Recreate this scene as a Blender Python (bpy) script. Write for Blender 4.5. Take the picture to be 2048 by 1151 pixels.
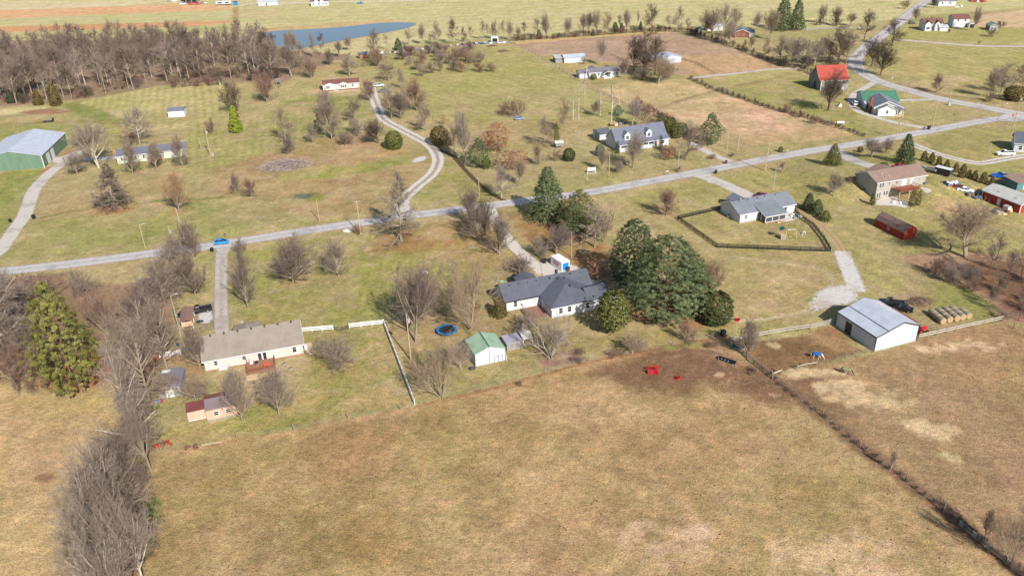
import bpy, bmesh, math, random
import numpy as np
from mathutils import Vector, Matrix, Quaternion
R = math.radians
for o in list(bpy.data.objects): bpy.data.objects.remove(o)
SC = bpy.context.scene
COL = SC.collection

# ------------------------------------------------------------ camera
FPX, PITCH, ROLL, CAMH = 1607.0, 27.5, -2.0, 90.0
cam = bpy.data.cameras.new('camera'); camo = bpy.data.objects.new('camera', cam); COL.objects.link(camo)
cam.sensor_width = 36; cam.lens = 36*FPX/2048; cam.clip_start = 1; cam.clip_end = 9000
CM = (Matrix.Rotation(R(90-PITCH), 3, 'X') @ Matrix.Rotation(R(ROLL), 3, 'Z'))
camo.matrix_world = Matrix.Translation((0, 0, CAMH)) @ CM.to_4x4()
SC.camera = camo
SC.render.resolution_x = 1024; SC.render.resolution_y = 575

# ------------------------------------------------------------ sky and sun
SUN_EL, SUN_AZ = 36.0, 153.0     # azimuth clockwise from +Y
w = bpy.data.worlds.new('World'); SC.world = w; w.use_nodes = True
nt = w.node_tree; bg = nt.nodes['Background']
sky = nt.nodes.new('ShaderNodeTexSky'); sky.sky_type = 'NISHITA'; sky.sun_disc = False
sky.sun_elevation = R(SUN_EL); sky.sun_rotation = R(SUN_AZ)
nt.links.new(sky.outputs[0], bg.inputs[0]); bg.inputs[1].default_value = 0.088
sd = bpy.data.lights.new('sun', 'SUN'); sd.energy = 4.7; sd.angle = R(0.53); sd.color = (1.0, .94, .86)
so = bpy.data.objects.new('sun', sd); COL.objects.link(so)
SV = Vector((math.sin(R(SUN_AZ))*math.cos(R(SUN_EL)), math.cos(R(SUN_AZ))*math.cos(R(SUN_EL)), math.sin(R(SUN_EL))))
so.rotation_euler = SV.to_track_quat('Z', 'Y').to_euler(); so.location = (0, 0, 200)
SC.view_settings.view_transform = 'Standard'; SC.view_settings.look = 'None'
SC.view_settings.gamma = 1; SC.view_settings.exposure = 0.43
SC.cycles.max_bounces = 5; SC.cycles.diffuse_bounces = 2; SC.cycles.transparent_max_bounces = 6

# ------------------------------------------------------------ terrain height, pixel <-> ground
HX, HY, HA = 108.0, 222.0, R(17.3)       # the two storey house stands in a bank
def sstep(a, b, x):
    t = np.clip((x-a)/(b-a), 0, 1); return t*t*(3-2*t)
def gz(x, y):
    dx = x-HX; dy = y-HY
    lx = dx*math.cos(HA)+dy*math.sin(HA); ly = -dx*math.sin(HA)+dy*math.cos(HA)
    up = np.maximum(sstep(-1, 9.5, ly), sstep(10.5, 17, lx)*sstep(-16, -3, ly))
    fade = sstep(-16, -3, lx)*(1-sstep(22, 45, lx))*(1-sstep(16, 42, ly))
    pond = 0
    return 2.35*up*fade
def G(u, v, z=None):
    d = CM @ Vector(((u-1024)/FPX, (575.5-v)/FPX, -1))
    zz = 0.0 if z is None else z
    for i in range(7):
        t = (zz-CAMH)/d.z
        x, y = d.x*t, d.y*t
        if z is not None: break
        zz = float(gz(x, y))
    return Vector((x, y, zz))
CMI = CM.transposed()
def proj(p):
    d = CMI @ (Vector(p)-Vector((0, 0, CAMH)))
    return 1024+FPX*d.x/-d.z, 575.5-FPX*d.y/-d.z
def pxm(p):
    d = CMI @ (Vector(p)-Vector((0, 0, CAMH))); return FPX/-d.z
def hgt(g, vt):
    lo, hi = 0.1, 60
    for i in range(30):
        m = (lo+hi)/2
        if proj((g.x, g.y, g.z+m))[1] > vt: lo = m
        else: hi = m
    return lo

# ------------------------------------------------------------ materials
def lin(c):
    return tuple(((x/255)/12.92 if x/255 <= .04045 else ((x/255+.055)/1.055)**2.4) for x in c)
MATS = {}
def mat(name, rgb, rough=.85, var=.12, scale=1.5, metal=0, stripe=None, bump=0, spec=.3, alb=1.0, hue=None, island=False):
    """rgb is the surface colour in sRGB 0-255"""
    if name in MATS: return MATS[name]
    m = bpy.data.materials.new(name); m.use_nodes = True; t = m.node_tree; N = t.nodes; L = t.links
    b = N['Principled BSDF']; b.inputs['Roughness'].default_value = rough; b.inputs['Metallic'].default_value = metal
    b.inputs['Specular IOR Level'].default_value = spec
    c = lin(rgb); c = tuple(x*alb for x in c)
    tc = N.new('ShaderNodeTexCoord')
    n = N.new('ShaderNodeTexNoise'); n.inputs['Scale'].default_value = scale; n.inputs['Detail'].default_value = 4; n.inputs['Roughness'].default_value = .65
    L.new(tc.outputs['Object'], n.inputs['Vector'])
    mr = N.new('ShaderNodeMapRange'); mr.inputs[1].default_value = .3; mr.inputs[2].default_value = .7
    mr.inputs[3].default_value = 1-var; mr.inputs[4].default_value = 1+var
    L.new(n.outputs['Fac'], mr.inputs[0])
    mx = N.new('ShaderNodeMix'); mx.data_type = 'RGBA'; mx.blend_type = 'MULTIPLY'; mx.inputs['Factor'].default_value = 1
    mx.inputs['A'].default_value = (*c, 1)
    L.new(mr.outputs[0], mx.inputs['B'])
    out = mx.outputs['Result']
    if 'shingles' in name or 'roof' in name or 'siding' in name or 'wall' in name:      # broad weathering and run-off streaks
        ms = N.new('ShaderNodeMapping'); ms.inputs['Scale'].default_value = (.9, .9, .25); L.new(tc.outputs['Object'], ms.inputs['Vector'])
        ns = N.new('ShaderNodeTexNoise'); ns.inputs['Scale'].default_value = .7; ns.inputs['Detail'].default_value = 5; L.new(ms.outputs[0], ns.inputs['Vector'])
        rs = N.new('ShaderNodeMapRange'); rs.inputs[1].default_value = .3; rs.inputs[2].default_value = .7; rs.inputs[3].default_value = .88; rs.inputs[4].default_value = 1.08; L.new(ns.outputs['Fac'], rs.inputs[0])
        m5 = N.new('ShaderNodeMix'); m5.data_type = 'RGBA'; m5.blend_type = 'MULTIPLY'; m5.inputs['Factor'].default_value = 1; L.new(out, m5.inputs['A']); L.new(rs.outputs[0], m5.inputs['B']); out = m5.outputs['Result']
    if hue:
        h2 = N.new('ShaderNodeMix'); h2.data_type = 'RGBA'; h2.inputs['A'].default_value = (*[x*alb for x in lin(hue)], 1)
        n2 = N.new('ShaderNodeTexNoise'); n2.inputs['Scale'].default_value = scale*.35; n2.inputs['Detail'].default_value = 3
        L.new(tc.outputs['Object'], n2.inputs['Vector'])
        r2 = N.new('ShaderNodeMapRange'); r2.inputs[1].default_value = .42; r2.inputs[2].default_value = .6
        L.new(n2.outputs['Fac'], r2.inputs[0]); L.new(r2.outputs[0], h2.inputs['Factor'])
        L.new(h2.inputs['B'].links[0].from_socket if h2.inputs['B'].is_linked else out, h2.inputs['B']); out = h2.outputs['Result']
    if island:
        g = N.new('ShaderNodeNewGeometry'); r3 = N.new('ShaderNodeMapRange'); r3.inputs[3].default_value = .55; r3.inputs[4].default_value = 1.45
        L.new(g.outputs['Random Per Island'], r3.inputs[0])
        m3 = N.new('ShaderNodeMix'); m3.data_type = 'RGBA'; m3.blend_type = 'MULTIPLY'; m3.inputs['Factor'].default_value = 1
        L.new(out, m3.inputs['A']); L.new(r3.outputs[0], m3.inputs['B']); out = m3.outputs['Result']
    if stripe:
        ax, per, dep = stripe
        wv = N.new('ShaderNodeTexWave'); wv.wave_type = 'BANDS'; wv.bands_direction = ax; wv.wave_profile = 'SAW'
        wv.inputs['Scale'].default_value = (1/per)/(20/(2*math.pi)); wv.inputs['Distortion'].default_value = 0
        L.new(tc.outputs['Object'], wv.inputs['Vector'])
        cr = N.new('ShaderNodeValToRGB'); cr.color_ramp.elements[0].position = 0; cr.color_ramp.elements[0].color = (1-dep,)*3+(1,)
        cr.color_ramp.elements[1].position = .25; cr.color_ramp.elements[1].color = (1, 1, 1, 1)
        L.new(wv.outputs['Fac'], cr.inputs[0])
        m4 = N.new('ShaderNodeMix'); m4.data_type = 'RGBA'; m4.blend_type = 'MULTIPLY'; m4.inputs['Factor'].default_value = 1
        L.new(out, m4.inputs['A']); L.new(cr.outputs[0], m4.inputs['B']); out = m4.outputs['Result']
    L.new(out, b.inputs['Base Color'])
    if bump:
        bp = N.new('ShaderNodeBump'); bp.inputs['Strength'].default_value = bump; bp.inputs['Distance'].default_value = .05
        L.new(n.outputs['Fac'], bp.inputs['Height']); L.new(bp.outputs[0], b.inputs['Normal'])
    MATS[name] = m
    return m

# ------------------------------------------------------------ naming and object helpers
LABELS = {}
def tag(o, label=None, cat=None, group=None, kind=None):
    if label:
        o['label'] = label
        if cat:
            if label in LABELS and not (group and LABELS[label] == group): print('DUPLABEL', label)
            LABELS[label] = group
    if cat: o['category'] = cat
    if group: o['group'] = group
    if kind: o['kind'] = kind
    return o
def empty(name, loc, rz=0, label=None, cat=None, group=None):
    o = bpy.data.objects.new(name, None); COL.objects.link(o); o.location = loc; o.rotation_euler = (0, 0, rz)
    o.empty_display_size = .2
    return tag(o, label, cat, group)
def link(name, me, parent=None, loc=None, rz=0):
    o = bpy.data.objects.new(name, me); COL.objects.link(o); o.parent = parent
    if loc is not None: o.location = loc
    if rz: o.rotation_euler = (0, 0, rz)
    return o
def copy_tree(o, parent=None):
    c = o.copy(); COL.objects.link(c); c.parent = parent
    for ch in o.children: copy_tree(ch, c)
    return c
class MB:
    def __init__(s): s.v = []; s.f = []
    def add(s, vs, fs):
        n = len(s.v); s.v += [tuple(x) for x in vs]; s.f += [tuple(i+n for i in f) for f in fs]; return s
    def box(s, x0, x1, y0, y1, z0, z1, tx=0, ty=0):
        """tx, ty shrink the top"""
        vs = [(x0, y0, z0), (x1, y0, z0), (x1, y1, z0), (x0, y1, z0), (x0+tx, y0+ty, z1), (x1-tx, y0+ty, z1), (x1-tx, y1-ty, z1), (x0+tx, y1-ty, z1)]
        return s.add(vs, [(3, 2, 1, 0), (4, 5, 6, 7), (0, 1, 5, 4), (1, 2, 6, 5), (2, 3, 7, 6), (3, 0, 4, 7)])
    def bar(s, a, b, r, r2=None, k=6, up=None):
        a = Vector(a); b = Vector(b); d = (b-a).normalized(); r2 = r if r2 is None else r2
        p = d.cross(Vector((0, 0, 1)));
        if p.length < .01: p = Vector((1, 0, 0))
        p.normalize(); q = d.cross(p)
        vs = []
        for c, rr in ((a, r), (b, r2)):
            for i in range(k):
                t = 2*math.pi*(i+.5)/k; vs.append(c+p*math.cos(t)*rr+q*math.sin(t)*rr)
        fs = [(i, (i+1) % k, k+(i+1) % k, k+i) for i in range(k)]+[tuple(range(k-1, -1, -1)), tuple(range(k, 2*k))]
        return s.add(vs, fs)
    def prism(s, poly, ax, a, b):
        """poly in the other two axes; ax 'x': poly=(y,z)  'y': poly=(x,z)  'z': poly=(x,y)"""
        n = len(poly)
        def P(p, t): return (t, p[0], p[1]) if ax == 'x' else ((p[0], t, p[1]) if ax == 'y' else (p[0], p[1], t))
        vs = [P(p, a) for p in poly]+[P(p, b) for p in poly]
        fs = [(i, (i+1) % n, n+(i+1) % n, n+i) for i in range(n)]+[tuple(range(n-1, -1, -1)), tuple(range(n, 2*n))]
        return s.add(vs, fs)
    def ell(s, c, rx, ry, rz, k=10, m=6):
        vs = [(c[0], c[1], c[2]-rz)]
        for j in range(1, m):
            ph = -math.pi/2+math.pi*j/m
            for i in range(k): vs.append((c[0]+rx*math.cos(ph)*math.cos(2*math.pi*i/k), c[1]+ry*math.cos(ph)*math.sin(2*math.pi*i/k), c[2]+rz*math.sin(ph)))
        vs.append((c[0], c[1], c[2]+rz)); t = len(vs)-1
        fs = [(0, 1+(i+1) % k, 1+i) for i in range(k)]
        for j in range(m-2):
            for i in range(k): fs.append((1+j*k+i, 1+j*k+(i+1) % k, 1+(j+1)*k+(i+1) % k, 1+(j+1)*k+i))
        fs += [(t, 1+(m-2)*k+i, 1+(m-2)*k+(i+1) % k) for i in range(k)]
        return s.add(vs, fs)
    def mesh(s, name, m, fix=True, bevel=0):
        me = bpy.data.meshes.new(name); me.from_pydata(s.v, [], s.f)
        if fix or bevel:
            bm = bmesh.new(); bm.from_mesh(me)
            if bevel: bmesh.ops.bevel(bm, geom=bm.edges[:], offset=bevel, segments=1, affect='EDGES')
            bmesh.ops.recalc_face_normals(bm, faces=bm.faces[:]); bm.to_mesh(me); bm.free()
        if m: me.materials.append(m)
        return me
    def obj(s, name, m, parent=None, bevel=0, loc=None, smooth=False):
        me = s.mesh(name, m, bevel=bevel)
        if smooth: me.polygons.foreach_set('use_smooth', [True]*len(me.polygons))
        return link(name, me, parent, loc)
def npmesh(name, verts, quads=None, tris=None, mats=()):
    verts = np.asarray(verts, np.float32).reshape(-1, 3)
    q = np.zeros((0, 4), np.int32) if quads is None else np.asarray(quads, np.int32).reshape(-1, 4)
    t = np.zeros((0, 3), np.int32) if tris is None else np.asarray(tris, np.int32).reshape(-1, 3)
    me = bpy.data.meshes.new(name); me.vertices.add(len(verts)); me.vertices.foreach_set('co', verts.ravel())
    loops = np.concatenate([q.ravel(), t.ravel()]); me.loops.add(len(loops)); me.loops.foreach_set('vertex_index', loops)
    n = len(q)+len(t); me.polygons.add(n)
    st = np.concatenate([np.arange(len(q))*4, len(q)*4+np.arange(len(t))*3]).astype(np.int32)
    me.polygons.foreach_set('loop_start', st)
    me.update(calc_edges=True)
    for m in mats: me.materials.append(m)
    return me

# ------------------------------------------------------------ numpy noise
def vnoise(x, y, seed=0):
    xi = np.floor(x).astype(np.int64); yi = np.floor(y).astype(np.int64); fx = x-xi; fy = y-yi
    fx = fx*fx*(3-2*fx); fy = fy*fy*(3-2*fy)
    def h(a, b):
        n = (a*374761393+b*668265263+seed*974634777) & 0xffffffff
        n = ((n ^ (n >> 13))*1274126177) & 0xffffffff
        n = (n ^ (n >> 16)); return n/4294967295.0
    return (h(xi, yi)*(1-fx)+h(xi+1, yi)*fx)*(1-fy)+(h(xi, yi+1)*(1-fx)+h(xi+1, yi+1)*fx)*fy
def fbm(x, y, s, seed=0, o=4):
    r = 0; a = .5; t = 0
    for i in range(o):
        r = r+a*vnoise(x/s+i*17.3, y/s+i*9.1, seed+i); t += a; a *= .55; s = s*.48
    return r/t
# ============================================================ GROUND
def axis(segs):
    out = []
    for a, b, s in segs:
        n = max(1, int(round((b-a)/s))); out += list(a+(b-a)*np.arange(n)/n)
    out.append(segs[-1][1]); return np.array(out)
gx = axis([(-6000, -900, 300), (-900, -520, 20), (-520, -250, 2.0), (-250, -110, 1.0), (-110, 160, .55), (160, 300, 1.1), (300, 600, 2.0), (600, 1000, 20), (1000, 6000, 300)])
gy = axis([(-2000, 0, 200), (0, 70, 3), (70, 200, .5), (200, 330, .75), (330, 520, 1.3), (520, 820, 2.2), (820, 1300, 20), (1300, 8000, 300)])
GX, GY = np.meshgrid(gx, gy); NX, NY = len(gx), len(gy)
FX, FY = GX.ravel(), GY.ravel()
def lc(c): return np.array(lin(c))
KALB = .90
n1 = fbm(FX, FY, 26, 1); n2 = fbm(FX, FY, 7, 5); n3 = fbm(FX, FY, 90, 9, 3); n4 = fbm(FX, FY, 2.2, 13, 3)
def mixc(a, b, t): return a[None, :]*(1-t[:, None])+b[None, :]*t[:, None]
t0 = np.clip((n1*.6+n2*.4-.5)*3+.5, 0, 1)
C = mixc(lc((180, 161, 114)), lc((160, 150, 96)), t0)
def P2(px): return np.array([tuple(G(u, v)[:2]) for u, v in px])
def sdist(poly, X, Y):
    d = np.full(X.shape, 1e9); ins = np.zeros(X.shape, bool); n = len(poly)
    for i in range(n):
        ax, ay = poly[i]; bx, by = poly[(i+1) % n]
        ex, ey = bx-ax, by-ay; L2 = ex*ex+ey*ey+1e-9
        t = np.clip(((X-ax)*ex+(Y-ay)*ey)/L2, 0, 1)
        d = np.minimum(d, (X-ax-t*ex)**2+(Y-ay-t*ey)**2)
        c = ((ay > Y) != (by > Y)) & (X < (bx-ax)*(Y-ay)/((by-ay) if abs(by-ay) > 1e-9 else 1e-9)+ax); ins ^= c
    d = np.sqrt(d); return np.where(ins, d, -d)
def zone(px, a, b=None, soft=1.5, wob=3, amt=1, ns=0, stripes=None, thr=0, sharp=3):
    poly = P2(px) if not isinstance(px, np.ndarray) else px
    m = soft+wob+2
    sel = np.where((FX > poly[:, 0].min()-m) & (FX < poly[:, 0].max()+m) & (FY > poly[:, 1].min()-m) & (FY < poly[:, 1].max()+m))[0]
    if len(sel) == 0: return
    X, Y = FX[sel], FY[sel]
    s = sdist(poly, X, Y)+(n2[sel]-.5)*2*wob+(n4[sel]-.5)*wob*.6
    k = sstep(-soft, soft, s)*amt
    if ns: k = k*np.clip((fbm(X, Y, ns, 31)-.5+thr)*8+.5, 0, 1)
    a_ = lc(a); b_ = lc(b) if b else a_*.85
    tt = np.clip(((n1[sel]*.35+n2[sel]*.4+n4[sel]*.25)-.5)*sharp+.5, 0, 1)
    col = mixc(a_, b_, tt)
    if stripes:
        (p, q, per, dep) = stripes; A = G(*p); B = G(*q); d = (B-A).to_2d().normalized()
        c = (-(X)*d.y+Y*d.x)+(n1[sel]-.5)*2
        col = col*(1+dep*np.tanh(2.5*np.sin(c*2*math.pi/per))*(.5+n2[sel]))[:, None]
    C[sel] = C[sel]*(1-k[:, None])+col*k[:, None]
def spot(u, v, r, a, amt=.9, b=None, wob=.6, sx=1.0):
    g = G(u, v); sel = np.where((abs(FX-g.x) < r*2*sx+2) & (abs(FY-g.y) < r*2+2))[0]
    if len(sel) == 0: return
    X, Y = FX[sel], FY[sel]
    d = np.hypot((X-g.x)/sx, Y-g.y)/r+(n2[sel]-.5)*wob+(n4[sel]-.5)*wob*1.4
    k = (1-sstep(.45, 1.1, d))*amt; C[sel] = C[sel]*(1-k[:, None])+lc(a)[None, :]*k[:, None]
def line(px, wd, a, amt=.8, soft=.8, wob=.8):
    pts = P2(px); X, Y = FX, FY
    m = wd+3; sel = np.where((FX > pts[:, 0].min()-m) & (FX < pts[:, 0].max()+m) & (FY > pts[:, 1].min()-m) & (FY < pts[:, 1].max()+m))[0]
    if len(sel) == 0: return
    X, Y = FX[sel], FY[sel]; d = np.full(X.shape, 1e9)
    for i in range(len(pts)-1):
        ax, ay = pts[i]; bx, by = pts[i+1]; ex, ey = bx-ax, by-ay
        t = np.clip(((X-ax)*ex+(Y-ay)*ey)/(ex*ex+ey*ey+1e-9), 0, 1); d = np.minimum(d, np.hypot(X-ax-t*ex, Y-ay-t*ey))
    d = d+(n4[sel]-.5)*wob*2+(n2[sel]-.5)*wob
    k = (1-sstep(wd/2-soft, wd/2+soft, d))*amt; C[sel] = C[sel]*(1-k[:, None])+lc(a)[None, :]*k[:, None]

# --- far fields
zone([(-900, -150), (3000, -220), (3000, 20), (2060, 15), (1860, 30), (1740, 45), (1600, 60), (1400, 52), (1100, 72), (900, 82), (800, 97), (700, 112), (560, 104), (300, 84), (-900, 84)], (196, 183, 132), (180, 172, 116), 3, 4, stripes=((1100, 40), (1500, 20), 14, .035))
zone([(-900, -60), (0, 2), (330, 2), (250, 12), (0, 21), (-900, 44)], (208, 192, 150), (196, 180, 135), 2, 2)
zone([(-900, 44), (0, 21), (250, 13), (330, 9), (462, 11), (465, 20), (250, 28), (0, 38), (-900, 68)], (207, 158, 112), (214, 172, 128), 1.5, 1.5, stripes=((0, 30), (300, 20), 9, .05))
zone([(-900, 68), (0, 38), (250, 28), (465, 21), (465, 27), (250, 34), (0, 44), (-900, 76)], (180, 174, 120), (190, 180, 128), 1.5, 1.5)
zone([(-900, 80), (0, 53), (250, 47), (462, 41), (462, 46), (380, 54), (250, 58), (0, 65), (-900, 96)], (202, 150, 104), (196, 150, 106), 1.5, 1.5, stripes=((0, 60), (300, 52), 8, .05))
zone([(-900, 98), (0, 66), (250, 59), (460, 48), (475, 64), (300, 78), (0, 92), (-900, 118)], (172, 168, 108), (182, 174, 116), 1.5, 2)
zone([(465, 15), (477, 15), (479, 62), (466, 64)], (158, 142, 88), (176, 140, 100), 1, 1)
zone([(478, 24), (560, 16), (560, 26), (480, 38)], (208, 180, 140), None, 4, 4, .6)
zone([(1960, 32), (2060, 18), (2600, -5), (2600, 60), (2060, 56), (1905, 56), (1925, 44)], (208, 176, 140), (196, 166, 128), 2, 3)
zone([(515, 70), (560, 100), (620, 100), (700, 82), (800, 62), (840, 46), (780, 38), (650, 48), (520, 58)], (200, 165, 115), (186, 160, 108), 2, 3, .85)
# --- upper left meadow and wood floor
zone([(-900, 225), (0, 214), (90, 207), (200, 194), (310, 174), (450, 162), (560, 165), (700, 112), (560, 96), (300, 80), (-900, 82)], (142, 120, 98), (156, 134, 106), 2, 4)
zone([(150, 205), (320, 172), (450, 165), (470, 200), (450, 250), (300, 260), (240, 246)], (188, 172, 118), (166, 158, 96), 1.5, 2, stripes=((350, 250), (352, 180), 3.4, .10))
zone([(118, 212), (150, 203), (235, 232), (262, 250), (190, 243)], (128, 134, 68), (140, 142, 76), 1, 1)
zone([(0, 216), (90, 213), (110, 221), (0, 232), (-300, 240)], (202, 184, 138), None, 2, 2)
zone([(40, 224), (100, 217), (150, 221), (120, 228), (50, 229)], (166, 128, 96), None, 2, 2)
zone([(-500, 250), (0, 240), (230, 246), (300, 262), (240, 300), (130, 310), (0, 355), (-500, 360)], (146, 144, 78), (160, 152, 90), 3, 3)
line([(0, 250), (60, 246), (160, 242), (230, 247)], 3, (140, 112, 74), .7)
zone([(-500, 352), (0, 345), (90, 338), (60, 400), (40, 440), (0, 480), (-500, 520)], (136, 140, 68), (152, 148, 82), 2, 2)
zone([(100, 303), (165, 297), (165, 306), (112, 312)], (172, 122, 86), None, 1, 1)
line([(97, 336), (72, 370), (55, 395)], 2.2, (176, 122, 84), .9)
zone([(0, 292), (20, 285), (22, 300), (0, 304)], (176, 122, 88), None, 2, 2)
zone([(75, 405), (200, 378), (300, 345), (430, 350), (520, 372), (400, 402), (250, 416), (80, 432)], (182, 156, 110), (168, 146, 98), 4, 4)
zone([(0, 522), (60, 445), (250, 425), (400, 405), (650, 440), (460, 478), (150, 515)], (166, 156, 98), (146, 144, 80), 3, 4)
zone([(380, 250), (470, 230), (560, 280), (430, 330), (380, 400), (430, 470), (380, 470), (350, 330)], (170, 160, 100), (150, 146, 84), 3, 3, stripes=((420, 450), (425, 250), 3.2, .10))
line([(75, 437), (150, 422), (225, 414), (330, 400), (400, 399), (470, 392)], 1.8, (120, 124, 62), .9)
line([(75, 440), (150, 426), (225, 418), (330, 404), (400, 402)], 1.2, (196, 160, 112), .8)
spot(228, 418, 6, (172, 112, 74), .95, sx=1.3); spot(360, 422, 4, (170, 126, 86), .6)
spot(270, 346, 5, (164, 130, 92), .7); spot(312, 342, 4, (164, 130, 92), .6)
# --- around the mobile home
zone([(560, 200), (650, 190), (720, 190), (740, 230), (640, 250), (540, 240)], (142, 144, 76), (156, 150, 88), 3, 4)
spot(650, 138, 9, (186, 152, 112), .7, sx=2); spot(610, 217, 5, (190, 158, 112), .6, sx=2)
spot(640, 182, 6, (200, 168, 130), .8, sx=1.5)
zone([(430, 345), (520, 300), (700, 270), (820, 296), (872, 318), (838, 370), (786, 410), (650, 440), (500, 405), (440, 380)], (178, 148, 104), (160, 134, 90), 4, 5, sharp=4)
zone([(565, 352), (600, 335), (690, 333), (810, 312), (860, 318), (720, 350), (600, 362)], (140, 148, 68), (166, 154, 84), 1.5, 2.5)
zone([(580, 330), (650, 322), (660, 345), (590, 352), (560, 370), (565, 345)], (150, 150, 72), (178, 160, 92), 2, 2, .8)
zone([(570, 395), (620, 378), (680, 390), (640, 405), (590, 412)], (140, 140, 70), (120, 112, 74), 2, 3)
spot(572, 329, 9, (150, 122, 100), .9, sx=1.7)
spot(842, 318, 3, (196, 150, 96), .9, sx=2); line([(756, 311), (804, 302)], 1.3, (206, 150, 90), .9)
spot(603, 392, 2.5, (108, 108, 108), .8, sx=1.6)
zone([(860, 300), (900, 320), (960, 370), (1010, 400), (880, 418), (820, 420), (870, 360)], (164, 150, 94), (148, 142, 80), 3, 4)
# --- long field above the road
zone([(770, 116), (900, 100), (1022, 87), (1180, 182), (1300, 240), (1190, 262), (900, 268), (860, 240), (800, 150)], (170, 160, 100), (158, 152, 88), 3, 4, stripes=((900, 200), (1120, 260), 5, .04))
zone([(860, 240), (1180, 240), (1190, 262), (1040, 300), (940, 300)], (172, 148, 98), (160, 142, 88), 4, 4, .7)
zone([(1022, 87), (1200, 72), (1340, 64), (1400, 76), (1460, 96), (1590, 137), (1500, 142), (1380, 152), (1240, 128), (1100, 110), (1070, 109)], (166, 138, 114), (184, 154, 126), 1.5, 2)
zone([(1350, 112), (1500, 105), (1590, 137), (1500, 142), (1380, 152), (1360, 130)], (196, 162, 122), (182, 148, 112), 3, 4)
zone([(1025, 84), (1200, 69), (1340, 62), (1345, 66), (1200, 74), (1030, 90)], (204, 172, 118), None, 1, 1)
zone([(1090, 115), (1180, 118), (1240, 135), (1250, 160), (1180, 160)], (166, 154, 92), (182, 158, 104), 2, 2)
zone([(1240, 164), (1380, 158), (1440, 184), (1420, 192), (1330, 206), (1290, 224), (1200, 182)], (208, 180, 132), (194, 168, 118), 1.5, 2)
zone([(1330, 206), (1450, 190), (1700, 256), (1716, 268), (1600, 286), (1500, 290), (1460, 272), (1290, 228)], (214, 178, 142), (200, 160, 122), 1.5, 1.5, sharp=4)
zone([(1380, 158), (1560, 140), (1600, 150), (1430, 178)], (180, 168, 108), (164, 156, 90), 2, 2)
zone([(1440, 182), (1570, 146), (1620, 150), (1700, 190), (1730, 230), (1720, 262), (1540, 212)], (160, 152, 88), (148, 144, 78), 2, 3)
line([(1325, 215), (1370, 198), (1430, 182), (1480, 170), (1540, 160)], 3, (150, 118, 92), .8)
# --- right meadows
zone([(1752, 88), (2300, 92), (2300, 210), (1990, 200), (1860, 176), (1765, 142)], (176, 162, 104), (160, 152, 88), 2, 3, stripes=((1800, 110), (1900, 140), 5, .05))
zone([(1800, 110), (1850, 100), (1860, 150), (1810, 145)], (190, 160, 112), None, 5, 5, .5)
line([(1800, 168), (1870, 188), (1990, 205)], 5, (130, 112, 74), .7)
zone([(1800, 50), (2300, 60), (2300, 92), (1780, 78)], (160, 152, 86), (172, 160, 98), 2, 2)
# --- south of the road
zone([(1180, 402), (1500, 335), (1900, 262), (2600, 200), (2600, 600), (2000, 640), (1460, 680), (1300, 640), (1440, 500), (1290, 440)], (156, 148, 86), (170, 156, 98), 3, 4, stripes=((1560, 400), (1760, 480), 6, .05))
zone([(1395, 508), (1660, 508), (1668, 545), (1610, 620), (1480, 645), (1410, 620), (1390, 560)], (184, 158, 108), (168, 148, 94), 3, 4)
line([(1440, 509), (1536, 523), (1620, 533), (1660, 545), (1665, 565), (1610, 622), (1536, 637), (1480, 642)], 1.0, (206, 192, 160), .65, soft=.6, wob=.4)
spot(1910, 415, 6, (190, 150, 118), .8, sx=1.6); spot(1556, 378, 3, (200, 172, 120), .7); spot(1333, 432, 5, (176, 138, 94), .8)
spot(1835, 602, 5, (150, 120, 88), .8, sx=1.5); spot(1900, 640, 9, (172, 142, 108), .8, sx=1.5)
zone([(430, 240), (640, 215), (700, 250), (560, 300), (440, 330)], (172, 160, 102), (152, 148, 86), 4, 4, .8, stripes=((480, 330), (500, 240), 3.0, .09))
# --- central lawns
zone([(455, 505), (760, 455), (860, 500), (960, 562), (800, 640), (660, 656), (480, 650)], (146, 147, 74), (162, 152, 86), 3, 3, stripes=((560, 640), (640, 480), 2.6, .05))
zone([(770, 455), (985, 428), (1005, 520), (960, 560), (860, 510)], (168, 130, 80), (158, 142, 78), 4, 5)
zone([(1010, 425), (1080, 420), (1180, 500), (1200, 545), (1130, 520), (1090, 500), (1050, 480)], (172, 134, 84), (150, 116, 76), 3, 3)
spot(803, 487, 8, (164, 108, 72), .85, sx=1.3); spot(587, 566, 4, (168, 128, 84), .7); spot(677, 552, 3, (160, 132, 84), .5)
spot(915, 512, 4, (194, 160, 112), .7, sx=3); spot(880, 465, 6, (198, 164, 118), .5, sx=1.4)
zone([(380, 615), (447, 600), (450, 660), (380, 665)], (160, 138, 120), None, 1.5, 1.5)
zone([(330, 705), (400, 690), (410, 745), (385, 780), (340, 760)], (178, 140, 100), None, 2, 2)
zone([(330, 850), (420, 850), (600, 760), (610, 668), (768, 650), (828, 808), (590, 857), (440, 887), (318, 903)], (148, 145, 76), (174, 150, 96), 1.2, 2, sharp=5)
zone([(600, 670), (700, 665), (720, 740), (620, 760)], (170, 142, 88), (152, 142, 78), 3, 4, .6)
zone([(775, 652), (860, 600), (1000, 560), (1040, 620), (1110, 650), (1080, 700), (1070, 742), (832, 806)], (168, 138, 100), (158, 146, 90), 2, 3, sharp=5)
zone([(1020, 620), (1110, 640), (1250, 600), (1420, 650), (1435, 668), (1180, 716), (1080, 735)], (160, 144, 86), (174, 146, 98), 2, 3, sharp=5)
zone([(1075, 702), (1155, 696), (1168, 718), (1085, 746)], (158, 124, 108), (146, 112, 96), 1, 1.5)
zone([(1150, 480), (1230, 500), (1230, 560), (1180, 580), (1140, 545)], (140, 106, 74), None, 2, 3, .8)
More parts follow.
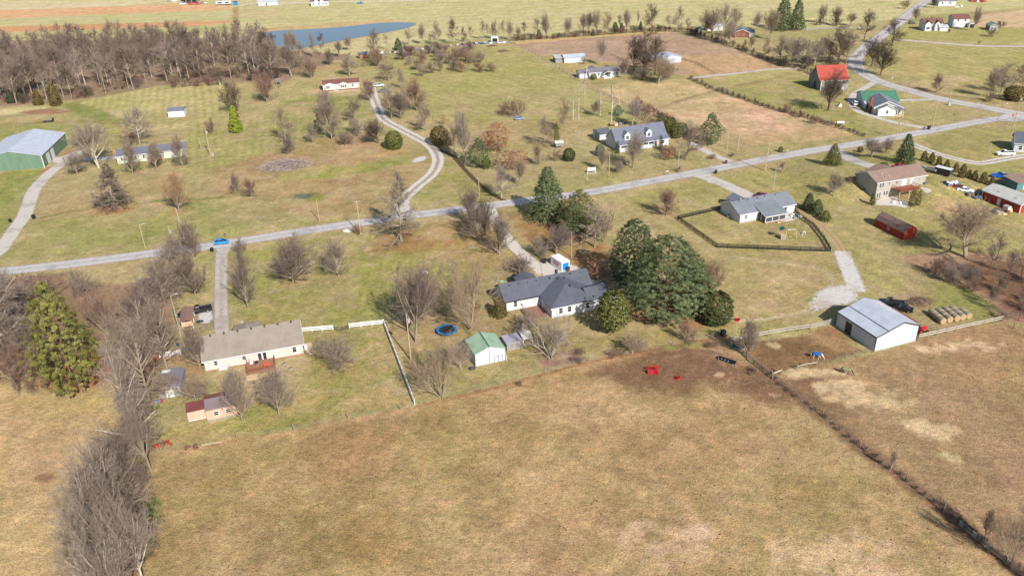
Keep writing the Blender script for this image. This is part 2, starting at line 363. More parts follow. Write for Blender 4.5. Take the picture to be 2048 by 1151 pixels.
zone([(1240, 600), (1300, 610), (1400, 615), (1460, 642), (1405, 656), (1310, 642), (1250, 628)], (178, 108, 66), (160, 96, 62), 1.5, 2)
spot(1190, 494, 5, (172, 104, 66), .95, sx=1.3); spot(1112, 440, 8, (128, 90, 66), .8); spot(1290, 590, 9, (120, 82, 60), .9)
spot(1155, 465, 6, (130, 92, 66), .8)
ALLL = [(-400, 250), (700, 200), (1400, 150), (2400, 150), (2400, 640), (1435, 668), (830, 806), (330, 850), (330, 560), (-400, 560)]
zone(ALLL, (184, 160, 120), (172, 150, 108), 3, 3, .5, ns=9, thr=-.07)
zone(ALLL, (140, 138, 82), (148, 136, 84), 3, 3, .35, ns=15, thr=-.04)
zone(ALLL, (190, 166, 128), None, 3, 3, .5, ns=3.2, thr=-.16)
# --- left thicket floor and treeline floor
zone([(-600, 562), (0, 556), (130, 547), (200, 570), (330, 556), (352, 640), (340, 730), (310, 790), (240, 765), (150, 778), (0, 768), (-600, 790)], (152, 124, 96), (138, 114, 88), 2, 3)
spot(205, 735, 8, (184, 108, 68), .95, sx=1.4); spot(150, 770, 6, (176, 112, 74), .7, sx=1.5)
zone([(-600, 790), (0, 768), (150, 780), (250, 760), (270, 830), (235, 870), (150, 960), (130, 1030), (110, 1151), (60, 1700), (-900, 1700)], (198, 166, 122), (184, 154, 108), 2, 3, sharp=3.5)
zone([(0, 775), (180, 790), (230, 760), (240, 800), (100, 830), (0, 840)], (160, 146, 86), (184, 156, 106), 3, 3, .8)
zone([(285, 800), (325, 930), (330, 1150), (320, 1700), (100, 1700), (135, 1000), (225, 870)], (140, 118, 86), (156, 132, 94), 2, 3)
spot(312, 1010, 3, (112, 124, 62), .8); spot(320, 1100, 3, (110, 128, 60), .8); spot(92, 952, 1.5, (140, 104, 76), .75, sx=1.4)
# --- the big pasture and paddock
PAST = [(300, 908), (440, 888), (590, 858), (830, 810), (1010, 767), (1180, 720), (1300, 698), (1435, 674), (1560, 770), (1645, 837), (1760, 935), (1870, 1010), (2060, 1165), (2700, 1700), (220, 1700), (320, 1000)]
zone(PAST, (184, 152, 106), (160, 134, 88), .8, 1, sharp=3.2)
zone(PAST, (160, 144, 92), (166, 146, 96), 2, 2, .42, ns=16, thr=-.04)
zone(PAST, (198, 168, 122), (192, 160, 114), 2, 2, .45, ns=7, thr=-.06)
zone(PAST, (154, 126, 82), None, 2, 2, .35, ns=9, thr=-.05)
zone([(318, 905), (590, 858), (830, 810), (1010, 767), (1180, 720), (1435, 672), (1430, 680), (1180, 730), (1010, 776), (830, 820), (590, 868), (318, 915)], (192, 156, 108), None, .5, .6, .8)
line([(835, 812), (1010, 770), (1180, 722), (1300, 700), (1430, 676)], 1.0, (150, 112, 78), .7, .4, .4)
for tr_ in ([(1430, 680), (1350, 730), (1200, 800), (1050, 900), (900, 1050), (800, 1170)], [(1440, 690), (1500, 780), (1560, 900), (1580, 1050), (1560, 1170)], [(320, 930), (600, 880), (840, 835), (1020, 792), (1190, 745), (1300, 730)], [(1430, 700), (1370, 760), (1300, 860), (1330, 1000), (1300, 1160)]):
    line(tr_, .5, (160, 130, 90), .35, .4, .6)
PAD = [(1540, 757), (1590, 741), (1750, 704), (1835, 682), (2005, 645), (2500, 790), (3000, 1700), (2700, 1700), (2060, 1165), (1870, 1010), (1700, 880)]
zone(PAD, (168, 137, 100), (155, 126, 92), .8, 1, sharp=4)
zone(PAD, (172, 142, 104), None, 2, 2, .4, ns=12, thr=-.05)
zone([(1860, 690), (2005, 650), (2400, 770), (2300, 850), (1900, 760)], (176, 144, 98), (160, 130, 90), 4, 5, .7)
zone([(1180, 742), (1300, 702), (1430, 676), (1545, 757), (1600, 800), (1540, 800), (1440, 770), (1330, 800)], (134, 102, 76), (124, 94, 70), 3, 3, .92)
zone([(1462, 692), (1660, 655), (1700, 690), (1745, 702), (1600, 738), (1545, 752)], (142, 108, 78), (128, 98, 70), .8, 1.5)
zone([(1600, 665), (1655, 655), (1735, 702), (1680, 712), (1640, 690)], (180, 144, 106), (160, 122, 86), 1.5, 2, .9)
zone([(1545, 757), (1640, 740), (1660, 790), (1760, 930), (1700, 880), (1620, 800)], (132, 100, 76), None, 2.5, 2, .8)
for u, v, r, sx in [(1610, 743, 2.6, 3), (1680, 770, 3.5, 2), (1740, 800, 5, 2.2), (1660, 775, 3, 1.4), (1860, 860, 4.5, 2.0), (1900, 915, 3, 1.8), (1830, 845, 3, 1.6), (1650, 745, 2.5, 3), (1950, 690, 4, 2.5), (1440, 748, 2, 1.2), (1545, 690, 2, 2), (1560, 790, 1.5, 2), (1880, 700, 3, 2.5)]:
    spot(u, v, r*.62, (208, 178, 138), .85, sx=sx, wob=1.3)
spot(1340, 1065, 5, (202, 168, 132), .8, sx=1.6, wob=1.2); spot(1650, 1120, 6, (204, 170, 132), .85, sx=1.6, wob=1.2); spot(1380, 1050, 3, (204, 172, 136), .7, wob=1.2)
spot(700, 900, 8, (158, 124, 78), .5, sx=1.5); spot(745, 1090, 7, (158, 122, 74), .5)
line([(1370, 685), (1400, 690), (1330, 697)], 1.0, (128, 150, 58), .8)
line([(1545, 757), (1645, 833), (1720, 893), (1810, 958), (1890, 1025), (1960, 1080), (2060, 1162)], 3.0, (128, 98, 76), .85)
zone([(1800, 517), (1850, 502), (1900, 505), (2060, 508), (2600, 560), (2600, 760), (2005, 640), (1985, 610), (1930, 577)], (182, 148, 120), (160, 124, 100), 1, 1.5)
zone([(1900, 530), (2060, 520), (2600, 570), (2600, 740), (2040, 640), (1960, 580)], (132, 98, 76), (110, 82, 66), 3, 4, .9)
zone([(1860, 560), (1930, 577), (1990, 610), (1990, 640), (1900, 640), (1850, 600)], (132, 136, 64), (146, 144, 76), 2, 2, .7)

for tr_ in ([(1310, 705), (1380, 695), (1440, 700), (1480, 740), (1470, 790)], [(1330, 715), (1390, 705), (1432, 712), (1462, 745), (1450, 800)], [(1380, 682), (1420, 690), (1470, 700), (1520, 745)], [(1375, 688), (1415, 696), (1462, 708), (1508, 750)], [(1560, 780), (1640, 850), (1720, 950), (1800, 1010)], [(1650, 760), (1760, 840), (1900, 900), (2040, 930)]):
    line(tr_, .45, (174, 142, 106), .5, .35, .5)
# mottling: pinkish dead grass, olive clumps at a few metres
m1 = fbm(FX, FY, 5, 61, 4); m2 = fbm(FX, FY, 1.7, 71, 3); m3 = fbm(FX, FY, 14, 81, 4)
C *= (1+.46*(m2-.5)+.22*(m1-.5))[:, None]
gk = np.clip((m3-.5)*6, -1, 1); C[:, 0] *= 1-.035*gk; C[:, 2] *= 1-.07*gk
C[:, 0] *= 1.01; lum = C @ np.array([.3, .59, .11]); C = lum[:, None]+(C-lum[:, None])*.91; C[:, 2] *= 1.01
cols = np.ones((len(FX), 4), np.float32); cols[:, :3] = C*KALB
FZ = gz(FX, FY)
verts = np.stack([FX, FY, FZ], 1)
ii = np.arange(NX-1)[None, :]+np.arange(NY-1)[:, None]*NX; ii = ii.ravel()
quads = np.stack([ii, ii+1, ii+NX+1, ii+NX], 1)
def ground_mat():
    m = bpy.data.materials.new('pasture_and_lawn'); m.use_nodes = True; t = m.node_tree; N = t.nodes; L = t.links
    b = N['Principled BSDF']; b.inputs['Roughness'].default_value = .95; b.inputs['Specular IOR Level'].default_value = .05
    at = N.new('ShaderNodeAttribute'); at.attribute_name = 'cover'
    tc = N.new('ShaderNodeTexCoord')
    def noise(sc, det, ro=.6, vec=None):
        n = N.new('ShaderNodeTexNoise'); n.inputs['Scale'].default_value = sc; n.inputs['Detail'].default_value = det; n.inputs['Roughness'].default_value = ro
        L.new(vec or tc.outputs['Object'], n.inputs['Vector']); return n
    def mrange(s, a, bb, c, d):
        r = N.new('ShaderNodeMapRange'); r.inputs[1].default_value = a; r.inputs[2].default_value = bb; r.inputs[3].default_value = c; r.inputs[4].default_value = d
        L.new(s, r.inputs[0]); return r.outputs[0]
    def mul(a, bsock):
        x = N.new('ShaderNodeMix'); x.data_type = 'RGBA'; x.blend_type = 'MULTIPLY'; x.inputs['Factor'].default_value = 1
        L.new(a, x.inputs['A']); L.new(bsock, x.inputs['B']); return x.outputs['Result']
    mp = N.new('ShaderNodeMapping'); mp.inputs['Rotation'].default_value = (0, 0, R(20)); mp.inputs['Scale'].default_value = (.85, 1.1, 1)
    L.new(tc.outputs['Object'], mp.inputs['Vector'])
    nf = noise(4.2, 4, .8, mp.outputs[0]); nm = noise(1.1, 5, .75, mp.outputs[0]); nl = noise(.12, 4, .6); ng2 = noise(.45, 5, .7)
    c = mul(at.outputs['Color'], mrange(nf.outputs['Fac'], .3, .7, .36, 1.64))
    c = mul(c, mrange(nm.outputs['Fac'], .3, .7, .66, 1.34))
    c = mul(c, mrange(ng2.outputs['Fac'], .3, .7, .90, 1.10))
    c = mul(c, mrange(nl.outputs['Fac'], .3, .7, .93, 1.07))
    # tint clumps towards green / straw
    def tint(src, col, lo, hi, amt, n):
        x = N.new('ShaderNodeMix'); x.data_type = 'RGBA'; x.blend_type = 'MULTIPLY'; x.inputs['B'].default_value = (*col, 1)
        L.new(mrange(n.outputs['Fac'], lo, hi, 0, amt), x.inputs['Factor']); L.new(src, x.inputs['A']); return x.outputs['Result']
    ng = noise(.9, 4, .7); ns = noise(.33, 5, .7)
    c = tint(c, (.82, .94, .78), .52, .62, .75, ng)
    c = tint(c, (1.18, 1.10, 1.06), .50, .62, .9, ns)
    nd = noise(1.7, 2, .5); c = tint(c, (.45, .40, .36), .70, .74, .8, nd)
    L.new(c, b.inputs['Base Color'])
    bp = N.new('ShaderNodeBump'); bp.inputs['Strength'].default_value = .55; bp.inputs['Distance'].default_value = .25
    L.new(nf.outputs['Fac'], bp.inputs['Height'])
    bp2 = N.new('ShaderNodeBump'); bp2.inputs['Strength'].default_value = .35; bp2.inputs['Distance'].default_value = .8
    L.new(nm.outputs['Fac'], bp2.inputs['Height']); L.new(bp.outputs[0], bp2.inputs['Normal']); L.new(bp2.outputs[0], b.inputs['Normal'])
    return m
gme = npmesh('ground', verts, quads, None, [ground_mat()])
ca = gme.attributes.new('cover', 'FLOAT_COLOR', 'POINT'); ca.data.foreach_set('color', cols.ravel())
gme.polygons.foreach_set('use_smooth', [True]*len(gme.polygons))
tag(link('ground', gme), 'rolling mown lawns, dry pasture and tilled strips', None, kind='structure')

# ------------------------------------------------------------ roads and drives: sheets with ragged edges
def strip_mat(name, rgb, mid=None, edge=.12, var=.15, track=None, patch=None):
    m = bpy.data.materials.new(name); m.use_nodes = True; t = m.node_tree; N = t.nodes; L = t.links
    b = N['Principled BSDF']; b.inputs['Roughness'].default_value = .9; b.inputs['Specular IOR Level'].default_value = .15
    uv = N.new('ShaderNodeUVMap'); uv.uv_map = 'UVMap'; sx = N.new('ShaderNodeSeparateXYZ'); L.new(uv.outputs[0], sx.inputs[0])
    tc = N.new('ShaderNodeTexCoord')
    def noise(sc, det, ro=.65):
        n = N.new('ShaderNodeTexNoise'); n.inputs['Scale'].default_value = sc; n.inputs['Detail'].default_value = det; n.inputs['Roughness'].default_value = ro
        L.new(tc.outputs['Object'], n.inputs['Vector']); return n.outputs['Fac']
    def mr(s, a, bb, c, d):
        r = N.new('ShaderNodeMapRange'); r.inputs[1].default_value = a; r.inputs[2].default_value = bb; r.inputs[3].default_value = c; r.inputs[4].default_value = d
        L.new(s, r.inputs[0]); return r.outputs[0]
    def math_(op, a, bb):
        x = N.new('ShaderNodeMath'); x.operation = op
        for i, s in enumerate((a, bb)):
            if isinstance(s, (int, float)): x.inputs[i].default_value = s
            else: L.new(s, x.inputs[i])
        return x.outputs[0]
    base = N.new('ShaderNodeMix'); base.data_type = 'RGBA'; base.blend_type = 'MULTIPLY'; base.inputs['Factor'].default_value = 1
    base.inputs['A'].default_value = (*[x*KALB for x in lin(rgb)], 1); L.new(mr(noise(1.2, 6, .75), .3, .7, 1-var, 1+var), base.inputs['B'])
    c = base.outputs['Result']
    if 'asphalt' in name or 'tarred' in name:
        wp = N.new('ShaderNodeMath'); wp.operation = 'PINGPONG'; L.new(sx.outputs[0], wp.inputs[0]); wp.inputs[1].default_value = .25
        wm_ = N.new('ShaderNodeMix'); wm_.data_type = 'RGBA'; wm_.blend_type = 'MULTIPLY'; wm_.inputs['Factor'].default_value = 1
        L.new(c, wm_.inputs['A']); L.new(mr(wp.outputs[0], .05, .2, .90, 1.05), wm_.inputs['B']); c = wm_.outputs['Result']
        nk = N.new('ShaderNodeTexVoronoi'); nk.feature = 'DISTANCE_TO_EDGE'; nk.inputs['Scale'].default_value = .35; L.new(tc.outputs['Object'], nk.inputs['Vector'])
        wk = N.new('ShaderNodeMix'); wk.data_type = 'RGBA'; wk.blend_type = 'MULTIPLY'; wk.inputs['Factor'].default_value = 1
        L.new(c, wk.inputs['A']); L.new(mr(nk.outputs['Distance'], .0, .035, .72, 1), wk.inputs['B']); c = wk.outputs['Result']
    if patch:
        x = N.new('ShaderNodeMix'); x.data_type = 'RGBA'; L.new(c, x.inputs['A']); x.inputs['B'].default_value = (*[q*KALB for q in lin(patch)], 1)
        L.new(mr(noise(.13, 4), .53, .62, 0, .75), x.inputs['Factor']); c = x.outputs['Result']
    across = math_('ABSOLUTE', math_('SUBTRACT', sx.outputs[0], .5), 0)
    across = math_('MULTIPLY', across, 2)
    if track:      # grassy or worn middle between two wheel tracks
        x = N.new('ShaderNodeMix'); x.data_type = 'RGBA'; L.new(c, x.inputs['A']); x.inputs['B'].default_value = (*[q*KALB for q in lin(track)], 1)
        f = math_('ADD', across, mr(noise(.9, 3), .3, .7, -.18, .18)); L.new(mr(f, .16, .30, .8, 0), x.inputs['Factor']); c = x.outputs['Result']
    L.new(c, b.inputs['Base Color'])
    f = math_('ADD', across, mr(noise(1.3, 5, .7), .3, .7, -edge, edge))
    a = mr(f, 1-edge-.06, 1-edge+.04, 1, 0)
    L.new(a, b.inputs['Alpha'])
    bp = N.new('ShaderNodeBump'); bp.inputs['Strength'].default_value = .2; bp.inputs['Distance'].default_value = .05
    L.new(noise(5, 3), bp.inputs['Height']); L.new(bp.outputs[0], b.inputs['Normal'])
    return m
def smooth_line(pts, n=6):
    out = []
    P = [pts[0]]+list(pts)+[pts[-1]]
    for i in range(1, len(P)-2):
        p0, p1, p2, p3 = P[i-1], P[i], P[i+1], P[i+2]
        for k in range(n):
            t = k/n; out.append(.5*((2*p1)+(p2-p0)*t+(2*p0-5*p1+4*p2-p3)*t*t+(3*p1-p0-3*p2+p3)*t**3))
    out.append(P[-2]); return out
def strip(name, px, wd, m, z=.02, label=None, taper=None, step=1.2):
    pts = smooth_line([G(u, v) for u, v in px], 10)
    # resample
    res = [pts[0]]
    for p in pts[1:]:
        d = (p-res[-1]).length
        while d > step*2:
            res.append(res[-1]+(p-res[-1])*(step/d)); d = (p-res[-1]).length
        if d > step: res.append(p)
    pts = res; n = len(pts); v = []; uvs = []; f = []; s = 0; K = 4
    for i, p in enumerate(pts):
        d = (pts[min(i+1, n-1)]-pts[max(i-1, 0)]); d.z = 0; d.normalize(); q = Vector((-d.y, d.x, 0))
        if i: s += (p-pts[i-1]).length
        ww = wd if not callable(taper) else wd*taper(i/(n-1))
        for k in range(K+1):
            t = k/K-.5; x = p+q*t*ww; v.append((x.x, x.y, float(gz(x.x, x.y))+z+.002*(k % 2))); uvs.append((k/K, s))
    for i in range(n-1):
        for k in range(K): a = i*(K+1)+k; f.append((a, a+K+1, a+K+2, a+1))
    me = bpy.data.meshes.new(name); me.from_pydata(v, [], f); me.materials.append(m)
    ul = me.uv_layers.new(name='UVMap')
    li = np.zeros(len(me.loops), np.int32); me.loops.foreach_get('vertex_index', li)
    ul.data.foreach_set('uv', np.array(uvs, np.float32)[li].ravel())
    if me.polygons[0].normal.z < 0: me.flip_normals()
    return tag(link(name, me), label, None, kind='structure')
def patchsheet(name, px, m, z, label=None):
    c = sum((G(u, v) for u, v in px), Vector())/len(px)
    bm = bmesh.new(); pts = [G(u, v) for u, v in px]; pts = smooth_line(pts+[pts[0]], 5)[:-1]
    # fan rings so the ragged edge works: u = .5 in the middle, 1 at the rim
    v = []; uvs = []; f = []; n = len(pts); rings = [0, .35, .7, 1]
    for r in rings:
        for p in pts:
            x = c+(p-c)*r; v.append((x.x, x.y, float(gz(x.x, x.y))+z)); uvs.append((.5+.5*r, 0))
    for j in range(len(rings)-1):
        for i in range(n): f.append((j*n+i, (j+1)*n+i, (j+1)*n+(i+1) % n, j*n+(i+1) % n))
    bm.free(); me = bpy.data.meshes.new(name); me.from_pydata(v, [], f); me.materials.append(m)
    ul = me.uv_layers.new(name='UVMap'); li = np.zeros(len(me.loops), np.int32); me.loops.foreach_get('vertex_index', li)
    ul.data.foreach_set('uv', np.array(uvs, np.float32)[li].ravel())
    b2 = bmesh.new(); b2.from_mesh(me); bmesh.ops.remove_doubles(b2, verts=b2.verts[:], dist=.001); bmesh.ops.recalc_face_normals(b2, faces=b2.faces[:]); b2.to_mesh(me); b2.free()
    if sum(p.normal.z for p in me.polygons) < 0: me.flip_normals()
    return tag(link(name, me), label, None, kind='structure')
M_road = strip_mat('worn_shade_mottled_asphalt', (190, 184, 182), edge=.05, var=.1, patch=(158, 152, 152))  # patch tone paints mottled tree shadow into the colour, along with wear
M_verge = strip_mat('gravel_verge', (196, 168, 132), edge=.3, var=.2)
M_gray = strip_mat('grey_gravel', (196, 188, 180), edge=.15, var=.16, patch=(170, 158, 148))
M_gtrack = strip_mat('gravel_two_track', (205, 197, 190), edge=.2, var=.18, track=(150, 132, 106))
M_dtrack = strip_mat('dirt_two_track', (180, 152, 120), edge=.3, var=.15, track=(150, 142, 84))
M_pad = strip_mat('patchy_white_gravel', (200, 195, 190), edge=.28, var=.2, patch=(180, 164, 146))
M_conc = strip_mat('pale_concrete', (206, 196, 186), edge=.06, var=.08)
M_dark = strip_mat('old_tarred_drive', (184, 174, 166), edge=.1, var=.14, patch=(168, 154, 142))
MAIN = [(-90, 556), (0, 543), (130, 529), (300, 507), (450, 487), (640, 457), (800, 434), (1000, 408), (1180, 384), (1340, 355), (1470, 330), (1620, 302), (1711, 288), (1836, 266), (1936, 247), (2010, 236), (2100, 233), (2300, 224)]
strip('road_verge', MAIN, 8.2, M_verge, .008, 'tan gravel verge along the country road')
strip('country_road', MAIN, 5.6, M_road, .03, 'worn pale asphalt country road running past the houses')
R2 = [(1930, -45), (1890, -22), (1848, 5), (1786, 55), (1736, 92), (1711, 120), (1721, 142), (1756, 162), (1811, 179), (1886, 199), (1961, 213), (2048, 229), (2200, 250)]
strip('side_road_verge', R2, 9.5, M_verge, .012, 'verge of the winding road')
strip('winding_road', R2, 7.4, M_road, .036, 'winding asphalt road curving behind the red roofed barn')
M_yel = strip_mat('yellow_line', (204, 172, 110), edge=.3, var=.2)
strip('road_centre_line', R2, .35, M_yel, .045, 'faded yellow centre line on the winding road')
patchsheet('road_junction', [(1990, 241), (2002, 229), (2040, 227), (2064, 235), (2036, 244)], M_road, .042, 'wide asphalt mouth where the two roads meet')
strip('tarred_driveway', [(446, 486), (443, 520), (442, 600), (444, 660), (448, 690)], 3.6, M_dark, .02, 'straight grey driveway to the tan roofed ranch house')
patchsheet('driveway_apron', [(428, 494), (447, 486), (470, 482), (462, 498), (455, 508), (434, 508)], M_dark, .024, 'flared mouth of the straight driveway')
patchsheet('gravel_parking_patch', [(390, 640), (398, 620), (425, 616), (430, 635), (420, 648), (400, 652)], M_pad, .022, 'pale gravel parking patch beside the black pickup')
strip('concrete_driveway', [(978, 412), (986, 430), (1002, 458), (1024, 488), (1056, 518), (1089, 548)], 3.6, M_conc, .022, 'pale driveway curving down to the white house')
patchsheet('concrete_pad', [(1078, 522), (1100, 522), (1150, 530), (1172, 545), (1150, 560), (1110, 562), (1085, 556)], M_conc, .026, 'concrete pad under the white storage container')
strip('gravel_lane', [(741, 168), (746, 190), (754, 212), (767, 238), (799, 257), (837, 277), (862, 293), (876, 318), (866, 345), (834, 373), (810, 395), (803, 414), (806, 430)], 5.4, M_gtrack, .02, 'curving two track gravel lane up to the mobile home')
patchsheet('lane_mouth', [(780, 434), (795, 412), (812, 400), (820, 412), (835, 424), (850, 428), (815, 438)], M_gray, .026, 'flared gravel mouth of the curving lane')
strip('barn_driveway', [(-20, 515), (0, 500), (28, 460), (50, 428), (67, 383), (92, 353), (122, 330), (160, 318), (212, 317), (240, 312)], 5.2, M_gray, .02, 'pale gravel driveway to the green metal barn')
patchsheet('barn_gravel_yard', [(100, 326), (98, 318), (130, 310), (150, 300), (168, 299), (170, 312), (150, 322), (118, 330)], M_gray, .026, 'gravel yard beside the green metal barn')
strip('neighbour_gravel_drive', [(1399, 350), (1436, 363), (1474, 380), (1510, 396), (1530, 400)], 5.5, M_gray, .02, 'gravel drive to the white ranch with the screened porch')
patchsheet('drive_mouth', [(1380, 354), (1400, 346), (1430, 344), (1420, 354), (1440, 366), (1420, 368), (1405, 357)], M_gray, .026, 'flared mouth of the white ranch gravel drive')
strip('wide_driveway', [(1672, 300), (1690, 312), (1711, 322), (1748, 333), (1800, 338)], 6, M_gray, .02, 'pale driveway behind the brown roofed two storey house')
strip('upper_gravel_lane', [(1808, 284), (1828, 290), (1873, 307), (1923, 320), (1961, 326), (1998, 320), (2040, 313), (2100, 306)], 4.4, M_gtrack, .02, 'gravel lane to the white pickup at the right edge')
strip('cape_driveway', [(1380, 285), (1400, 296), (1430, 311), (1466, 325)], 3.4, M_gray, .02, 'grey driveway of the dormered house')
strip('field_lane', [(1124, 135), (1150, 152), (1184, 172), (1236, 200), (1299, 226), (1380, 250), (1440, 274), (1486, 293), (1540, 314)], 3.6, M_dtrack, .016, 'dirt two track lane along the field fence')
strip('far_field_track', [(1380, 157), (1420, 152), (1480, 146), (1540, 139), (1600, 137)], 3.2, M_gray, .02, 'grey track across the upper pasture')
strip('loop_driveway', [(1752, 163), (1731, 175), (1710, 188), (1704, 205), (1716, 222), (1748, 233), (1786, 244), (1823, 251), (1860, 258)], 3.8, M_gray, .022, 'curved driveway around the green roofed garage')
strip('short_driveway', [(1796, 201), (1830, 200), (1861, 199), (1880, 199)], 3.4, M_gray, .02, 'short pale driveway to the winding road')
strip('upper_driveway', [(1790, 79), (1840, 83), (1886, 87), (1961, 92), (2060, 93), (2300, 93)], 4, M_gray, .02, 'thin pale driveway across the right meadow')
strip('far_lane', [(480, 12), (520, 6), (600, 6), (662, 4), (760, 3), (862, 0), (950, -4)], 4, M_conc, .02, 'pale lane past the far farmhouse')
strip('small_far_drive', [(1590, 60), (1640, 57), (1690, 56), (1740, 55)], 4, M_dark, .02, 'drive beneath the pair of far pines')
strip('barn_two_track', [(1588, 412), (1600, 424), (1636, 446), (1664, 472), (1686, 505), (1700, 540)], 3.4, M_dtrack, .016, 'worn two track past the black board fence')
strip('barn_gravel_drive', [(1684, 502), (1692, 525), (1704, 555), (1716, 585)], 5.6, M_pad, .022, 'pale gravel strip leading to the white horse barn')
patchsheet('barn_gravel_pad', [(1622, 580), (1650, 568), (1700, 560), (1728, 566), (1735, 598), (1700, 615), (1650, 625), (1605, 632), (1612, 600)], M_pad, .026, 'patchy gravel pad beside the white horse barn')
patchsheet('patio', [(1836, 384), (1850, 375), (1862, 392), (1850, 394)], M_conc, .02, 'small pale patio at the right of the timber deck')
patchsheet('basement_patio', [(1748, 402), (1775, 392), (1815, 402), (1815, 416), (1790, 412), (1752, 410)], M_conc, .02, 'patio in front of the basement doors')
patchsheet('porch_slab', [(1563, 436), (1572, 428), (1588, 438), (1590, 440), (1566, 444)], M_conc, .02, 'concrete slab beside the screened porch')
patchsheet('garden_gravel', [(1178, 562), (1200, 558), (1202, 566), (1186, 572)], M_conc, .02, 'tan patio behind the white house')
patchsheet('creek_gravel', [(818, 324), (830, 314), (850, 310), (860, 314), (850, 322), (825, 328)], M_pad, .018, 'pale gravel heap edge beside the lane')
patchsheet('roadside_gravel', [(684, 461), (700, 456), (706, 462), (690, 465)], M_gray, .018, 'white gravel patch by the utility pole')
strip('creek', [(865, 283), (880, 300), (905, 312), (928, 337), (950, 360), (975, 382), (1000, 397), (1015, 402)], 2.2, strip_mat('creek_mud', (92, 76, 58), edge=.3, var=.25), .02, 'dark muddy creek bed beside the pines')
# pond: a real water sheet, a little below its mown banks
mw = bpy.data.materials.new('pond_water'); mw.use_nodes = True; b = mw.node_tree.nodes['Principled BSDF']
b.inputs['Base Color'].default_value = (.055, .085, .125, 1); b.inputs['Roughness'].default_value = .12; b.inputs['Specular IOR Level'].default_value = .8
tn = mw.node_tree.nodes.new('ShaderNodeTexNoise'); tn.inputs['Scale'].default_value = .7; tb = mw.node_tree.nodes.new('ShaderNodeBump'); tb.inputs['Strength'].default_value = .12
tc_ = mw.node_tree.nodes.new('ShaderNodeTexCoord'); mw.node_tree.links.new(tc_.outputs['Object'], tn.inputs['Vector'])
mw.node_tree.links.new(tn.outputs[0], tb.inputs['Height']); mw.node_tree.links.new(tb.outputs[0], b.inputs['Normal'])
POND = [(527, 67), (549, 62), (612, 59), (687, 54), (749, 47), (800, 45), (832, 47), (822, 54), (799, 60), (737, 72), (674, 83), (612, 96), (585, 99), (562, 95), (535, 82)]
pm = MB(); pp = smooth_line([G(u, v) for u, v in POND]+[G(*POND[0])], 4)[:-1]; pm.add([(p.x, p.y, .06) for p in pp], [tuple(range(len(pp)))])
tag(pm.obj('pond', mw), 'long blue pond among the far fields', None, kind='structure')
ice = [(702, 60), (730, 57), (742, 62), (735, 68), (712, 69), (704, 65)]
# ============================================================ TREES
def nrm(a): return a/np.maximum(np.linalg.norm(a, axis=-1, keepdims=True), 1e-9)
def curve(rng, st, d, ln, k, up, wob):
    n = len(st); pts = np.zeros((n, k+1, 3)); pts[:, 0] = st; d = nrm(d)
    for i in range(k):
        d = nrm(d+np.array([0, 0, 1.])*up+rng.normal(0, wob, (n, 3))); pts[:, i+1] = pts[:, i]+d*(ln/k)[:, None]
    return pts
def tubes(pts, r0, r1, sides):
    n, k1, _ = pts.shape; t = np.zeros_like(pts); t[:, :-1] = pts[:, 1:]-pts[:, :-1]; t[:, -1] = t[:, -2]; t = nrm(t)
    ref = np.where(np.abs(t[..., 2:3]) > .9, np.array([1., 0, 0]), np.array([0, 0, 1.])); a = nrm(np.cross(t, ref)); b = np.cross(t, a)
    rr = r0[:, None]+(r1-r0)[:, None]*np.linspace(0, 1, k1)[None, :]
    ang = np.arange(sides)*2*np.pi/sides
    v = pts[:, :, None, :]+rr[:, :, None, None]*(a[:, :, None, :]*np.cos(ang)[None, None, :, None]+b[:, :, None, :]*np.sin(ang)[None, None, :, None])
    base = (np.arange(n)*k1*sides)[:, None, None]+(np.arange(k1-1)*sides)[None, :, None]+np.arange(sides)[None, None, :]
    nx = (np.arange(n)*k1*sides)[:, None, None]+(np.arange(k1-1)*sides)[None, :, None]+((np.arange(sides)+1) % sides)[None, None, :]
    q = np.stack([base, nx, nx+sides, base+sides], -1).reshape(-1, 4)
    return v.reshape(-1, 3), q
def kids(rng, pts, ln, m, tmin, tmax=1.0):
    """m children per branch: start point, tangent, parent length, t"""
    n, k1, _ = pts.shape; k = k1-1
    t = rng.uniform(tmin, tmax, (n, m)); t.sort(axis=1); t = t.ravel(); i = np.repeat(np.arange(n), m)
    s = np.clip(t*k, 0, k-1e-4); j = s.astype(int); f = (s-j)[:, None]
    st = pts[i, j]*(1-f)+pts[i, j+1]*f; tg = nrm(pts[i, j+1]-pts[i, j]); return st, tg, ln[i], t
def spread(rng, tg, ang):
    r = rng.normal(0, 1, tg.shape); p = nrm(r-(r*tg).sum(-1, keepdims=True)*tg); return tg*np.cos(ang)[:, None]+p*np.sin(ang)[:, None]
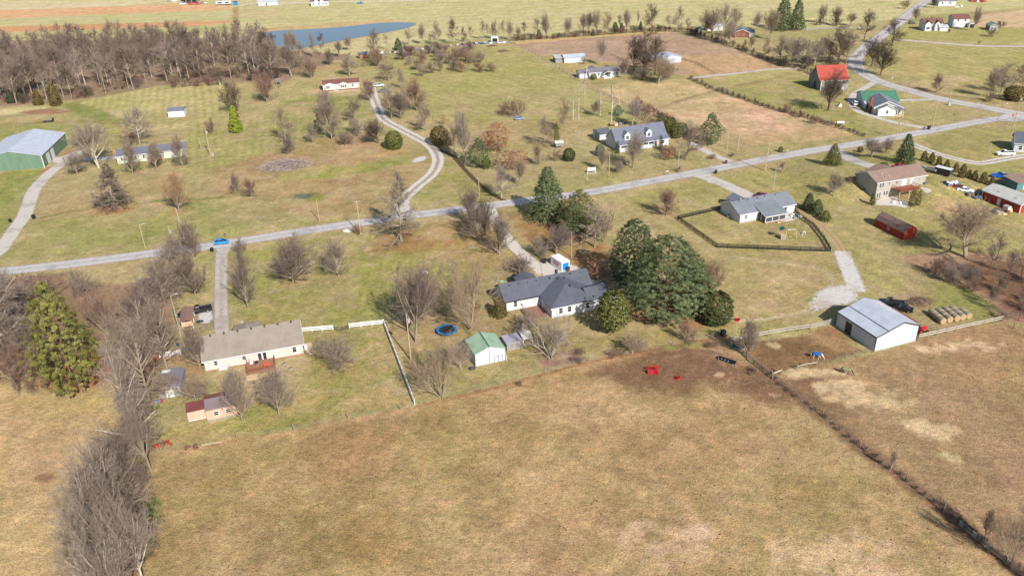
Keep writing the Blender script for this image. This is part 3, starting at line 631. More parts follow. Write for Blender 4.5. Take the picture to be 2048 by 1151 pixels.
# stems, tilt, len, L1(n, tmin, ang0, ang1, len0, len1, up), L2(n, ratio, ang, up), L3(n, ratio), L4(n, ratio), wood radius, twig width
KIND = {
 'oak':  (1, (0, 4), .72, (20, .26, 78, 22, .46, .34, .08), (10, .5, 46, .07), (8, .5), (10, .5), .021, .0012),
 'pear': (1, (0, 3), .46, (34, .16, 58, 6, .60, .60, .09), (9, .42, 32, .08), (7, .45), (9, .55), .017, .0013),
 'vase': (2, (3, 12), .42, (11, .45, 50, 12, .62, .62, .04), (12, .45, 42, .07), (8, .5), (10, .5), .021, .0012),
 'multi':(9, (10, 52), .80, (9, .2, 36, 22, .40, .28, .07), (6, .55, 38, .06), (5, .55), (8, .5), .010, .0012),
 'pin':  (1, (0, 2), .97, (56, .12, 108, 16, .34, .15, .03), (9, .42, 38, .02), (7, .5), (9, .5), .017, .0013),
 'cone': (1, (0, 1), .98, (110, .03, 95, 45, .34, .05, .03), (9, .36, 42, .04), (6, .55), (8, .55), .018, .0018),
 'dead': (1, (0, 2), .98, (52, .2, 88, 35, .30, .10, .10), (6, .38, 40, .06), (3, .6), (2, .5), .012, .0022),
 'birch':(1, (0, 3), .98, (20, .30, 55, 25, .17, .08, .08), (5, .5, 35, .05), (5, .55), (6, .5), .011, .0012),
 'apple':(2, (10, 30), .38, (9, .4, 75, 28, .62, .55, .03), (11, .48, 55, .03), (9, .5), (11, .5), .024, .0014),
 'wood': (1, (0, 5), .84, (15, .34, 52, 16, .36, .26, .10), (8, .5, 42, .08), (7, .5), (8, .5), .012, .0012),
 'woodlite': (1, (0, 5), .84, (13, .34, 52, 16, .36, .26, .10), (6, .5, 42, .08), (6, .5), (6, .5), .012, .0020),
 'bush': (16, (5, 65), .80, (7, .25, 35, 25, .34, .26, .06), (6, .55, 35, .04), (5, .55), (7, .5), .009, .0020),
}
def gen_bare(kind, seed):
    rng = np.random.default_rng(seed); ns, tilt, sl, L1, L2, L3, L4, wr, tw = KIND[kind]
    az = rng.uniform(0, 6.28, ns)+np.arange(ns)*2.4; tl = np.radians(rng.uniform(tilt[0], tilt[1], ns))
    d = np.stack([np.sin(tl)*np.cos(az), np.sin(tl)*np.sin(az), np.cos(tl)], 1); ln = np.full(ns, sl)*rng.uniform(.8, 1, ns) if ns > 1 else np.array([sl])
    st = d*np.array([1, 1, 0])*.03
    S = curve(rng, st, d, ln, 6, .03, .03); V = []; Q = []
    r0 = np.full(ns, wr if ns < 3 else wr*.8)
    tv, tq = tubes(S, r0, r0*(.2 if sl > .7 else .55), 6); TV = [tv]; TQ = [tq]
    s1, t1, l1, tt = kids(rng, S, ln, L1[0], L1[1]); u = (tt-L1[1])/(1-L1[1])
    a1 = np.radians(L1[2]+(L1[3]-L1[2])*u+rng.normal(0, 5, len(u))); len1 = (L1[4]+(L1[5]-L1[4])*u)*rng.uniform(.7, 1.1, len(u))*(ln.mean()/sl if ns > 1 else 1)
    B1 = curve(rng, s1, spread(rng, t1, a1), len1, 4, L1[6], .09)
    rr = np.minimum(wr*.62, len1*.035+.001)*(1-.45*u); v, q = tubes(B1, rr, rr*.3, 5); TV.append(v); TQ.append(q+len(TV[0]))
    s2, t2, l2, tt2 = kids(rng, B1, len1, L2[0], .18); len2 = l2*L2[1]*(1.15-.55*tt2)*rng.uniform(.6, 1.2, len(tt2))
    B2 = curve(rng, s2, spread(rng, t2, np.radians(rng.normal(L2[2], 10, len(tt2)))), len2, 3, L2[3], .12)
    r2 = np.clip(len2*.018, tw*.9, wr*.3); v, q = tubes(B2, r2, r2*.35, 3); V.append(v); Q.append(q); off = len(v)
    s3, t3, l3, tt3 = kids(rng, B2, len2, L3[0], .15); len3 = l3*L3[1]*rng.uniform(.5, 1.2, len(tt3))
    B3 = curve(rng, s3, spread(rng, t3, np.radians(rng.normal(40, 12, len(tt3)))), len3, 2, .06, .15)
    r3 = np.full(len(len3), tw*.75); v, q = tubes(B3, r3, r3*.4, 3); V.append(v); Q.append(q+off); off += len(v)
    s4, t4, l4, tt4 = kids(rng, B3, len3, L4[0], .1); len4 = np.maximum(l4*L4[1]*rng.uniform(.6, 1.4, len(tt4)), .012)
    d4 = nrm(spread(rng, t4, np.radians(rng.normal(38, 14, len(tt4))))+np.array([0, 0, .12])); p = nrm(np.cross(d4, rng.normal(0, 1, d4.shape)))
    v = np.stack([s4-p*tw*.8, s4+p*tw*.8, s4+d4*len4[:, None]], 1).reshape(-1, 3); tri = np.arange(len(v)).reshape(-1, 3)+off; V.append(v)
    TVa = np.concatenate(TV); Va = np.concatenate(V)
    h = np.percentile(Va[:, 2], 98.8); rad = np.percentile(np.hypot(Va[:, 0], Va[:, 1]), 93)
    sc = np.array([.5/rad, .5/rad, 1/h]); TVa = TVa*sc; Va = Va*sc; TVa[:, 2] = np.maximum(TVa[:, 2], -.01); Va[:, 2] = np.maximum(Va[:, 2], .005)
    # keep trunk thickness sane when the crown is narrow
    return (TVa, np.concatenate(TQ)), (Va, np.concatenate(Q), tri), rad/h
# evergreen / leafy crowns: profile(t)-> radius 0..1, thousands of small leaf faces gathered in clumps on limbs
PROF = {
 'spruce': lambda t: np.clip((1-t)**.62, 0, 1)*(t > .03),
 'cedar':  lambda t: np.clip((1-t)**.55*(.55+.45*np.minimum(t/.15, 1)), 0, 1),
 'arb':    lambda t: np.clip((1-t)**.35, 0, 1)*(.75+.25*np.minimum(t/.2, 1)),
 'round':  lambda t: np.sqrt(np.clip(1-((t-.45)/.56)**2, 0, 1)),
 'bigpine': lambda t: np.clip(np.where(t < .35, .55+.45*t/.35, (1-(t-.35)/.65)**.55), 0, 1)*(t > .06),
 'oval':   lambda t: np.sqrt(np.clip(1-((t-.55)/.46)**2, 0, 1))*(t > .1),
 'openpine': lambda t: np.clip(np.where(t < .4, .5+.5*t/.4, (1-(t-.4)/.6)**.8), 0, 1)*(t > .12),
}
#          profile, nclump, leaves/clump, clump radius, leaf size, inner fill, jag
EVER = {
 'spruce': ('spruce', 700, 40, .040, .014, .45, .12), 'cedar': ('cedar', 520, 46, .050, .021, .5, .12),
 'arb': ('arb', 420, 40, .048, .017, .6, .06), 'yew': ('round', 900, 50, .045, .019, .35, .05),
 'bigpine': ('bigpine', 1700, 44, .032, .0090, .34, .16), 'openpine': ('openpine', 860, 40, .040, .0115, .35, .26),
 'magnolia': ('oval', 700, 34, .046, .025, .45, .09), 'leafy': ('oval', 300, 14, .07, .025, .3, .2), 'fir': ('spruce', 1300, 42, .040, .0125, .42, .20),
}
def gen_ever(kind, seed):
    rng = np.random.default_rng(seed); pf, nc, nl, cr, ls, inner, jag = EVER[kind]; P = PROF[pf]
    t = rng.uniform(.02, .985, nc*5); keep = rng.uniform(0, 1, nc*5) < (P(t)*.85+.08); t = t[keep][:nc]; n = len(t)
    az = rng.uniform(0, 6.283, n)
    lob = 1+jag*np.sin(az*3+seed+t*9)*.6+jag*rng.normal(0, .7, n)
    r = .5*P(t)*np.clip(lob, .4, 1.4)*(1-inner*rng.uniform(0, 1, n)**2.2)
    c = np.stack([r*np.cos(az), r*np.sin(az), t], 1)
    tint = rng.uniform(.55, 1.35, n)
    out = nrm(c*np.array([1, 1, 0])+1e-6)
    off = rng.normal(0, 1, (n, nl, 3)); off = off/np.linalg.norm(off, axis=2, keepdims=True)*rng.uniform(.2, 1, (n, nl, 1))
    sz = cr*rng.uniform(.6, 1.25, n)
    p = c[:, None, :]+off*sz[:, None, None]*np.array([1.0, 1.0, .42])+out[:, None, :]*np.abs(rng.normal(0, .35, (n, nl, 1)))*sz[:, None, None]
    p = p.reshape(-1, 3); m = len(p); s = ls*rng.uniform(.6, 1.4, m)
    nn = nrm(np.repeat(out, nl, 0)*.8+np.array([0, 0, .55])+rng.normal(0, .45, (m, 3))); a = nrm(np.cross(nn, rng.normal(0, 1, (m, 3)))); b = np.cross(nn, a)
    v = np.stack([p-b*s[:, None]*.5, p+b*s[:, None]*.5, p+a*s[:, None]*1.1], 1).reshape(-1, 3)
    v[:, 2] = np.maximum(v[:, 2], .004)
    tri = np.arange(len(v)).reshape(-1, 3)
    # trunk and limbs
    S = curve(rng, np.zeros((1, 3)), np.array([[0, 0, 1.]]), np.array([.93]), 6, 0, .01); TV, TQ = tubes(S, np.array([.016]), np.array([.003]), 6)
    nb = 46; s1, t1, l1, tt = kids(rng, S, np.array([.93]), nb, .08); L = .5*P(tt)*rng.uniform(.6, .9, nb)
    B = curve(rng, s1, spread(rng, t1, np.radians(rng.normal(80, 8, nb))), L, 3, .08, .06); bv, bq = tubes(B, np.full(nb, .0045), np.full(nb, .0012), 3)
    TV2 = np.concatenate([TV, bv]); TQ2 = np.concatenate([TQ, bq+len(TV)])
    return (TV2, TQ2), (v, tri), np.repeat(np.repeat(tint, nl), 3)
def leafmat(name, rgb, rough=.7, alb=1.0, trans=0):
    m = mat(name, rgb, rough=rough, var=.2, scale=.6, alb=alb)
    t = m.node_tree; N = t.nodes; L = t.links; b = N['Principled BSDF']
    src = b.inputs['Base Color'].links[0].from_socket; at = N.new('ShaderNodeAttribute'); at.attribute_name = 'tint'
    x = N.new('ShaderNodeMix'); x.data_type = 'RGBA'; x.blend_type = 'MULTIPLY'; x.inputs['Factor'].default_value = 1
    L.new(src, x.inputs['A']); L.new(at.outputs['Fac'], x.inputs['B']); L.new(x.outputs['Result'], b.inputs['Base Color']); return m
BARK = {'grey': mat('grey_bark', (150, 136, 120), var=.25, scale=6), 'pale': mat('pale_bark', (184, 173, 160), var=.2, scale=5), 'dark': mat('dark_bark', (100, 84, 72), var=.25, scale=6),
        'white': mat('white_bark', (214, 208, 200), var=.2, scale=4), 'brown': mat('brown_bark', (122, 96, 78), var=.25, scale=6)}
TWIG = {'grey': mat('grey_twigs', (142, 128, 115), scale=.5), 'purple': mat('purple_brown_twigs', (124, 109, 100), scale=.5), 'tan': mat('tan_twigs', (150, 131, 110), scale=.5),
        'red': mat('reddish_twigs', (134, 106, 94), scale=.5), 'dark': mat('dark_twigs', (94, 82, 72), scale=.5), 'pale': mat('pale_twigs', (148, 134, 122), scale=.5), 'orange': mat('orange_twigs', (164, 132, 100), scale=.5)}
LEAF = {'pine': leafmat('blue_green_needles', (94, 106, 70)), 'dark': leafmat('dark_green_needles', (76, 90, 58)), 'olive': leafmat('olive_needles', (100, 104, 52)), 'bronze': leafmat('bronze_green_needles', (104, 92, 50)),
        'gold': leafmat('golden_green_needles', (134, 146, 44)), 'lime': leafmat('yellow_green_needles', (118, 118, 60)), 'magnolia': leafmat('glossy_leaves', (98, 102, 52), .4), 'rust': leafmat('rust_leaves', (156, 110, 84)), 'brown': leafmat('brown_leaves', (150, 112, 94)), 'yew': leafmat('yew_needles', (74, 82, 44)), 'blue': leafmat('blue_needles', (96, 122, 100))}
CACHE = {}
def tree_meshes(kind, var):
    key = (kind, var)
    if key in CACHE: return CACHE[key]
    seed = (sum(ord(ch)*7 for ch in kind)+var*101) % 9999
    if kind in KIND:
        T, Cc, asp = gen_bare(kind, seed); tm = npmesh('trunk', T[0], T[1], None, [BARK['grey']]); cm = npmesh('crown', Cc[0], Cc[1], Cc[2], [TWIG['grey']])
        no = len(T[0]); jm = npmesh('tree', np.concatenate([T[0], Cc[0]]), np.concatenate([T[1], Cc[1]+no]), Cc[2]+no, [TWIG['grey']])
    else:
        T, Cc, tint = gen_ever(kind, seed); tm = npmesh('trunk', T[0], T[1], None, [BARK['brown']]); cm = npmesh('crown', Cc[0], None, Cc[1], [LEAF['pine']])
        a = cm.attributes.new('tint', 'FLOAT', 'POINT'); a.data.foreach_set('value', tint.astype(np.float32)); jm = cm
    CACHE[key] = (tm, cm, jm); return CACHE[key]
def setm(o, m):
    o.material_slots[0].link = 'OBJECT'; o.material_slots[0].material = m
trng = random.Random(11)
NAMES = {'spruce': 'spruce_tree', 'fir': 'spruce_tree', 'cedar': 'cedar_tree', 'arb': 'arborvitae', 'yew': 'evergreen_shrub', 'bigpine': 'pine_tree', 'openpine': 'pine_tree', 'magnolia': 'magnolia_tree', 'leafy': 'leafy_tree', 'bush': 'bare_shrub', 'multi': 'bare_shrub', 'birch': 'birch_tree', 'dead': 'dead_spruce'}
CATS = {'spruce': 'spruce', 'fir': 'spruce', 'cedar': 'cedar', 'arb': 'arborvitae', 'yew': 'shrub', 'bigpine': 'pine tree', 'openpine': 'pine tree', 'magnolia': 'magnolia tree', 'bush': 'shrub', 'multi': 'shrub'}
def T(kind, u, v, vt, wpx, label, col='grey', bark=None, group=None, whole=None, g=None, h=None, wm=None):
    g = g or G(u, v); ph = h or hgt(g, vt); W = wm or wpx/pxm((g.x, g.y, g.z+ph*.5))
    var = trng.randrange(3); tm, cm, jm = tree_meshes(kind, var); rz = trng.uniform(0, 6.28); nm = NAMES.get(kind, 'bare_tree'); cat = CATS.get(kind, 'tree')
    if whole is None: whole = (v-vt) < 34
    sc = (W, W, ph); cm_ = (LEAF if kind in EVER else TWIG)[col]
    if whole:
        o = link(nm, jm, None, g, rz); o.scale = sc; setm(o, cm_); tag(o, label, cat, group); return o
    e = empty(nm, g, rz, label, cat, group); e.scale = sc
    t = link('trunk', tm, e); setm(t, BARK[bark or ('grey' if kind in KIND else 'brown')])
    c = link('crown', cm, e); setm(c, cm_)
    return e
def ordn(i): return ORD[i] if i < 40 else 'forty '+ORD[i-40]
ORD = ['first', 'second', 'third', 'fourth', 'fifth', 'sixth', 'seventh', 'eighth', 'ninth', 'tenth', 'eleventh', 'twelfth', 'thirteenth', 'fourteenth', 'fifteenth', 'sixteenth', 'seventeenth', 'eighteenth', 'nineteenth', 'twentieth', 'twenty first', 'twenty second', 'twenty third', 'twenty fourth', 'twenty fifth', 'twenty sixth', 'twenty seventh', 'twenty eighth', 'twenty ninth', 'thirtieth', 'thirty first', 'thirty second', 'thirty third', 'thirty fourth', 'thirty fifth', 'thirty sixth', 'thirty seventh', 'thirty eighth', 'thirty ninth', 'fortieth']
# ------------------------------------------------------------ the dense wood at the upper left
WP = [(-40, 215), (0, 212), (85, 206), (200, 192), (300, 172), (420, 162), (512, 160), (560, 158), (560, 112), (440, 104), (350, 112), (200, 112), (0, 118), (-40, 120)]
wpoly = P2(WP); wr_ = random.Random(5); cnt = 0; placed = []
while cnt < 250:
    x = wr_.uniform(wpoly[:, 0].min(), wpoly[:, 0].max()); y = wr_.uniform(wpoly[:, 1].min(), wpoly[:, 1].max())
    if sdist(wpoly, np.array([x]), np.array([y]))[0] < 0: continue
    if any((x-a)**2+(y-b)**2 < 12 for a, b in placed): continue
    if x > -150 and wr_.random() < .25: continue
    placed.append((x, y)); cnt += 1
def nearness(p):        # how far behind the front edge of the wood
    return p[1]-np.interp(p[0], fx_, fy_)
fr = sorted([tuple(G(u, v)[:2]) for u, v in WP[1:8]]); fx_ = [a for a, b in fr]; fy_ = [b for a, b in fr]
placed.sort(key=lambda p: p[1]-np.interp(p[0], fx_, fy_))
SV_, SQ_, ST_, so_ = [], [], [], 0
rank = {k: i for i, k in enumerate(sorted(range(78), key=lambda k: proj((placed[k][0], placed[k][1], 0))[0]))}
for k, (x, y) in enumerate(placed):
    h = wr_.uniform(11, 22); W = h*wr_.uniform(.36, .58)
    if k < 78:
        c = wr_.choice(['grey', 'purple', 'purple', 'dark', 'pale', 'grey'])
        T('wood', 0, 100, 0, 0, f'tall bare tree at the front of the dense wood, {ordn(rank[k])} from the left', c, wr_.choice(['pale', 'grey', 'grey']), group='trees of the dense wood', g=Vector((x, y, 0)), h=h, wm=W, whole=False)
    else:
        if ('wl', k % 3) not in CACHE: CACHE[('wl', k % 3)] = gen_bare('woodlite', 300+k % 3)
        (tv, tq), (cv, cq, ct), _ = CACHE[('wl', k % 3)]; a = wr_.uniform(0, 6.28); M = np.array([[math.cos(a), -math.sin(a), 0], [math.sin(a), math.cos(a), 0], [0, 0, 1]])
        v = (np.concatenate([tv, cv]) @ M.T)*np.array([W, W, h])+np.array([x, y, 0]); SV_.append(v); SQ_ += [tq+so_, cq+len(tv)+so_]; ST_.append(ct+len(tv)+so_); so_ += len(v)
tag(link('wood_trees', npmesh('wood_trees', np.concatenate(SV_), np.concatenate(SQ_), np.concatenate(ST_), [TWIG['purple']])), 'bare trees massed behind the front row of the dense wood', 'trees', kind='stuff')
cnt = 0
for i, x in enumerate(sorted(wr_.uniform(-60, 560) for _ in range(46))):
    v0 = float(np.interp(x, [-60, 0, 85, 200, 300, 420, 560], [217, 212, 206, 192, 172, 163, 160]))-wr_.uniform(0, 12)
    T('bush', x, v0, v0-wr_.uniform(10, 22), wr_.uniform(18, 34), f'tangled bare bush at the edge of the dense wood, {ordn(i)} from the left', wr_.choice(['purple', 'dark', 'tan', 'red']), group='undergrowth bushes of the dense wood')
T('cedar', 113, 211, 165, 26, 'olive brown cedar with a leaning white trunk before the dense wood', 'bronze')
T('cedar', 78, 210, 180, 22, 'dull olive cedar half hidden at the edge of the dense wood', 'bronze')
T('cedar', 24, 206, 180, 20, 'small dark cedar among the bare trunks at the far left of the wood', 'dark')
T('cedar', 400, 150, 125, 12, 'small dark evergreen inside the right half of the dense wood', 'dark')
for i, (u, v, vt, w, c) in enumerate([(350, 175, 158, 26, 'red'), (372, 174, 157, 28, 'tan'), (395, 173, 155, 30, 'red'), (418, 172, 154, 30, 'red'), (440, 170, 152, 26, 'purple')]):
    T('bush', u, v, vt, w, ['first', 'second', 'third', 'fourth', 'fifth'][i]+' reddish bush from the left in the low hedge before the dense wood', c, group='low hedge before the dense wood')

# (kind, u, v, top, width, colour, label)
TR = [
# upper left
('oak', 280, 289, 216, 66, 'pale', 'large pale bare tree behind the mint house, its crown spreading left'),
('bush', 262, 288, 262, 50, 'red', 'reddish bush at the foot of the large tree behind the mint house'),
('vase', 198, 336, 248, 74, 'pale', 'wide pale bare tree where the gravel forks to the mint house'),
('vase', 156, 350, 300, 40, 'grey', 'small leaning bare tree beside the gravel fork near the green barn'),
('pear', 266, 348, 276, 42, 'grey', 'bare tree before the left windows of the mint house'),
('vase', 313, 342, 284, 36, 'grey', 'thin bare tree before the wooden porch of the mint house'),
('pear', 366, 334, 268, 38, 'grey', 'bare tree before the right end of the mint house'),
('cone', 228, 414, 328, 64, 'purple', 'tall conical bare cypress in the front lawn, orange needles below'),
('pear', 358, 421, 346, 56, 'orange', 'orange tinted bare willow beside the utility pole'),
('bush', 425, 267, 237, 26, 'red', 'round reddish bare shrub left of the golden conifer'),
('multi', 476, 222, 165, 64, 'dark', 'broad dark bare tree behind the golden green conifer'),
('cedar', 474, 265, 210, 28, 'gold', 'bright golden green conifer standing alone on the lawn'),
('pear', 472, 389, 347, 24, 'purple', 'small bare tree by the ditch, left of a pair'),
('pear', 503, 394, 356, 32, 'red', 'small bare tree by the ditch, right of a pair'),
('pear', 577, 309, 272, 36, 'purple', 'small round bare tree above the brush pile'),
('oak', 572, 283, 214, 40, 'grey', 'bare tree growing left of the mobile home lawn'),
('pear', 626, 286, 247, 26, 'grey', 'small bare tree below the mobile home lawn'),
('pear', 534, 206, 145, 44, 'red', 'reddish round topped bare tree left of the mobile home'),
('oak', 545, 156, 78, 60, 'purple', 'large bare tree at the right end of the dense wood'),
('oak', 583, 152, 92, 62, 'purple', 'large purple brown bare tree below the pond'),
('oak', 604, 136, 84, 40, 'grey', 'bare tree just below the left end of the pond'),
('cedar', 573, 118, 93, 12, 'dark', 'small dark cedar at the lower left of the pond'),
('pear', 623, 157, 118, 32, 'red', 'reddish bare tree behind the mobile home, to its left'),
('pear', 658, 130, 97, 26, 'purple', 'purplish round bare tree between the pond and mobile home'),
('oak', 699, 153, 107, 42, 'grey', 'bare tree directly behind the right half of the mobile home'),
('vase', 678, 115, 82, 20, 'grey', 'leaning bare tree below the middle of the pond'),
('multi', 727, 133, 122, 12, 'tan', 'tan shrub in front of the small brown shed'),
('oak', 752, 126, 58, 42, 'purple', 'tall bare tree right of the small brown shed'),
('pear', 756, 134, 100, 30, 'red', 'reddish bare tree in front of the tall one by the brown shed'),
('pear', 740, 202, 160, 32, 'red', 'bare tree left of the parked cars at the top of the lane'),
('oak', 778, 162, 126, 44, 'purple', 'bare tree behind the parked cars at the top of the lane'),
('oak', 803, 178, 136, 24, 'grey', 'thin bare tree right of the parked cars'),
('oak', 783, 236, 172, 44, 'grey', 'bare tree right of the lane, first below the parked cars'),
('pear', 802, 238, 180, 44, 'purple', 'bare tree right of the lane, second below the parked cars'),
('pear', 834, 222, 158, 50, 'red', 'dense reddish bare tree farther right of the lane'),
('oak', 853, 262, 204, 38, 'grey', 'bare tree with a tall clean trunk casting a long shadow'),
('pear', 664, 279, 184, 54, 'grey', 'tall bare tree in the middle of the orchard below the mobile home'),
('oak', 650, 232, 182, 44, 'purple', 'bare tree just below the mobile home porch'),
('cedar', 642, 250, 217, 22, 'bronze', 'dark olive cedar among the bare trees below the mobile home'),
('oak', 712, 241, 196, 38, 'purple', 'bare tree left of the lane bend, upper one'),
('apple', 709, 268, 236, 46, 'grey', 'low spreading bare tree in the orchard below the mobile home'),
('apple', 690, 291, 262, 36, 'purple', 'lowest spreading bare tree of the orchard below the mobile home'),
('vase', 757, 287, 240, 52, 'dark', 'dark bare tree left of the lane with a fan of branches'),
('yew', 789, 297, 262, 34, 'olive', 'rounded golden olive evergreen beside the curving lane'),
('yew', 880, 289, 252, 36, 'bronze', 'dark bronze evergreen right of the curving lane'),
('leafy', 887, 250, 229, 9, 'rust', 'tiny orange leaved sapling by the field ditch'),
# centre by the creek
('oak', 910, 303, 244, 40, 'tan', 'pale tan bare tree beside the creek head'),
('vase', 932, 325, 216, 44, 'pale', 'tall pale sycamore beside the creek'),
('openpine', 958, 334, 275, 46, 'pine', 'green pine on the right bank of the creek'),
('yew', 972, 337, 312, 18, 'olive', 'small dense green shrub at the foot of the creek pine'),
('leafy', 997, 302, 246, 42, 'rust', 'rust orange oak keeping its leaves behind the creek pine'),
('leafy', 975, 300, 262, 26, 'rust', 'smaller rust leaved oak left of the tall rust oak'),
('leafy', 1010, 338, 300, 44, 'brown', 'brown leaved oak right of the creek pine'),
('oak', 1003, 396, 330, 52, 'pale', 'pale bare tree where the creek meets the road'),
('vase', 1038, 372, 318, 34, 'tan', 'slim tan bare tree left of the large spruce by the road'),
('leafy', 1036, 338, 300, 40, 'rust', 'orange leaved small oak above the road spruce'),
('pear', 1078, 330, 286, 30, 'tan', 'thin tan bare tree behind the road spruce'),
('bush', 1034, 234, 200, 40, 'red', 'red brown thicket in the long field, right clump'),
('bush', 1010, 230, 205, 34, 'red', 'red brown thicket in the long field, left clump'),
('oak', 1090, 292, 232, 46, 'grey', 'round crowned bare tree left of the small hutch'),
('openpine', 1113, 292, 242, 12, 'olive', 'thin young pine beside the small hutch'),
('oak', 1131, 262, 194, 30, 'tan', 'thin bare tree in the young grove behind the dormered house'),
('birch', 1146, 240, 184, 10, 'pale', 'white stemmed young tree, leftmost in the slender row behind the hutch'),
('birch', 1158, 241, 172, 10, 'pale', 'white stemmed young tree, second from left in the slender row'),
('birch', 1170, 219, 148, 10, 'pale', 'white stemmed young tree, third from left and farther back'),
('birch', 1201, 232, 160, 10, 'pale', 'white stemmed young tree, fourth from left in the slender row'),
('birch', 1223, 244, 166, 14, 'pale', 'tallest white stemmed young tree, just behind the dormered house'),
('birch', 1239, 212, 156, 8, 'pale', 'white stemmed young tree, rightmost and most distant of the row'),
('pear', 1190, 232, 200, 22, 'grey', 'small bare tree among the white stemmed young trees'),
('openpine', 1236, 232, 209, 20, 'blue', 'small bluish pine beside the tallest white stemmed tree'),
('vase', 1264, 252, 198, 36, 'pale', 'pale forked bare tree rising behind the dormered house'),
('leafy', 1274, 232, 192, 12, 'rust', 'small rust leaved tree beside the dirt lane'),
('oak', 1290, 256, 214, 34, 'red', 'reddish bare tree behind the right half of the dormered house'),
('openpine', 1322, 246, 223, 20, 'dark', 'small dark pine at the field edge behind the dormered house'),
('yew', 1340, 262, 234, 24, 'olive', 'olive shrub behind the dormered house, left of three'),
('yew', 1352, 275, 246, 26, 'olive', 'olive shrub behind the dormered house, middle of three'),
('yew', 1364, 272, 246, 22, 'dark', 'dark shrub behind the dormered house, right of three'),
('openpine', 1420, 289, 224, 46, 'pine', 'handsome green pine at the corner of the stubble field'),
('oak', 1372, 320, 246, 66, 'purple', 'wide purple grey bare tree right of the dormered house'),
('vase', 1266, 335, 262, 50, 'grey', 'bare tree on the lawn in front of the dormered house'),
('arb', 1235, 307, 281, 11, 'yew', 'narrow arborvitae at the left front corner of the dormered house'),
('arb', 1321, 299, 270, 10, 'yew', 'narrow arborvitae at the right of the white porch'),
('arb', 1192, 282, 260, 6, 'yew', 'narrow arborvitae by the white shed, left of two'),
('arb', 1197, 284, 263, 6, 'yew', 'narrow arborvitae by the white shed, right of two'),
('leafy', 1335, 319, 288, 28, 'rust', 'small orange leaved tree on the lawn of the dormered house'),
('yew', 1200, 311, 289, 18, 'blue', 'grey green rounded evergreen left of the dormered house'),
('vase', 1204, 341, 296, 22, 'grey', 'thin bare tree before the grey green evergreen'),
('apple', 1234, 346, 320, 26, 'grey', 'small twiggy bare tree right of the roadside pole'),
('yew', 1138, 321, 296, 24, 'yew', 'round dark cedar on the lawn below the hutch'),
('multi', 1110, 323, 298, 34, 'tan', 'twiggy olive tan bush left of the round dark cedar'),
('leafy', 1192, 558, 523, 34, 'brown', 'small tree with clinging brown leaves behind the white house'),
# scrub by hut
('bush', 1356, 344, 332, 20, 'tan', 'dry grass clump around a roadside pole'),
('bush', 1424, 318, 308, 20, 'red', 'reddish low shrub beside the grey driveway'),
('bush', 1464, 313, 305, 14, 'red', 'small reddish shrub between the driveway and the field lane'),
('bush', 1168, 129, 113, 16, 'tan', 'tan shrub at the corner of the long white shed'),
('yew', 1187, 159, 148, 13, 'olive', 'dark green shrub before the old porch house'),
# tree cluster by old house
('oak', 1286, 156, 64, 76, 'dark', 'huge dark bare tree beside the old porch house'),
('oak', 1268, 148, 72, 54, 'dark', 'left companion of the huge dark bare tree'),
('oak', 1310, 150, 74, 54, 'dark', 'right companion of the huge dark bare tree'),
('vase', 1316, 168, 116, 62, 'tan', 'pale spreading bare tree in front of the dark cluster'),
('bush', 1284, 160, 134, 44, 'purple', 'purple brown bush under the huge dark tree, left'),
('bush', 1336, 158, 128, 36, 'purple', 'purple brown bush under the huge dark tree, right'),
('vase', 1201, 131, 78, 24, 'pale', 'ivy footed bare tree between the long white shed and porch house'),
('vase', 1251, 158, 116, 20, 'red', 'ivy covered bare tree right of the old porch house'),
# right top
('fir', 1564, 60, -8, 42, 'pine', 'left and taller of the two far pines by the drive'),
('fir', 1592, 60, -2, 32, 'pine', 'right and narrower of the two far pines by the drive'),
('oak', 1728, 79, 20, 34, 'dark', 'leaning dark bare tree left of the winding road'),
('bush', 1640, 50, 34, 26, 'dark', 'dark bush behind the far drive, left of two'),
('bush', 1672, 52, 34, 26, 'dark', 'dark bush behind the far drive, right of two'),
('vase', 1646, 47, 10, 22, 'grey', 'bare tree behind the far drive, left one'),
('vase', 1671, 51, 14, 24, 'grey', 'bare tree behind the far drive, right one'),
('vase', 1700, 52, 26, 20, 'grey', 'small bare tree between the far drive and the winding road'),
('vase', 1831, 43, 12, 16, 'grey', 'small bare tree beside the yellow sign at the top of the road'),
('bush', 1809, 18, 0, 20, 'red', 'reddish lone bush left of the top of the winding road'),
('vase', 1743, 133, 76, 42, 'dark', 'bare tree inside the road bend, left of the pair'),
('vase', 1760, 151, 86, 46, 'dark', 'leaning bare tree inside the road bend, right of the pair'),
('oak', 1783, 92, 38, 46, 'dark', 'bare tree overhanging the road bend from the right'),
('oak', 1560, 124, 70, 44, 'grey', 'bare tree at the left end of the thicket above the red roofed barn'),
('vase', 1583, 130, 74, 40, 'pale', 'second bare tree in the thicket above the red roofed barn'),
('oak', 1604, 133, 76, 42, 'grey', 'third bare tree in the thicket above the red roofed barn'),
('vase', 1628, 130, 80, 40, 'pale', 'fourth bare tree in the thicket above the red roofed barn'),
('oak', 1652, 128, 72, 42, 'dark', 'fifth bare tree in the thicket above the red roofed barn'),
('oak', 1676, 130, 54, 54, 'dark', 'tallest dark bare tree in the thicket above the red roofed barn'),
('oak', 1692, 126, 60, 44, 'grey', 'last bare tree in the thicket, nearest the road bend'),
('bush', 1570, 132, 112, 46, 'dark', 'dark brush under the left of the barn thicket'),
('bush', 1615, 134, 112, 50, 'dark', 'dark brush under the middle of the barn thicket'),
('bush', 1660, 136, 112, 50, 'dark', 'dark brush under the right of the barn thicket'),
('vase', 1656, 221, 140, 58, 'dark', 'leaning dark bare tree before the red roofed barn'),
('pear', 1873, 185, 148, 26, 'red', 'small reddish bare tree alone in the right meadow'),
('vase', 1986, 196, 134, 34, 'grey', 'bare tree at the left of the right meadow thicket'),
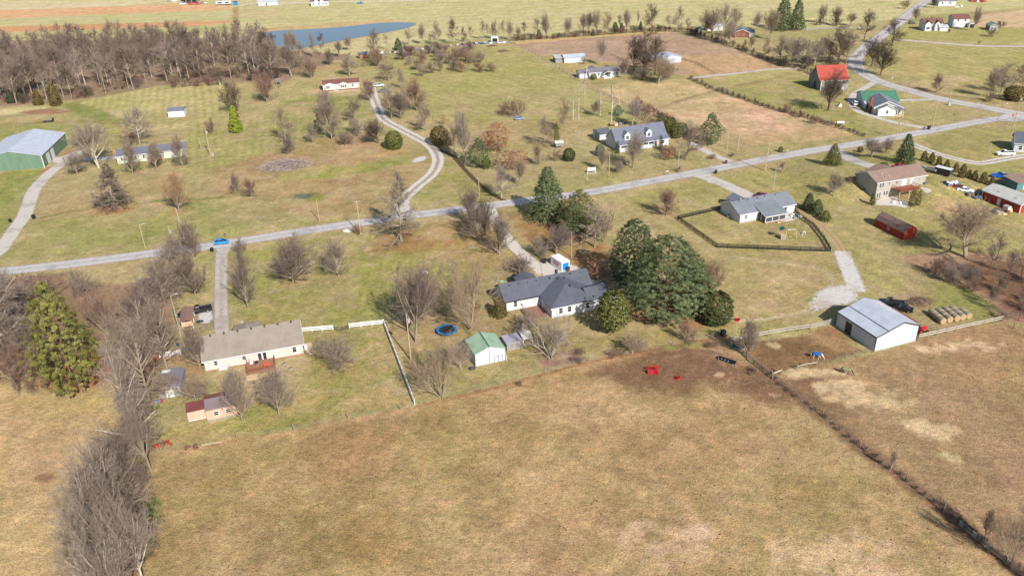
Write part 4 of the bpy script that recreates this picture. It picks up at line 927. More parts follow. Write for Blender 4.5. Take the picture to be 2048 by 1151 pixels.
('oak', 2002, 186, 128, 46, 'grey', 'bare tree in the middle of the right meadow thicket'),
('oak', 2044, 180, 126, 44, 'red', 'bare tree at the right edge of the right meadow thicket'),
('bush', 1980, 203, 184, 30, 'purple', 'low brush at the left foot of the right meadow thicket'),
('yew', 2030, 200, 172, 44, 'bronze', 'dark olive brush in the right meadow thicket'),
('vase', 1946, 62, 14, 18, 'grey', 'thin bare tree right of the white two storey garage'),
('vase', 1867, 16, -10, 14, 'dark', 'bare tree left of the far grey roofed white house'),
('bush', 1985, 74, 56, 26, 'purple', 'purplish bush before the small grey shed'),
('bush', 2000, 56, 42, 22, 'dark', 'dark bush behind the small grey shed'),
('multi', 1958, 90, 81, 7, 'red', 'little reddish tree beside the thin meadow driveway'),
('bush', 1898, 66, 57, 7, 'dark', 'small dark bush by the brown roofed farmhouse'),
# south right
('fir', 1665, 329, 287, 34, 'olive', 'broad green spruce beside the road, left of the wide driveway'),
('fir', 1808, 326, 267, 38, 'dark', 'dark spruce behind the brown roofed two storey house'),
('yew', 1767, 335, 325, 17, 'bronze', 'clipped round bush at the end of the wide driveway'),
('yew', 1720, 304, 293, 11, 'bronze', 'small ball bush near the road above the wide driveway'),
('vase', 1743, 314, 276, 44, 'pale', 'wide pale bare tree above the wide driveway'),
('vase', 1770, 305, 276, 36, 'grey', 'smaller bare tree behind the wide driveway'),
('yew', 1561, 304, 293, 9, 'bronze', 'small ball bush beside the tall roadside pole'),
('multi', 1561, 344, 322, 18, 'red', 'reddish twiggy shrub beside the yard lamp pole'),
('vase', 1666, 392, 344, 32, 'grey', 'small bare tree with a long shadow left of the two storey house'),
('bush', 1700, 364, 352, 24, 'red', 'red brown shrub at the left rear of the two storey house'),
('fir', 1616, 419, 385, 28, 'dark', 'tallest of three green cedars beside the two track'),
('cedar', 1633, 429, 398, 26, 'dark', 'middle of three green cedars beside the two track'),
('cedar', 1650, 441, 420, 24, 'olive', 'smallest of three green cedars beside the two track'),
('cedar', 1744, 409, 385, 13, 'olive', 'small conical evergreen at the corner of the two storey house'),
('arb', 1823, 412, 378, 15, 'yew', 'tall columnar arborvitae before the deck, left of two'),
('arb', 1835, 411, 379, 10, 'yew', 'tall columnar arborvitae before the deck, right of two'),
('yew', 1812, 336, 328, 7, 'olive', 'small round bush right of the red car'),
('vase', 1931, 514, 414, 116, 'tan', 'large spreading bare tree above the brushy hollow'),
('pear', 1333, 431, 376, 46, 'red', 'reddish bare tree alone on the lawn south of the road'),
('multi', 1415, 588, 520, 70, 'red', 'thin reddish bare tree right of the giant pines'),
# central yard
('fir', 1096, 437, 333, 78, 'pine', 'large blue green spruce at the roadside corner'),
('openpine', 1158, 458, 378, 84, 'olive', 'wide olive green pine right of the roadside spruce'),
('openpine', 1148, 470, 400, 60, 'pine', 'lower green pine in front of the wide olive pine'),
('dead', 1189, 494, 400, 72, 'pale', 'bare grey dead spruce with drooping whorled limbs'),
('multi', 1206, 484, 420, 50, 'red', 'thin reddish bare tree behind the dead spruce'),
('bigpine', 1266, 572, 438, 104, 'dark', 'rear giant pine of the group, to the left'),
('bigpine', 1330, 628, 470, 176, 'pine', 'front giant pine of the group, the largest crown'),
('bigpine', 1378, 612, 505, 88, 'pine', 'smallest giant pine of the group, at the right side'),
('yew', 1430, 643, 584, 66, 'yew', 'big rounded dark yew right of the giant pines'),
('magnolia', 1225, 664, 585, 66, 'magnolia', 'glossy green magnolia in front of the white house'),
('vase', 1112, 508, 448, 64, 'purple', 'bare tree behind the white storage container'),
('apple', 1078, 515, 478, 50, 'grey', 'low twiggy tree left of the bare tree behind the container'),
('apple', 1042, 552, 514, 64, 'purple', 'low spreading bare tree left of the concrete driveway'),
('pin', 803, 482, 348, 82, 'grey', 'tall pin oak with orange leaf litter by the road'),
('pear', 942, 450, 376, 52, 'purple', 'bare tree of the driveway clump nearest the road'),
('pear', 956, 482, 412, 62, 'purple', 'bare tree in the middle of the driveway clump'),
('pear', 998, 510, 426, 60, 'purple', 'bare tree at the lower right of the driveway clump'),
('pear', 970, 470, 402, 50, 'dark', 'bare tree behind the middle of the driveway clump'),
('bush', 714, 469, 448, 24, 'red', 'dark red bush at the foot of the roadside utility pole'),
('pear', 587, 566, 474, 104, 'purple', 'largest round bare tree on the central lawn'),
('pear', 677, 552, 481, 64, 'grey', 'smaller egg shaped bare tree on the central lawn'),
('pear', 496, 617, 500, 52, 'purple', 'upright bare tree right of the straight driveway'),
('bush', 483, 508, 476, 32, 'purple', 'small bare tree at the mouth of the straight driveway'),
('vase', 831, 684, 540, 108, 'purple', 'tall bare tree left of the trampoline with a pale trunk'),
('pear', 848, 640, 530, 70, 'red', 'reddish bare tree behind the trampoline'),
('multi', 941, 657, 526, 150, 'tan', 'wide fan shaped bare tree above the green roofed shed'),
('cedar', 1000, 633, 592, 34, 'bronze', 'bronze clipped evergreen at the left end of the white house'),
('multi', 883, 794, 692, 110, 'tan', 'bushy bare tree near the pasture fence, right of the white fence'),
('vase', 922, 738, 676, 50, 'pale', 'thin pale bare tree left of the green roofed shed'),
('multi', 1101, 716, 640, 120, 'pale', 'multi stemmed pale bare tree beside the lean to'),
('apple', 1062, 668, 622, 70, 'grey', 'bare tree behind the small lean to'),
('apple', 1264, 707, 670, 62, 'tan', 'low bare tree by the pasture fence'),
('apple', 1371, 685, 645, 44, 'red', 'small reddish bare tree near the pasture corner'),
('pear', 1495, 714, 640, 44, 'purple', 'upright bare tree at the paddock corner'),
('apple', 672, 733, 672, 86, 'grey', 'low spreading apple tree on the fenced lawn'),
('pear', 558, 828, 742, 76, 'grey', 'round bare tree below the timber deck'),
('pear', 485, 842, 740, 60, 'grey', 'tall oval bare tree right of the tan sheds'),
('pear', 400, 736, 652, 50, 'purple', 'upright bare tree at the left end of the ranch house'),
('apple', 395, 806, 756, 66, 'tan', 'low pale bare tree left of the tan sheds'),
# left thicket
('openpine', 155, 786, 558, 126, 'lime', 'towering yellow green pine at the left'),
('oak', -6, 724, 556, 190, 'pale', 'massive pale limbed bare tree cut by the left edge'),
('multi', 218, 670, 578, 80, 'red', 'tan bare tree right of the yellow green pine, left of a pair'),
('multi', 257, 645, 574, 62, 'orange', 'tan bare tree right of the yellow green pine, right of a pair'),
('multi', 221, 735, 668, 50, 'tan', 'small multi stemmed tan tree on orange needles'),
('pear', 40, 640, 548, 80, 'purple', 'purple brown bare tree behind the left thicket'),
('multi', 95, 600, 552, 70, 'red', 'reddish bush behind the yellow green pine'),
('bush', 162, 590, 538, 60, 'grey', 'bare shrub by the road above the yellow green pine'),
('bush', 62, 590, 546, 60, 'red', 'bare red brown shrub below the road at the left'),
('bush', 12, 600, 548, 60, 'purple', 'bare shrub below the road at the left edge'),
('bush', 30, 762, 690, 110, 'red', 'dense red brown brush at the lower left of the thicket'),
('bush', 88, 752, 690, 80, 'red', 'dense red brown brush below the yellow green pine'),
('bush', 50, 720, 640, 110, 'purple', 'dark brush in the middle of the left thicket'),
('bush', -20, 660, 570, 100, 'purple', 'dark brush at the far left of the left thicket'),
('vase', 172, 788, 735, 18, 'tan', 'sapling before the left thicket, rightmost'),
('vase', 140, 792, 758, 12, 'tan', 'sapling before the left thicket, second from right'),
('vase', 95, 780, 750, 14, 'tan', 'sapling before the left thicket, third from right'),
('vase', 38, 794, 752, 12, 'tan', 'sapling before the left thicket, leftmost'),
('multi', 66, 790, 752, 30, 'red', 'reddish bush among the saplings of the left thicket'),
# clump by the pole left of straight driveway
('pear', 388, 520, 444, 48, 'purple', 'bare tree above the road clump, near the blue car'),
('pear', 392, 592, 500, 68, 'purple', 'dense bare tree at the right of the road clump'),
('vase', 345, 528, 470, 56, 'grey', 'bare tree at the left of the road clump'),
('oak', 330, 610, 518, 84, 'grey', 'wide bare tree in the row north of the carport'),
('oak', 345, 590, 500, 70, 'grey', 'bare tree just south of the road in the left row'),
('pear', 300, 625, 560, 70, 'purple', 'bare tree at the left of the row north of the carport'),
# tall treeline
('oak', 298, 720, 570, 96, 'purple', 'tall bare tree in the left treeline beside the carport'),
('oak', 335, 740, 600, 84, 'grey', 'tall bare tree shading the old grey shed, right one'),
('oak', 272, 780, 626, 90, 'grey', 'tall bare tree in the left treeline, leaning left'),
('oak', 300, 800, 640, 100, 'grey', 'tall pale bare tree shading the old grey shed, left one'),
('oak', 286, 908, 690, 110, 'pale', 'tallest white trunked bare tree in the left treeline'),
('vase', 304, 943, 800, 70, 'grey', 'bare tree at the pasture corner of the treeline'),
('multi', 278, 846, 790, 56, 'tan', 'low bare tree at the left of the treeline by the tan sheds'),
('multi', 335, 800, 752, 60, 'tan', 'low tangle behind the old grey shed'),
('bush', 262, 900, 838, 60, 'dark', 'dark olive bush at the base of the white trunked tree'),
('oak', 250, 1010, 862, 110, 'purple', 'first tree of the bottom left treeline, farthest up'),
('vase', 245, 1060, 880, 130, 'pale', 'pale branching tree in the upper bottom left treeline'),
('vase', 205, 1090, 920, 110, 'pale', 'pale tree on the left side of the bottom left treeline'),
('oak', 262, 1110, 960, 110, 'purple', 'purple brown tree in the middle of the bottom left treeline'),
('vase', 232, 1135, 985, 120, 'pale', 'pale forked tree in the middle of the bottom left treeline'),
('vase', 285, 1160, 1020, 100, 'pale', 'pale tree on the right side of the bottom left treeline'),
('oak', 190, 1180, 1040, 130, 'grey', 'tree at the left of the bottom edge in the treeline'),
('vase', 240, 1215, 1060, 130, 'pale', 'tree at the middle of the bottom edge in the treeline'),
('bush', 240, 1000, 930, 110, 'purple', 'undergrowth bush in the upper bottom left treeline'),
('bush', 270, 1080, 1010, 100, 'dark', 'undergrowth bush in the middle of the bottom left treeline'),
('bush', 200, 1120, 1050, 120, 'purple', 'undergrowth bush on the left of the bottom left treeline'),
('bush', 260, 1160, 1085, 120, 'dark', 'undergrowth bush at the bottom edge of the treeline'),
# bottom right
('multi', 2022, 1128, 1026, 100, 'tan', 'fan shaped bare bush at the bottom right corner'),
('vase', 1968, 1081, 1020, 26, 'purple', 'slim bare sapling on the pasture fence at the bottom right'),
('vase', 1781, 941, 900, 12, 'pale', 'tiny pale sapling on the pasture fence line'),
]
for (k, u, v, vt, w_, c, lab) in TR: T(k, u, v, vt, w_, lab, c, bark={'pale': 'pale', 'dark': 'dark'}.get(c) if k in KIND and k != 'dead' else None) if k != 'birch' else T(k, u, v, vt, w_, lab, c, bark='white')
HEDGE = sorted([(587, 112, 60, 22), (576, 104, 62, 16), (627, 116, 64, 20), (643, 112, 64, 18), (697, 101, 70, 16), (774, 101, 66, 12), (817, 91, 58, 24), (847, 89, 48, 18), (862, 89, 66, 10), (876, 91, 42, 24), (906, 89, 36, 26), (928, 84, 54, 14), (941, 84, 52, 14), (966, 81, 37, 18), (976, 79, 48, 10), (985, 79, 46, 12), (991, 78, 40, 12), (1007, 81, 38, 18), (1020, 81, 40, 14), (1036, 79, 52, 12), (1049, 75, 44, 14), (1076, 75, 34, 20), (1093, 77, 25, 22), (1139, 74, 36, 22), (1166, 73, 28, 20), (1176, 70, 26, 18), (1194, 70, 20, 22), (1216, 66, 24, 26), (1240, 63, 30, 16), (1253, 67, 20, 16), (1275, 58, 20, 10), (1304, 61, 8, 34), (1336, 61, 28, 18), (1356, 61, 12, 26), (1374, 60, 36, 16)])
hr = random.Random(3)
for i, (u, v, vt, w_) in enumerate(HEDGE):
    T(hr.choice(['oak', 'vase', 'vase', 'wood']), u, v, vt, w_, f'bare hedgerow tree below the pale far field, {ORD[i]} from the left', hr.choice(['grey', 'grey', 'dark', 'tan']), group='bare trees along the far hedgerow')
HB = [(1424, 77, 18, 50), (1449, 86, 8, 44), (1459, 90, 50, 24), (1471, 76, 12, 34), (1488, 101, 78, 10), (1501, 104, 70, 18), (1512, 60, 24, 20), (1531, 116, 74, 18), (1540, 80, 20, 34), (1412, 70, 36, 20)]
for i, (u, v, vt, w_) in enumerate(sorted(HB)):
    T(hr.choice(['oak', 'vase']), u, v, vt, w_, f'bare tree around the far brick house, {ORD[i]} from the left', hr.choice(['grey', 'tan', 'purple']), group='bare trees around the brick house')
for i, (u, v, vt, w_) in enumerate([(797, 101, 76, 18), (1048, 80, 70, 8), (1078, 78, 59, 13), (1186, 72, 61, 10), (1230, 64, 44, 15), (1243, 64, 46, 10), (1281, 59, 42, 8)]):
    T('cedar', u, v, vt, w_, f'dark cedar in the far hedgerow, {ORD[i]} from the left', 'dark', group='dark cedars in the far hedgerow')
for i in range(44):
    u = 1025+i*8.5+hr.uniform(-3, 3); v = float(np.interp(u, [1020, 1100, 1200, 1300, 1400], [81, 77, 70, 62, 64]))
    T('bush', u, v+1, v-hr.uniform(7, 14), hr.uniform(10, 18), f'low bare brush in the far hedgerow, {ordn(i)} from the left', hr.choice(['dark', 'purple', 'red', 'tan']), group='low brush in the far hedgerow')
OR = sorted([(804, 118), (822, 128), (833, 138), (845, 150), (848, 126), (862, 145), (880, 141), (882, 121), (907, 140), (925, 143), (930, 121), (942, 124), (956, 142), (980, 141), (962, 124), (868, 113), (845, 112), (822, 110), (893, 108), (922, 113), (938, 106), (812, 112), (858, 106), (878, 106), (910, 120), (900, 126)])
for i, (u, v) in enumerate(OR):
    T(hr.choice(['apple', 'multi', 'pear']), u, v+2, v-hr.uniform(17, 24), hr.uniform(22, 32), f'small bare orchard tree in the field below the scrap row, {ORD[i]} from the left', hr.choice(['purple', 'tan', 'pale', 'red']), group='small orchard trees in the long field')
for i, (u, v, vt) in enumerate([(1847, 322, 301), (1862, 326, 304), (1876, 333, 311), (1892, 338, 319), (1910, 344, 325), (1923, 355, 327), (1937, 355, 339), (1948, 360, 340), (1965, 366, 343), (1982, 372, 353)]):
    T('cedar', u, v, vt, 15 if i not in (5, 8) else 19, f'dark evergreen in the row below the gravel lane, {ORD[i]} from the left', 'bronze', group='row of dark evergreens', whole=False)
# overgrown brush on fence lines
for i in range(34):
    t = i/33; u = 1380+(1728-1380)*t; v = float(np.interp(u, [1380, 1434, 1536, 1643, 1728], [158, 182, 215, 244, 272]))
    T('bush', u+hr.uniform(-3, 3), v+1, v-hr.uniform(5, 11), hr.uniform(9, 15), f'scrubby growth on the old stubble field fence, {ordn(i)} from the left', hr.choice(['dark', 'purple', 'red']), group='scrub on the stubble field fence')
for i in range(26):
    t = i/25; u = 1380+(1640-1380)*t; v = float(np.interp(u, [1380, 1460, 1540, 1640], [68, 92, 122, 152]))
    T('bush', u+hr.uniform(-3, 3), v+1, v-hr.uniform(7, 14), hr.uniform(12, 20), f'dark brush on the right edge of the brown far field, {ordn(i)} from the left', hr.choice(['dark', 'dark', 'purple']), group='dark brush beside the brown field')
hol = sorted((hr.uniform(1870, 2075), hr.uniform(545, 650)) for i in range(34)); hi = -1
for i, (u, v) in enumerate(hol):
    if v < 505+(u-1800)*.33 and u < 1990: continue
    if v > 640-(2005-u)*.0+0 and u < 2005: continue
    if u < 1990 and v > 560+(u-1870)*.55: continue
    hi += 1
    T('multi' if i % 3 else 'bush', u, v, v-hr.uniform(16, 42), hr.uniform(26, 50), f'tangled bare growth in the brushy hollow at the right, {ordn(hi)} from the left', hr.choice(['tan', 'purple', 'red', 'pale']), group='tangle in the right hollow')
for i, (u, v, vt) in enumerate([(1975, 550, 480), (2012, 575, 500), (2040, 560, 470), (2058, 610, 520), (1992, 520, 466), (2036, 640, 560)]):
    T('wood', u, v, vt, 34, f'thin bare tree in the hollow at the right edge, {ORD[i]} of six', 'purple', 'dark', group='thin trees in the right hollow')
for i in range(22):
    t = i/21; u = 1545+(1900-1545)*t; v = float(np.interp(u, [1545, 1645, 1720, 1810, 1900], [757, 833, 893, 958, 1034]))
    T('bush', u+hr.uniform(-4, 4), v, v-hr.uniform(5, 10), hr.uniform(10, 18), f'dry weeds along the diagonal pasture fence, {ordn(i)} from the corral', hr.choice(['dark', 'red', 'purple']), group='weeds along the pasture fence')
for i in range(12):
    t = i/11; u = 1915+(2060-1915)*t; v = 1049+(1165-1049)*t
    T('bush', u, v, v-hr.uniform(10, 22), hr.uniform(16, 30), f'tall dry weeds on the bottom right fence, {ordn(i)} from the top', hr.choice(['dark', 'tan', 'purple']), group='tall weeds at the bottom right fence')
for i, (u, v, w_) in enumerate([(1155, 725, 30), (1228, 712, 34), (1160, 708, 26), (1480, 690, 30), (1505, 745, 26), (1040, 772, 14)]):
    T('bush', u, v, v-12, w_, f'low dry brush on the pasture fence above the big field, {ORD[i]} of six', hr.choice(['red', 'purple']), group='dry brush on the upper pasture fence')
for i, (u, v, w_) in enumerate([(1572, 226, 22), (1630, 248, 26), (1600, 235, 20)]):
    T('bush', u, v, v-18, w_, f'reddish bush on the old fence left of the grey roofed house, {ORD[i]} of three', 'red', group='reddish bushes on the old fence')
for i in range(16):
    u = 1300+i*9; v = 224+i*5+hr.uniform(-4, 4)
    if i < 9: T('bush', u-20, v-10, v-20-hr.uniform(0, 6), 22, f'reddish scrub along the dirt lane behind the dormered house, {ordn(i)} from the left', 'red', group='scrub along the dirt lane')
# ============================================================ BUILDINGS
WHITE = mat('white_siding', (194, 198, 204), rough=.7, var=.04, scale=.6, stripe=('Z', .2, .12))
WMETAL = mat('white_metal_wall', (186, 193, 204), rough=.5, var=.05, scale=.5, stripe=('X', .3, .10))
TRIM = mat('white_trim', (206, 207, 210), rough=.6, var=.03)
DARKTRIM = mat('dark_trim', (52, 50, 50), rough=.6, var=.05)
MINT = mat('pale_mint_siding', (200, 206, 186), rough=.8, var=.05, stripe=('Z', .2, .1))
CREAM = mat('cream_siding', (192, 193, 184), rough=.8, var=.04, scale=.6, stripe=('Z', .2, .1))
BEIGE = mat('beige_siding', (164, 160, 150), rough=.8, var=.04, scale=.6, stripe=('Z', .2, .1))
TAN = mat('tan_board_wall', (198, 166, 146), rough=.85, var=.06, stripe=('X', .2, .06))
GREENW = mat('green_metal_wall', (102, 128, 110), rough=.5, var=.05, stripe=('X', .3, .1))
REDW = mat('barn_red_boards', (164, 62, 46), rough=.85, var=.22, scale=.8, stripe=('X', .3, .15))
GREYBOARD = mat('weathered_boards', (142, 139, 137), rough=.9, var=.25, scale=1.2, stripe=('X', .25, .25))
BRICK = mat('red_brick', (134, 84, 68), rough=.9, var=.2, scale=3, stripe=('Z', .15, .12))
CONC = mat('foundation', (176, 160, 142), rough=.9, var=.12, scale=2)
def shingle(name, c): return mat(name, c, rough=.92, var=.13, scale=5, stripe=('Z', .09, .16), bump=.3, spec=.12)
def metalroof(name, c, rough=.42): return mat(name, c, rough=rough, var=.07, scale=.5, spec=.4, stripe=('X', .35, .12))
SH_DARK = shingle('charcoal_shingles', (92, 96, 106)); SH_TAN = shingle('tan_shingles', (142, 132, 122)); SH_BROWN = shingle('brown_shingles', (140, 118, 108)); SH_GREY = shingle('grey_shingles', (118, 124, 132))
SH_BLUE = shingle('slate_grey_shingles', (108, 112, 126)); SH_RED = shingle('red_brown_shingles', (120, 86, 78)); SH_GAM = shingle('gambrel_shingles', (128, 104, 98)); SH_OLD = shingle('old_grey_shingles', (120, 116, 124))
MR_WHITE = metalroof('pale_metal_roof', (182, 188, 200)); MR_GREEN = metalroof('pale_green_metal_roof', (150, 176, 152)); MR_DGREEN = metalroof('green_metal_roof', (76, 122, 100)); MR_ORANGE = metalroof('orange_red_metal_roof', (162, 68, 54), .6)
MR_GREY = metalroof('grey_metal_roof', (186, 186, 180)); MR_RED = metalroof('maroon_metal_roof', (118, 70, 66)); MR_OLD = metalroof('old_striped_tin', (140, 122, 122), .6)
GLASS = mat('window_glass', (46, 52, 58), rough=.12, var=.1, spec=.8)
WFR = {'w': TRIM, 'd': DARKTRIM}
DECK = mat('deck_boards', (150, 108, 86), rough=.9, var=.15, scale=2, stripe=('X', .15, .2))
REDWOOD = mat('red_stained_wood', (140, 82, 62), rough=.85, var=.15, scale=2, stripe=('X', .15, .2))
WOODP = mat('pale_wood', (196, 168, 136), rough=.9, var=.15, scale=3)
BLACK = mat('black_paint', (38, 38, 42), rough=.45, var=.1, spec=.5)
ROOFVENT = mat('vent_metal', (66, 66, 68), rough=.7)

class Bd:
    def __init__(s, name, label, cat, px, ang=None, pxb=None, group=None, rot=None):
        a = G(*px)
        if ang is None: b = G(*pxb); ang = math.degrees(math.atan2(b.y-a.y, b.x-a.x)); s.L = (b-a).length
        s.e = empty(name, a, R(ang), label, cat, group); s.a = a; s.ang = R(ang)
    def block(s, x0, x1, y0, y1, prof, axis, wm, rm, over=.35, oe=.35, th=.14, z0=0, wname='wall', rname='roof', walls=True, trim=None):
        """prof: [(t,z)...] across the span, t in 0..1"""
        a0, a1 = (y0, y1) if axis == 'x' else (x0, x1); W = a1-a0
        pts = [(a0+t*W, z) for t, z in prof]; ax = axis; e0, e1 = (x0, x1) if axis == 'x' else (y0, y1)
        w = None
        if walls:
            poly = [(a0, z0-.4 if z0 == 0 else z0)]+pts+[(a1, z0-.4 if z0 == 0 else z0)]
            w = MB().prism(poly, ax, e0, e1).obj(wname, wm, s.e)
        def ext(p, q, d): dx = p[0]-q[0]; dz = p[1]-q[1]; l = math.hypot(dx, dz); return (p[0]+dx/l*d, p[1]+dz/l*d)
        ch = [ext(pts[0], pts[1], over)]+pts[1:-1]+[ext(pts[-1], pts[-2], over)]
        top = [(p[0], p[1]+th) for p in ch]; bot = [(p[0], p[1]+.012) for p in ch]
        m = MB(); n = len(ch)
        def P(p, t): return (t, p[0], p[1]) if ax == 'x' else (p[0], t, p[1])
        ea, eb = e0-oe, e1+oe
        vs = [P(p, ea) for p in top]+[P(p, eb) for p in top]+[P(p, ea) for p in bot]+[P(p, eb) for p in bot]
        fs = []
        for i in range(n-1):
            fs += [(i, i+1, n+i+1, n+i), (2*n+i, 3*n+i, 3*n+i+1, 2*n+i+1), (i, 2*n+i, 2*n+i+1, i+1), (n+i, n+i+1, 3*n+i+1, 3*n+i)]
        fs += [(0, n, 3*n, 2*n), (n-1, 3*n-1, 4*n-1, 2*n-1)]
        r = m.add(vs, fs).obj(rname, rm, s.e)
        if trim:      # barge boards on the gable ends and fascia on the eaves
            for t in (ea-.03, eb+.001):
                tm = MB()
                for i in range(n-1):
                    p, q = top[i], top[i+1]; tm.add([P((p[0], p[1]+.02), t), P((q[0], q[1]+.02), t), P((q[0], q[1]-.24), t), P((p[0], p[1]-.24), t), P((p[0], p[1]+.02), t+.03), P((q[0], q[1]+.02), t+.03), P((q[0], q[1]-.24), t+.03), P((p[0], p[1]-.24), t+.03)], [(0, 1, 2, 3), (7, 6, 5, 4), (0, 4, 5, 1), (3, 2, 6, 7), (0, 3, 7, 4), (1, 5, 6, 2)])
                tm.obj('barge_board', trim, r)
            for p, sg in ((top[0], -1), (top[-1], 1)):
                c = (p[0]+sg*.02); tm = MB(); z = p[1]
                if ax == 'x': tm.box(ea, eb, c-.02, c+.02, z-.24, z+.01)
                else: tm.box(c-.02, c+.02, ea, eb, z-.24, z+.01)
                tm.obj('fascia', trim, r)
        return w, r
    def gable(s, x0, x1, y0, y1, h, rise, axis='x', wm=WHITE, rm=SH_DARK, **k):
        return s.block(x0, x1, y0, y1, [(0, h), (.5, h+rise), (1, h)], axis, wm, rm, **k)
    def hip(s, x0, x1, y0, y1, h, rise, axis, hips, wm=WHITE, rm=SH_DARK, over=.4, th=.14, wname='wall', walls=True, trim=None):
        if walls: MB().box(x0, x1, y0, y1, -.4, h+.05).obj(wname, wm, s.e)
        span = (y1-y0) if axis == 'x' else (x1-x0); sl = rise/(span/2); zo = h-over*sl
        X0, X1, Y0, Y1 = x0-over, x1+over, y0-over, y1+over; hs = span/2+over; zr = h+rise
        if axis == 'x':
            r0 = (X0+(hs if hips[0] else 0), (y0+y1)/2); r1 = (X1-(hs if hips[1] else 0), (y0+y1)/2)
        else:
            r0 = ((x0+x1)/2, Y0+(hs if hips[0] else 0)); r1 = ((x0+x1)/2, Y1-(hs if hips[1] else 0))
        def mk(dz): return [(X0, Y0, zo+dz), (X1, Y0, zo+dz), (X1, Y1, zo+dz), (X0, Y1, zo+dz), (*r0, zr+dz), (*r1, zr+dz)]
        if axis == 'x': ft = [(0, 1, 5, 4), (2, 3, 4, 5), (3, 0, 4), (1, 2, 5)]
        else: ft = [(0, 1, 4), (1, 2, 5, 4), (2, 3, 5), (3, 0, 4, 5)]
        vs = mk(th)+mk(.01); fs = ft+[tuple(i+6 for i in f[::-1]) for f in ft]+[(0, 6, 7, 1), (1, 7, 8, 2), (2, 8, 9, 3), (3, 9, 6, 0)]
        r = MB().add(vs, fs).obj('roof', rm, s.e)
        if trim: MB().box(X0, X1, Y0-.03, Y0-.005, zo-.1, zo+th+.0).obj('fascia', trim, r)
        return r
    def win(s, face, t, off, z, w=.9, h=1.3, fr='w', double=True, name='window'):
        """face F,K: t along x, off = y plane ; L,R: t along y, off = x plane"""
        sg = -1 if face in 'FL' else 1
        def bx(m, t0, t1, z0, z1, d0, d1):
            lo, hi = sorted((off+sg*d0, off+sg*d1))
            if face in 'FK': m.box(t0, t1, lo, hi, z0, z1)
            else: m.box(lo, hi, t0, t1, z0, z1)
        m = MB(); bx(m, t-w/2-.08, t+w/2+.08, z-h/2-.08, z+h/2+.08, -.02, .05); f = m.obj(name, WFR[fr], s.e)
        p = MB()
        if double: bx(p, t-w/2, t+w/2, z-h/2, z-.04, .045, .062); bx(p, t-w/2, t+w/2, z+.04, z+h/2, .045, .062)
        else: bx(p, t-w/2, t+w/2, z-h/2, z+h/2, .045, .062)
        p.obj('pane', GLASS, f)
    def door(s, face, t, off, w=.95, h=2.05, m=TRIM, z=0, name='door', d=.06, pane=False):
        sg = -1 if face in 'FL' else 1; lo, hi = sorted((off-sg*.02, off+sg*d)); b = MB()
        if face in 'FK': b.box(t-w/2, t+w/2, lo, hi, z, z+h)
        else: b.box(lo, hi, t-w/2, t+w/2, z, z+h)
        o = b.obj(name, m, s.e)
        if pane:
            lo, hi = sorted((off+sg*d*.9, off+sg*(d+.015))); g = MB()
            if face in 'FK': g.box(t-w*.36, t+w*.36, lo, hi, z+.2, z+h-.15)
            else: g.box(lo, hi, t-w*.36, t+w*.36, z+.2, z+h-.15)
            g.obj('pane', GLASS, o)
        return o
    def bx(s, name, x0, x1, y0, y1, z0, z1, m, parent=None, bevel=0, tx=0, ty=0): return MB().box(x0, x1, y0, y1, z0, z1, tx, ty).obj(name, m, parent or s.e, bevel)
    def vents(s, pts, z):
        for x, y in pts: MB().box(x-.2, x+.2, y-.2, y+.2, z-.2, z+.28, .05, .05).obj('roof_vent', ROOFVENT, s.e)

# ---- main white house
b = Bd('ranch_house', 'white house with charcoal hipped roofs beside the white storage container', 'house', (1103.7, 636), 18.3)
b.gable(-8.4, 12.7, 6.95, 15.0, 2.6, 2.42, 'x', oe=.5, trim=DARKTRIM)
b.hip(0, 11.6, .0, 11.5, 2.62, 2.1, 'y', (1, 0), trim=TRIM)
b.hip(9.5, 15.6, .03, 6.9, 2.58, 1.5, 'x', (0, 1), trim=TRIM)
b.gable(-2.6, 2.0, 12, 17.6, 2.5, 1.1, 'y', rm=SH_DARK, wname='porch_wall')
for t, o_ in ((2.2, 0), (4.3, 0), (8.8, 0), (12.7, .03)): b.win('F', t, o_, 1.55, .8, 1.35)
b.win('F', 13.9, .03, 1.55, .8, 1.35)
b.win('F', -6.2, 6.95, 1.5, .7, 1.35); b.bx('meter_box', -4.9, -4.6, 6.8, 6.93, .8, 1.3, mat('meter_red', (150, 90, 84)))
b.door('L', 5.6, 0, m=TRIM); b.door('L', 3.2, 0, w=.8, m=mat('pinkish_door', (198, 168, 162)))
b.vents([(x, 10.2) for x in (-6.5, -4.2, -2.0, .2)], 4.55); b.vents([(3.5, 10.0), (5.2, 9.0), (6.7, 8.8), (6.4, 4.7), (8.8, 10.2)], 4.75); b.vents([(11.3, 10.3)], 4.55)
for x in (8.4, 10.5): b.bx('pipe_vent', x-.12, x+.12, .5, .74, 2.85, 3.3, DARKTRIM)
b.bx('chimney', 5.6, 6.2, 11.6, 12.2, 4.4, 5.6, ROOFVENT)
b.bx('back_step', 12.8, 14.0, 13.2, 14.4, 0, .25, TRIM)
# brick bed inside the nook
mm = MB().box(-4.6, -.2, 1.2, 6.7, 0, .03); tag(link('mulch_bed', mm.mesh('mulch_bed', mat('red_brown_mulch', (142, 102, 90), var=.3, scale=3)), None, b.a, b.ang), 'red brown mulch bed in the nook of the white house', None, kind='structure')
for k in range(2):
    m_ = MB().box(-5.4+k*.35, -5.15+k*.35, 1.9, 6.2, .01, .25); tag(link('timber', m_.mesh('timber', mat('dark_timber', (92, 76, 66))), None, b.a, b.ang), ('outer' if k == 0 else 'inner')+' dark timber edging beside the mulch bed', 'timber', 'landscape timbers by the mulch bed')

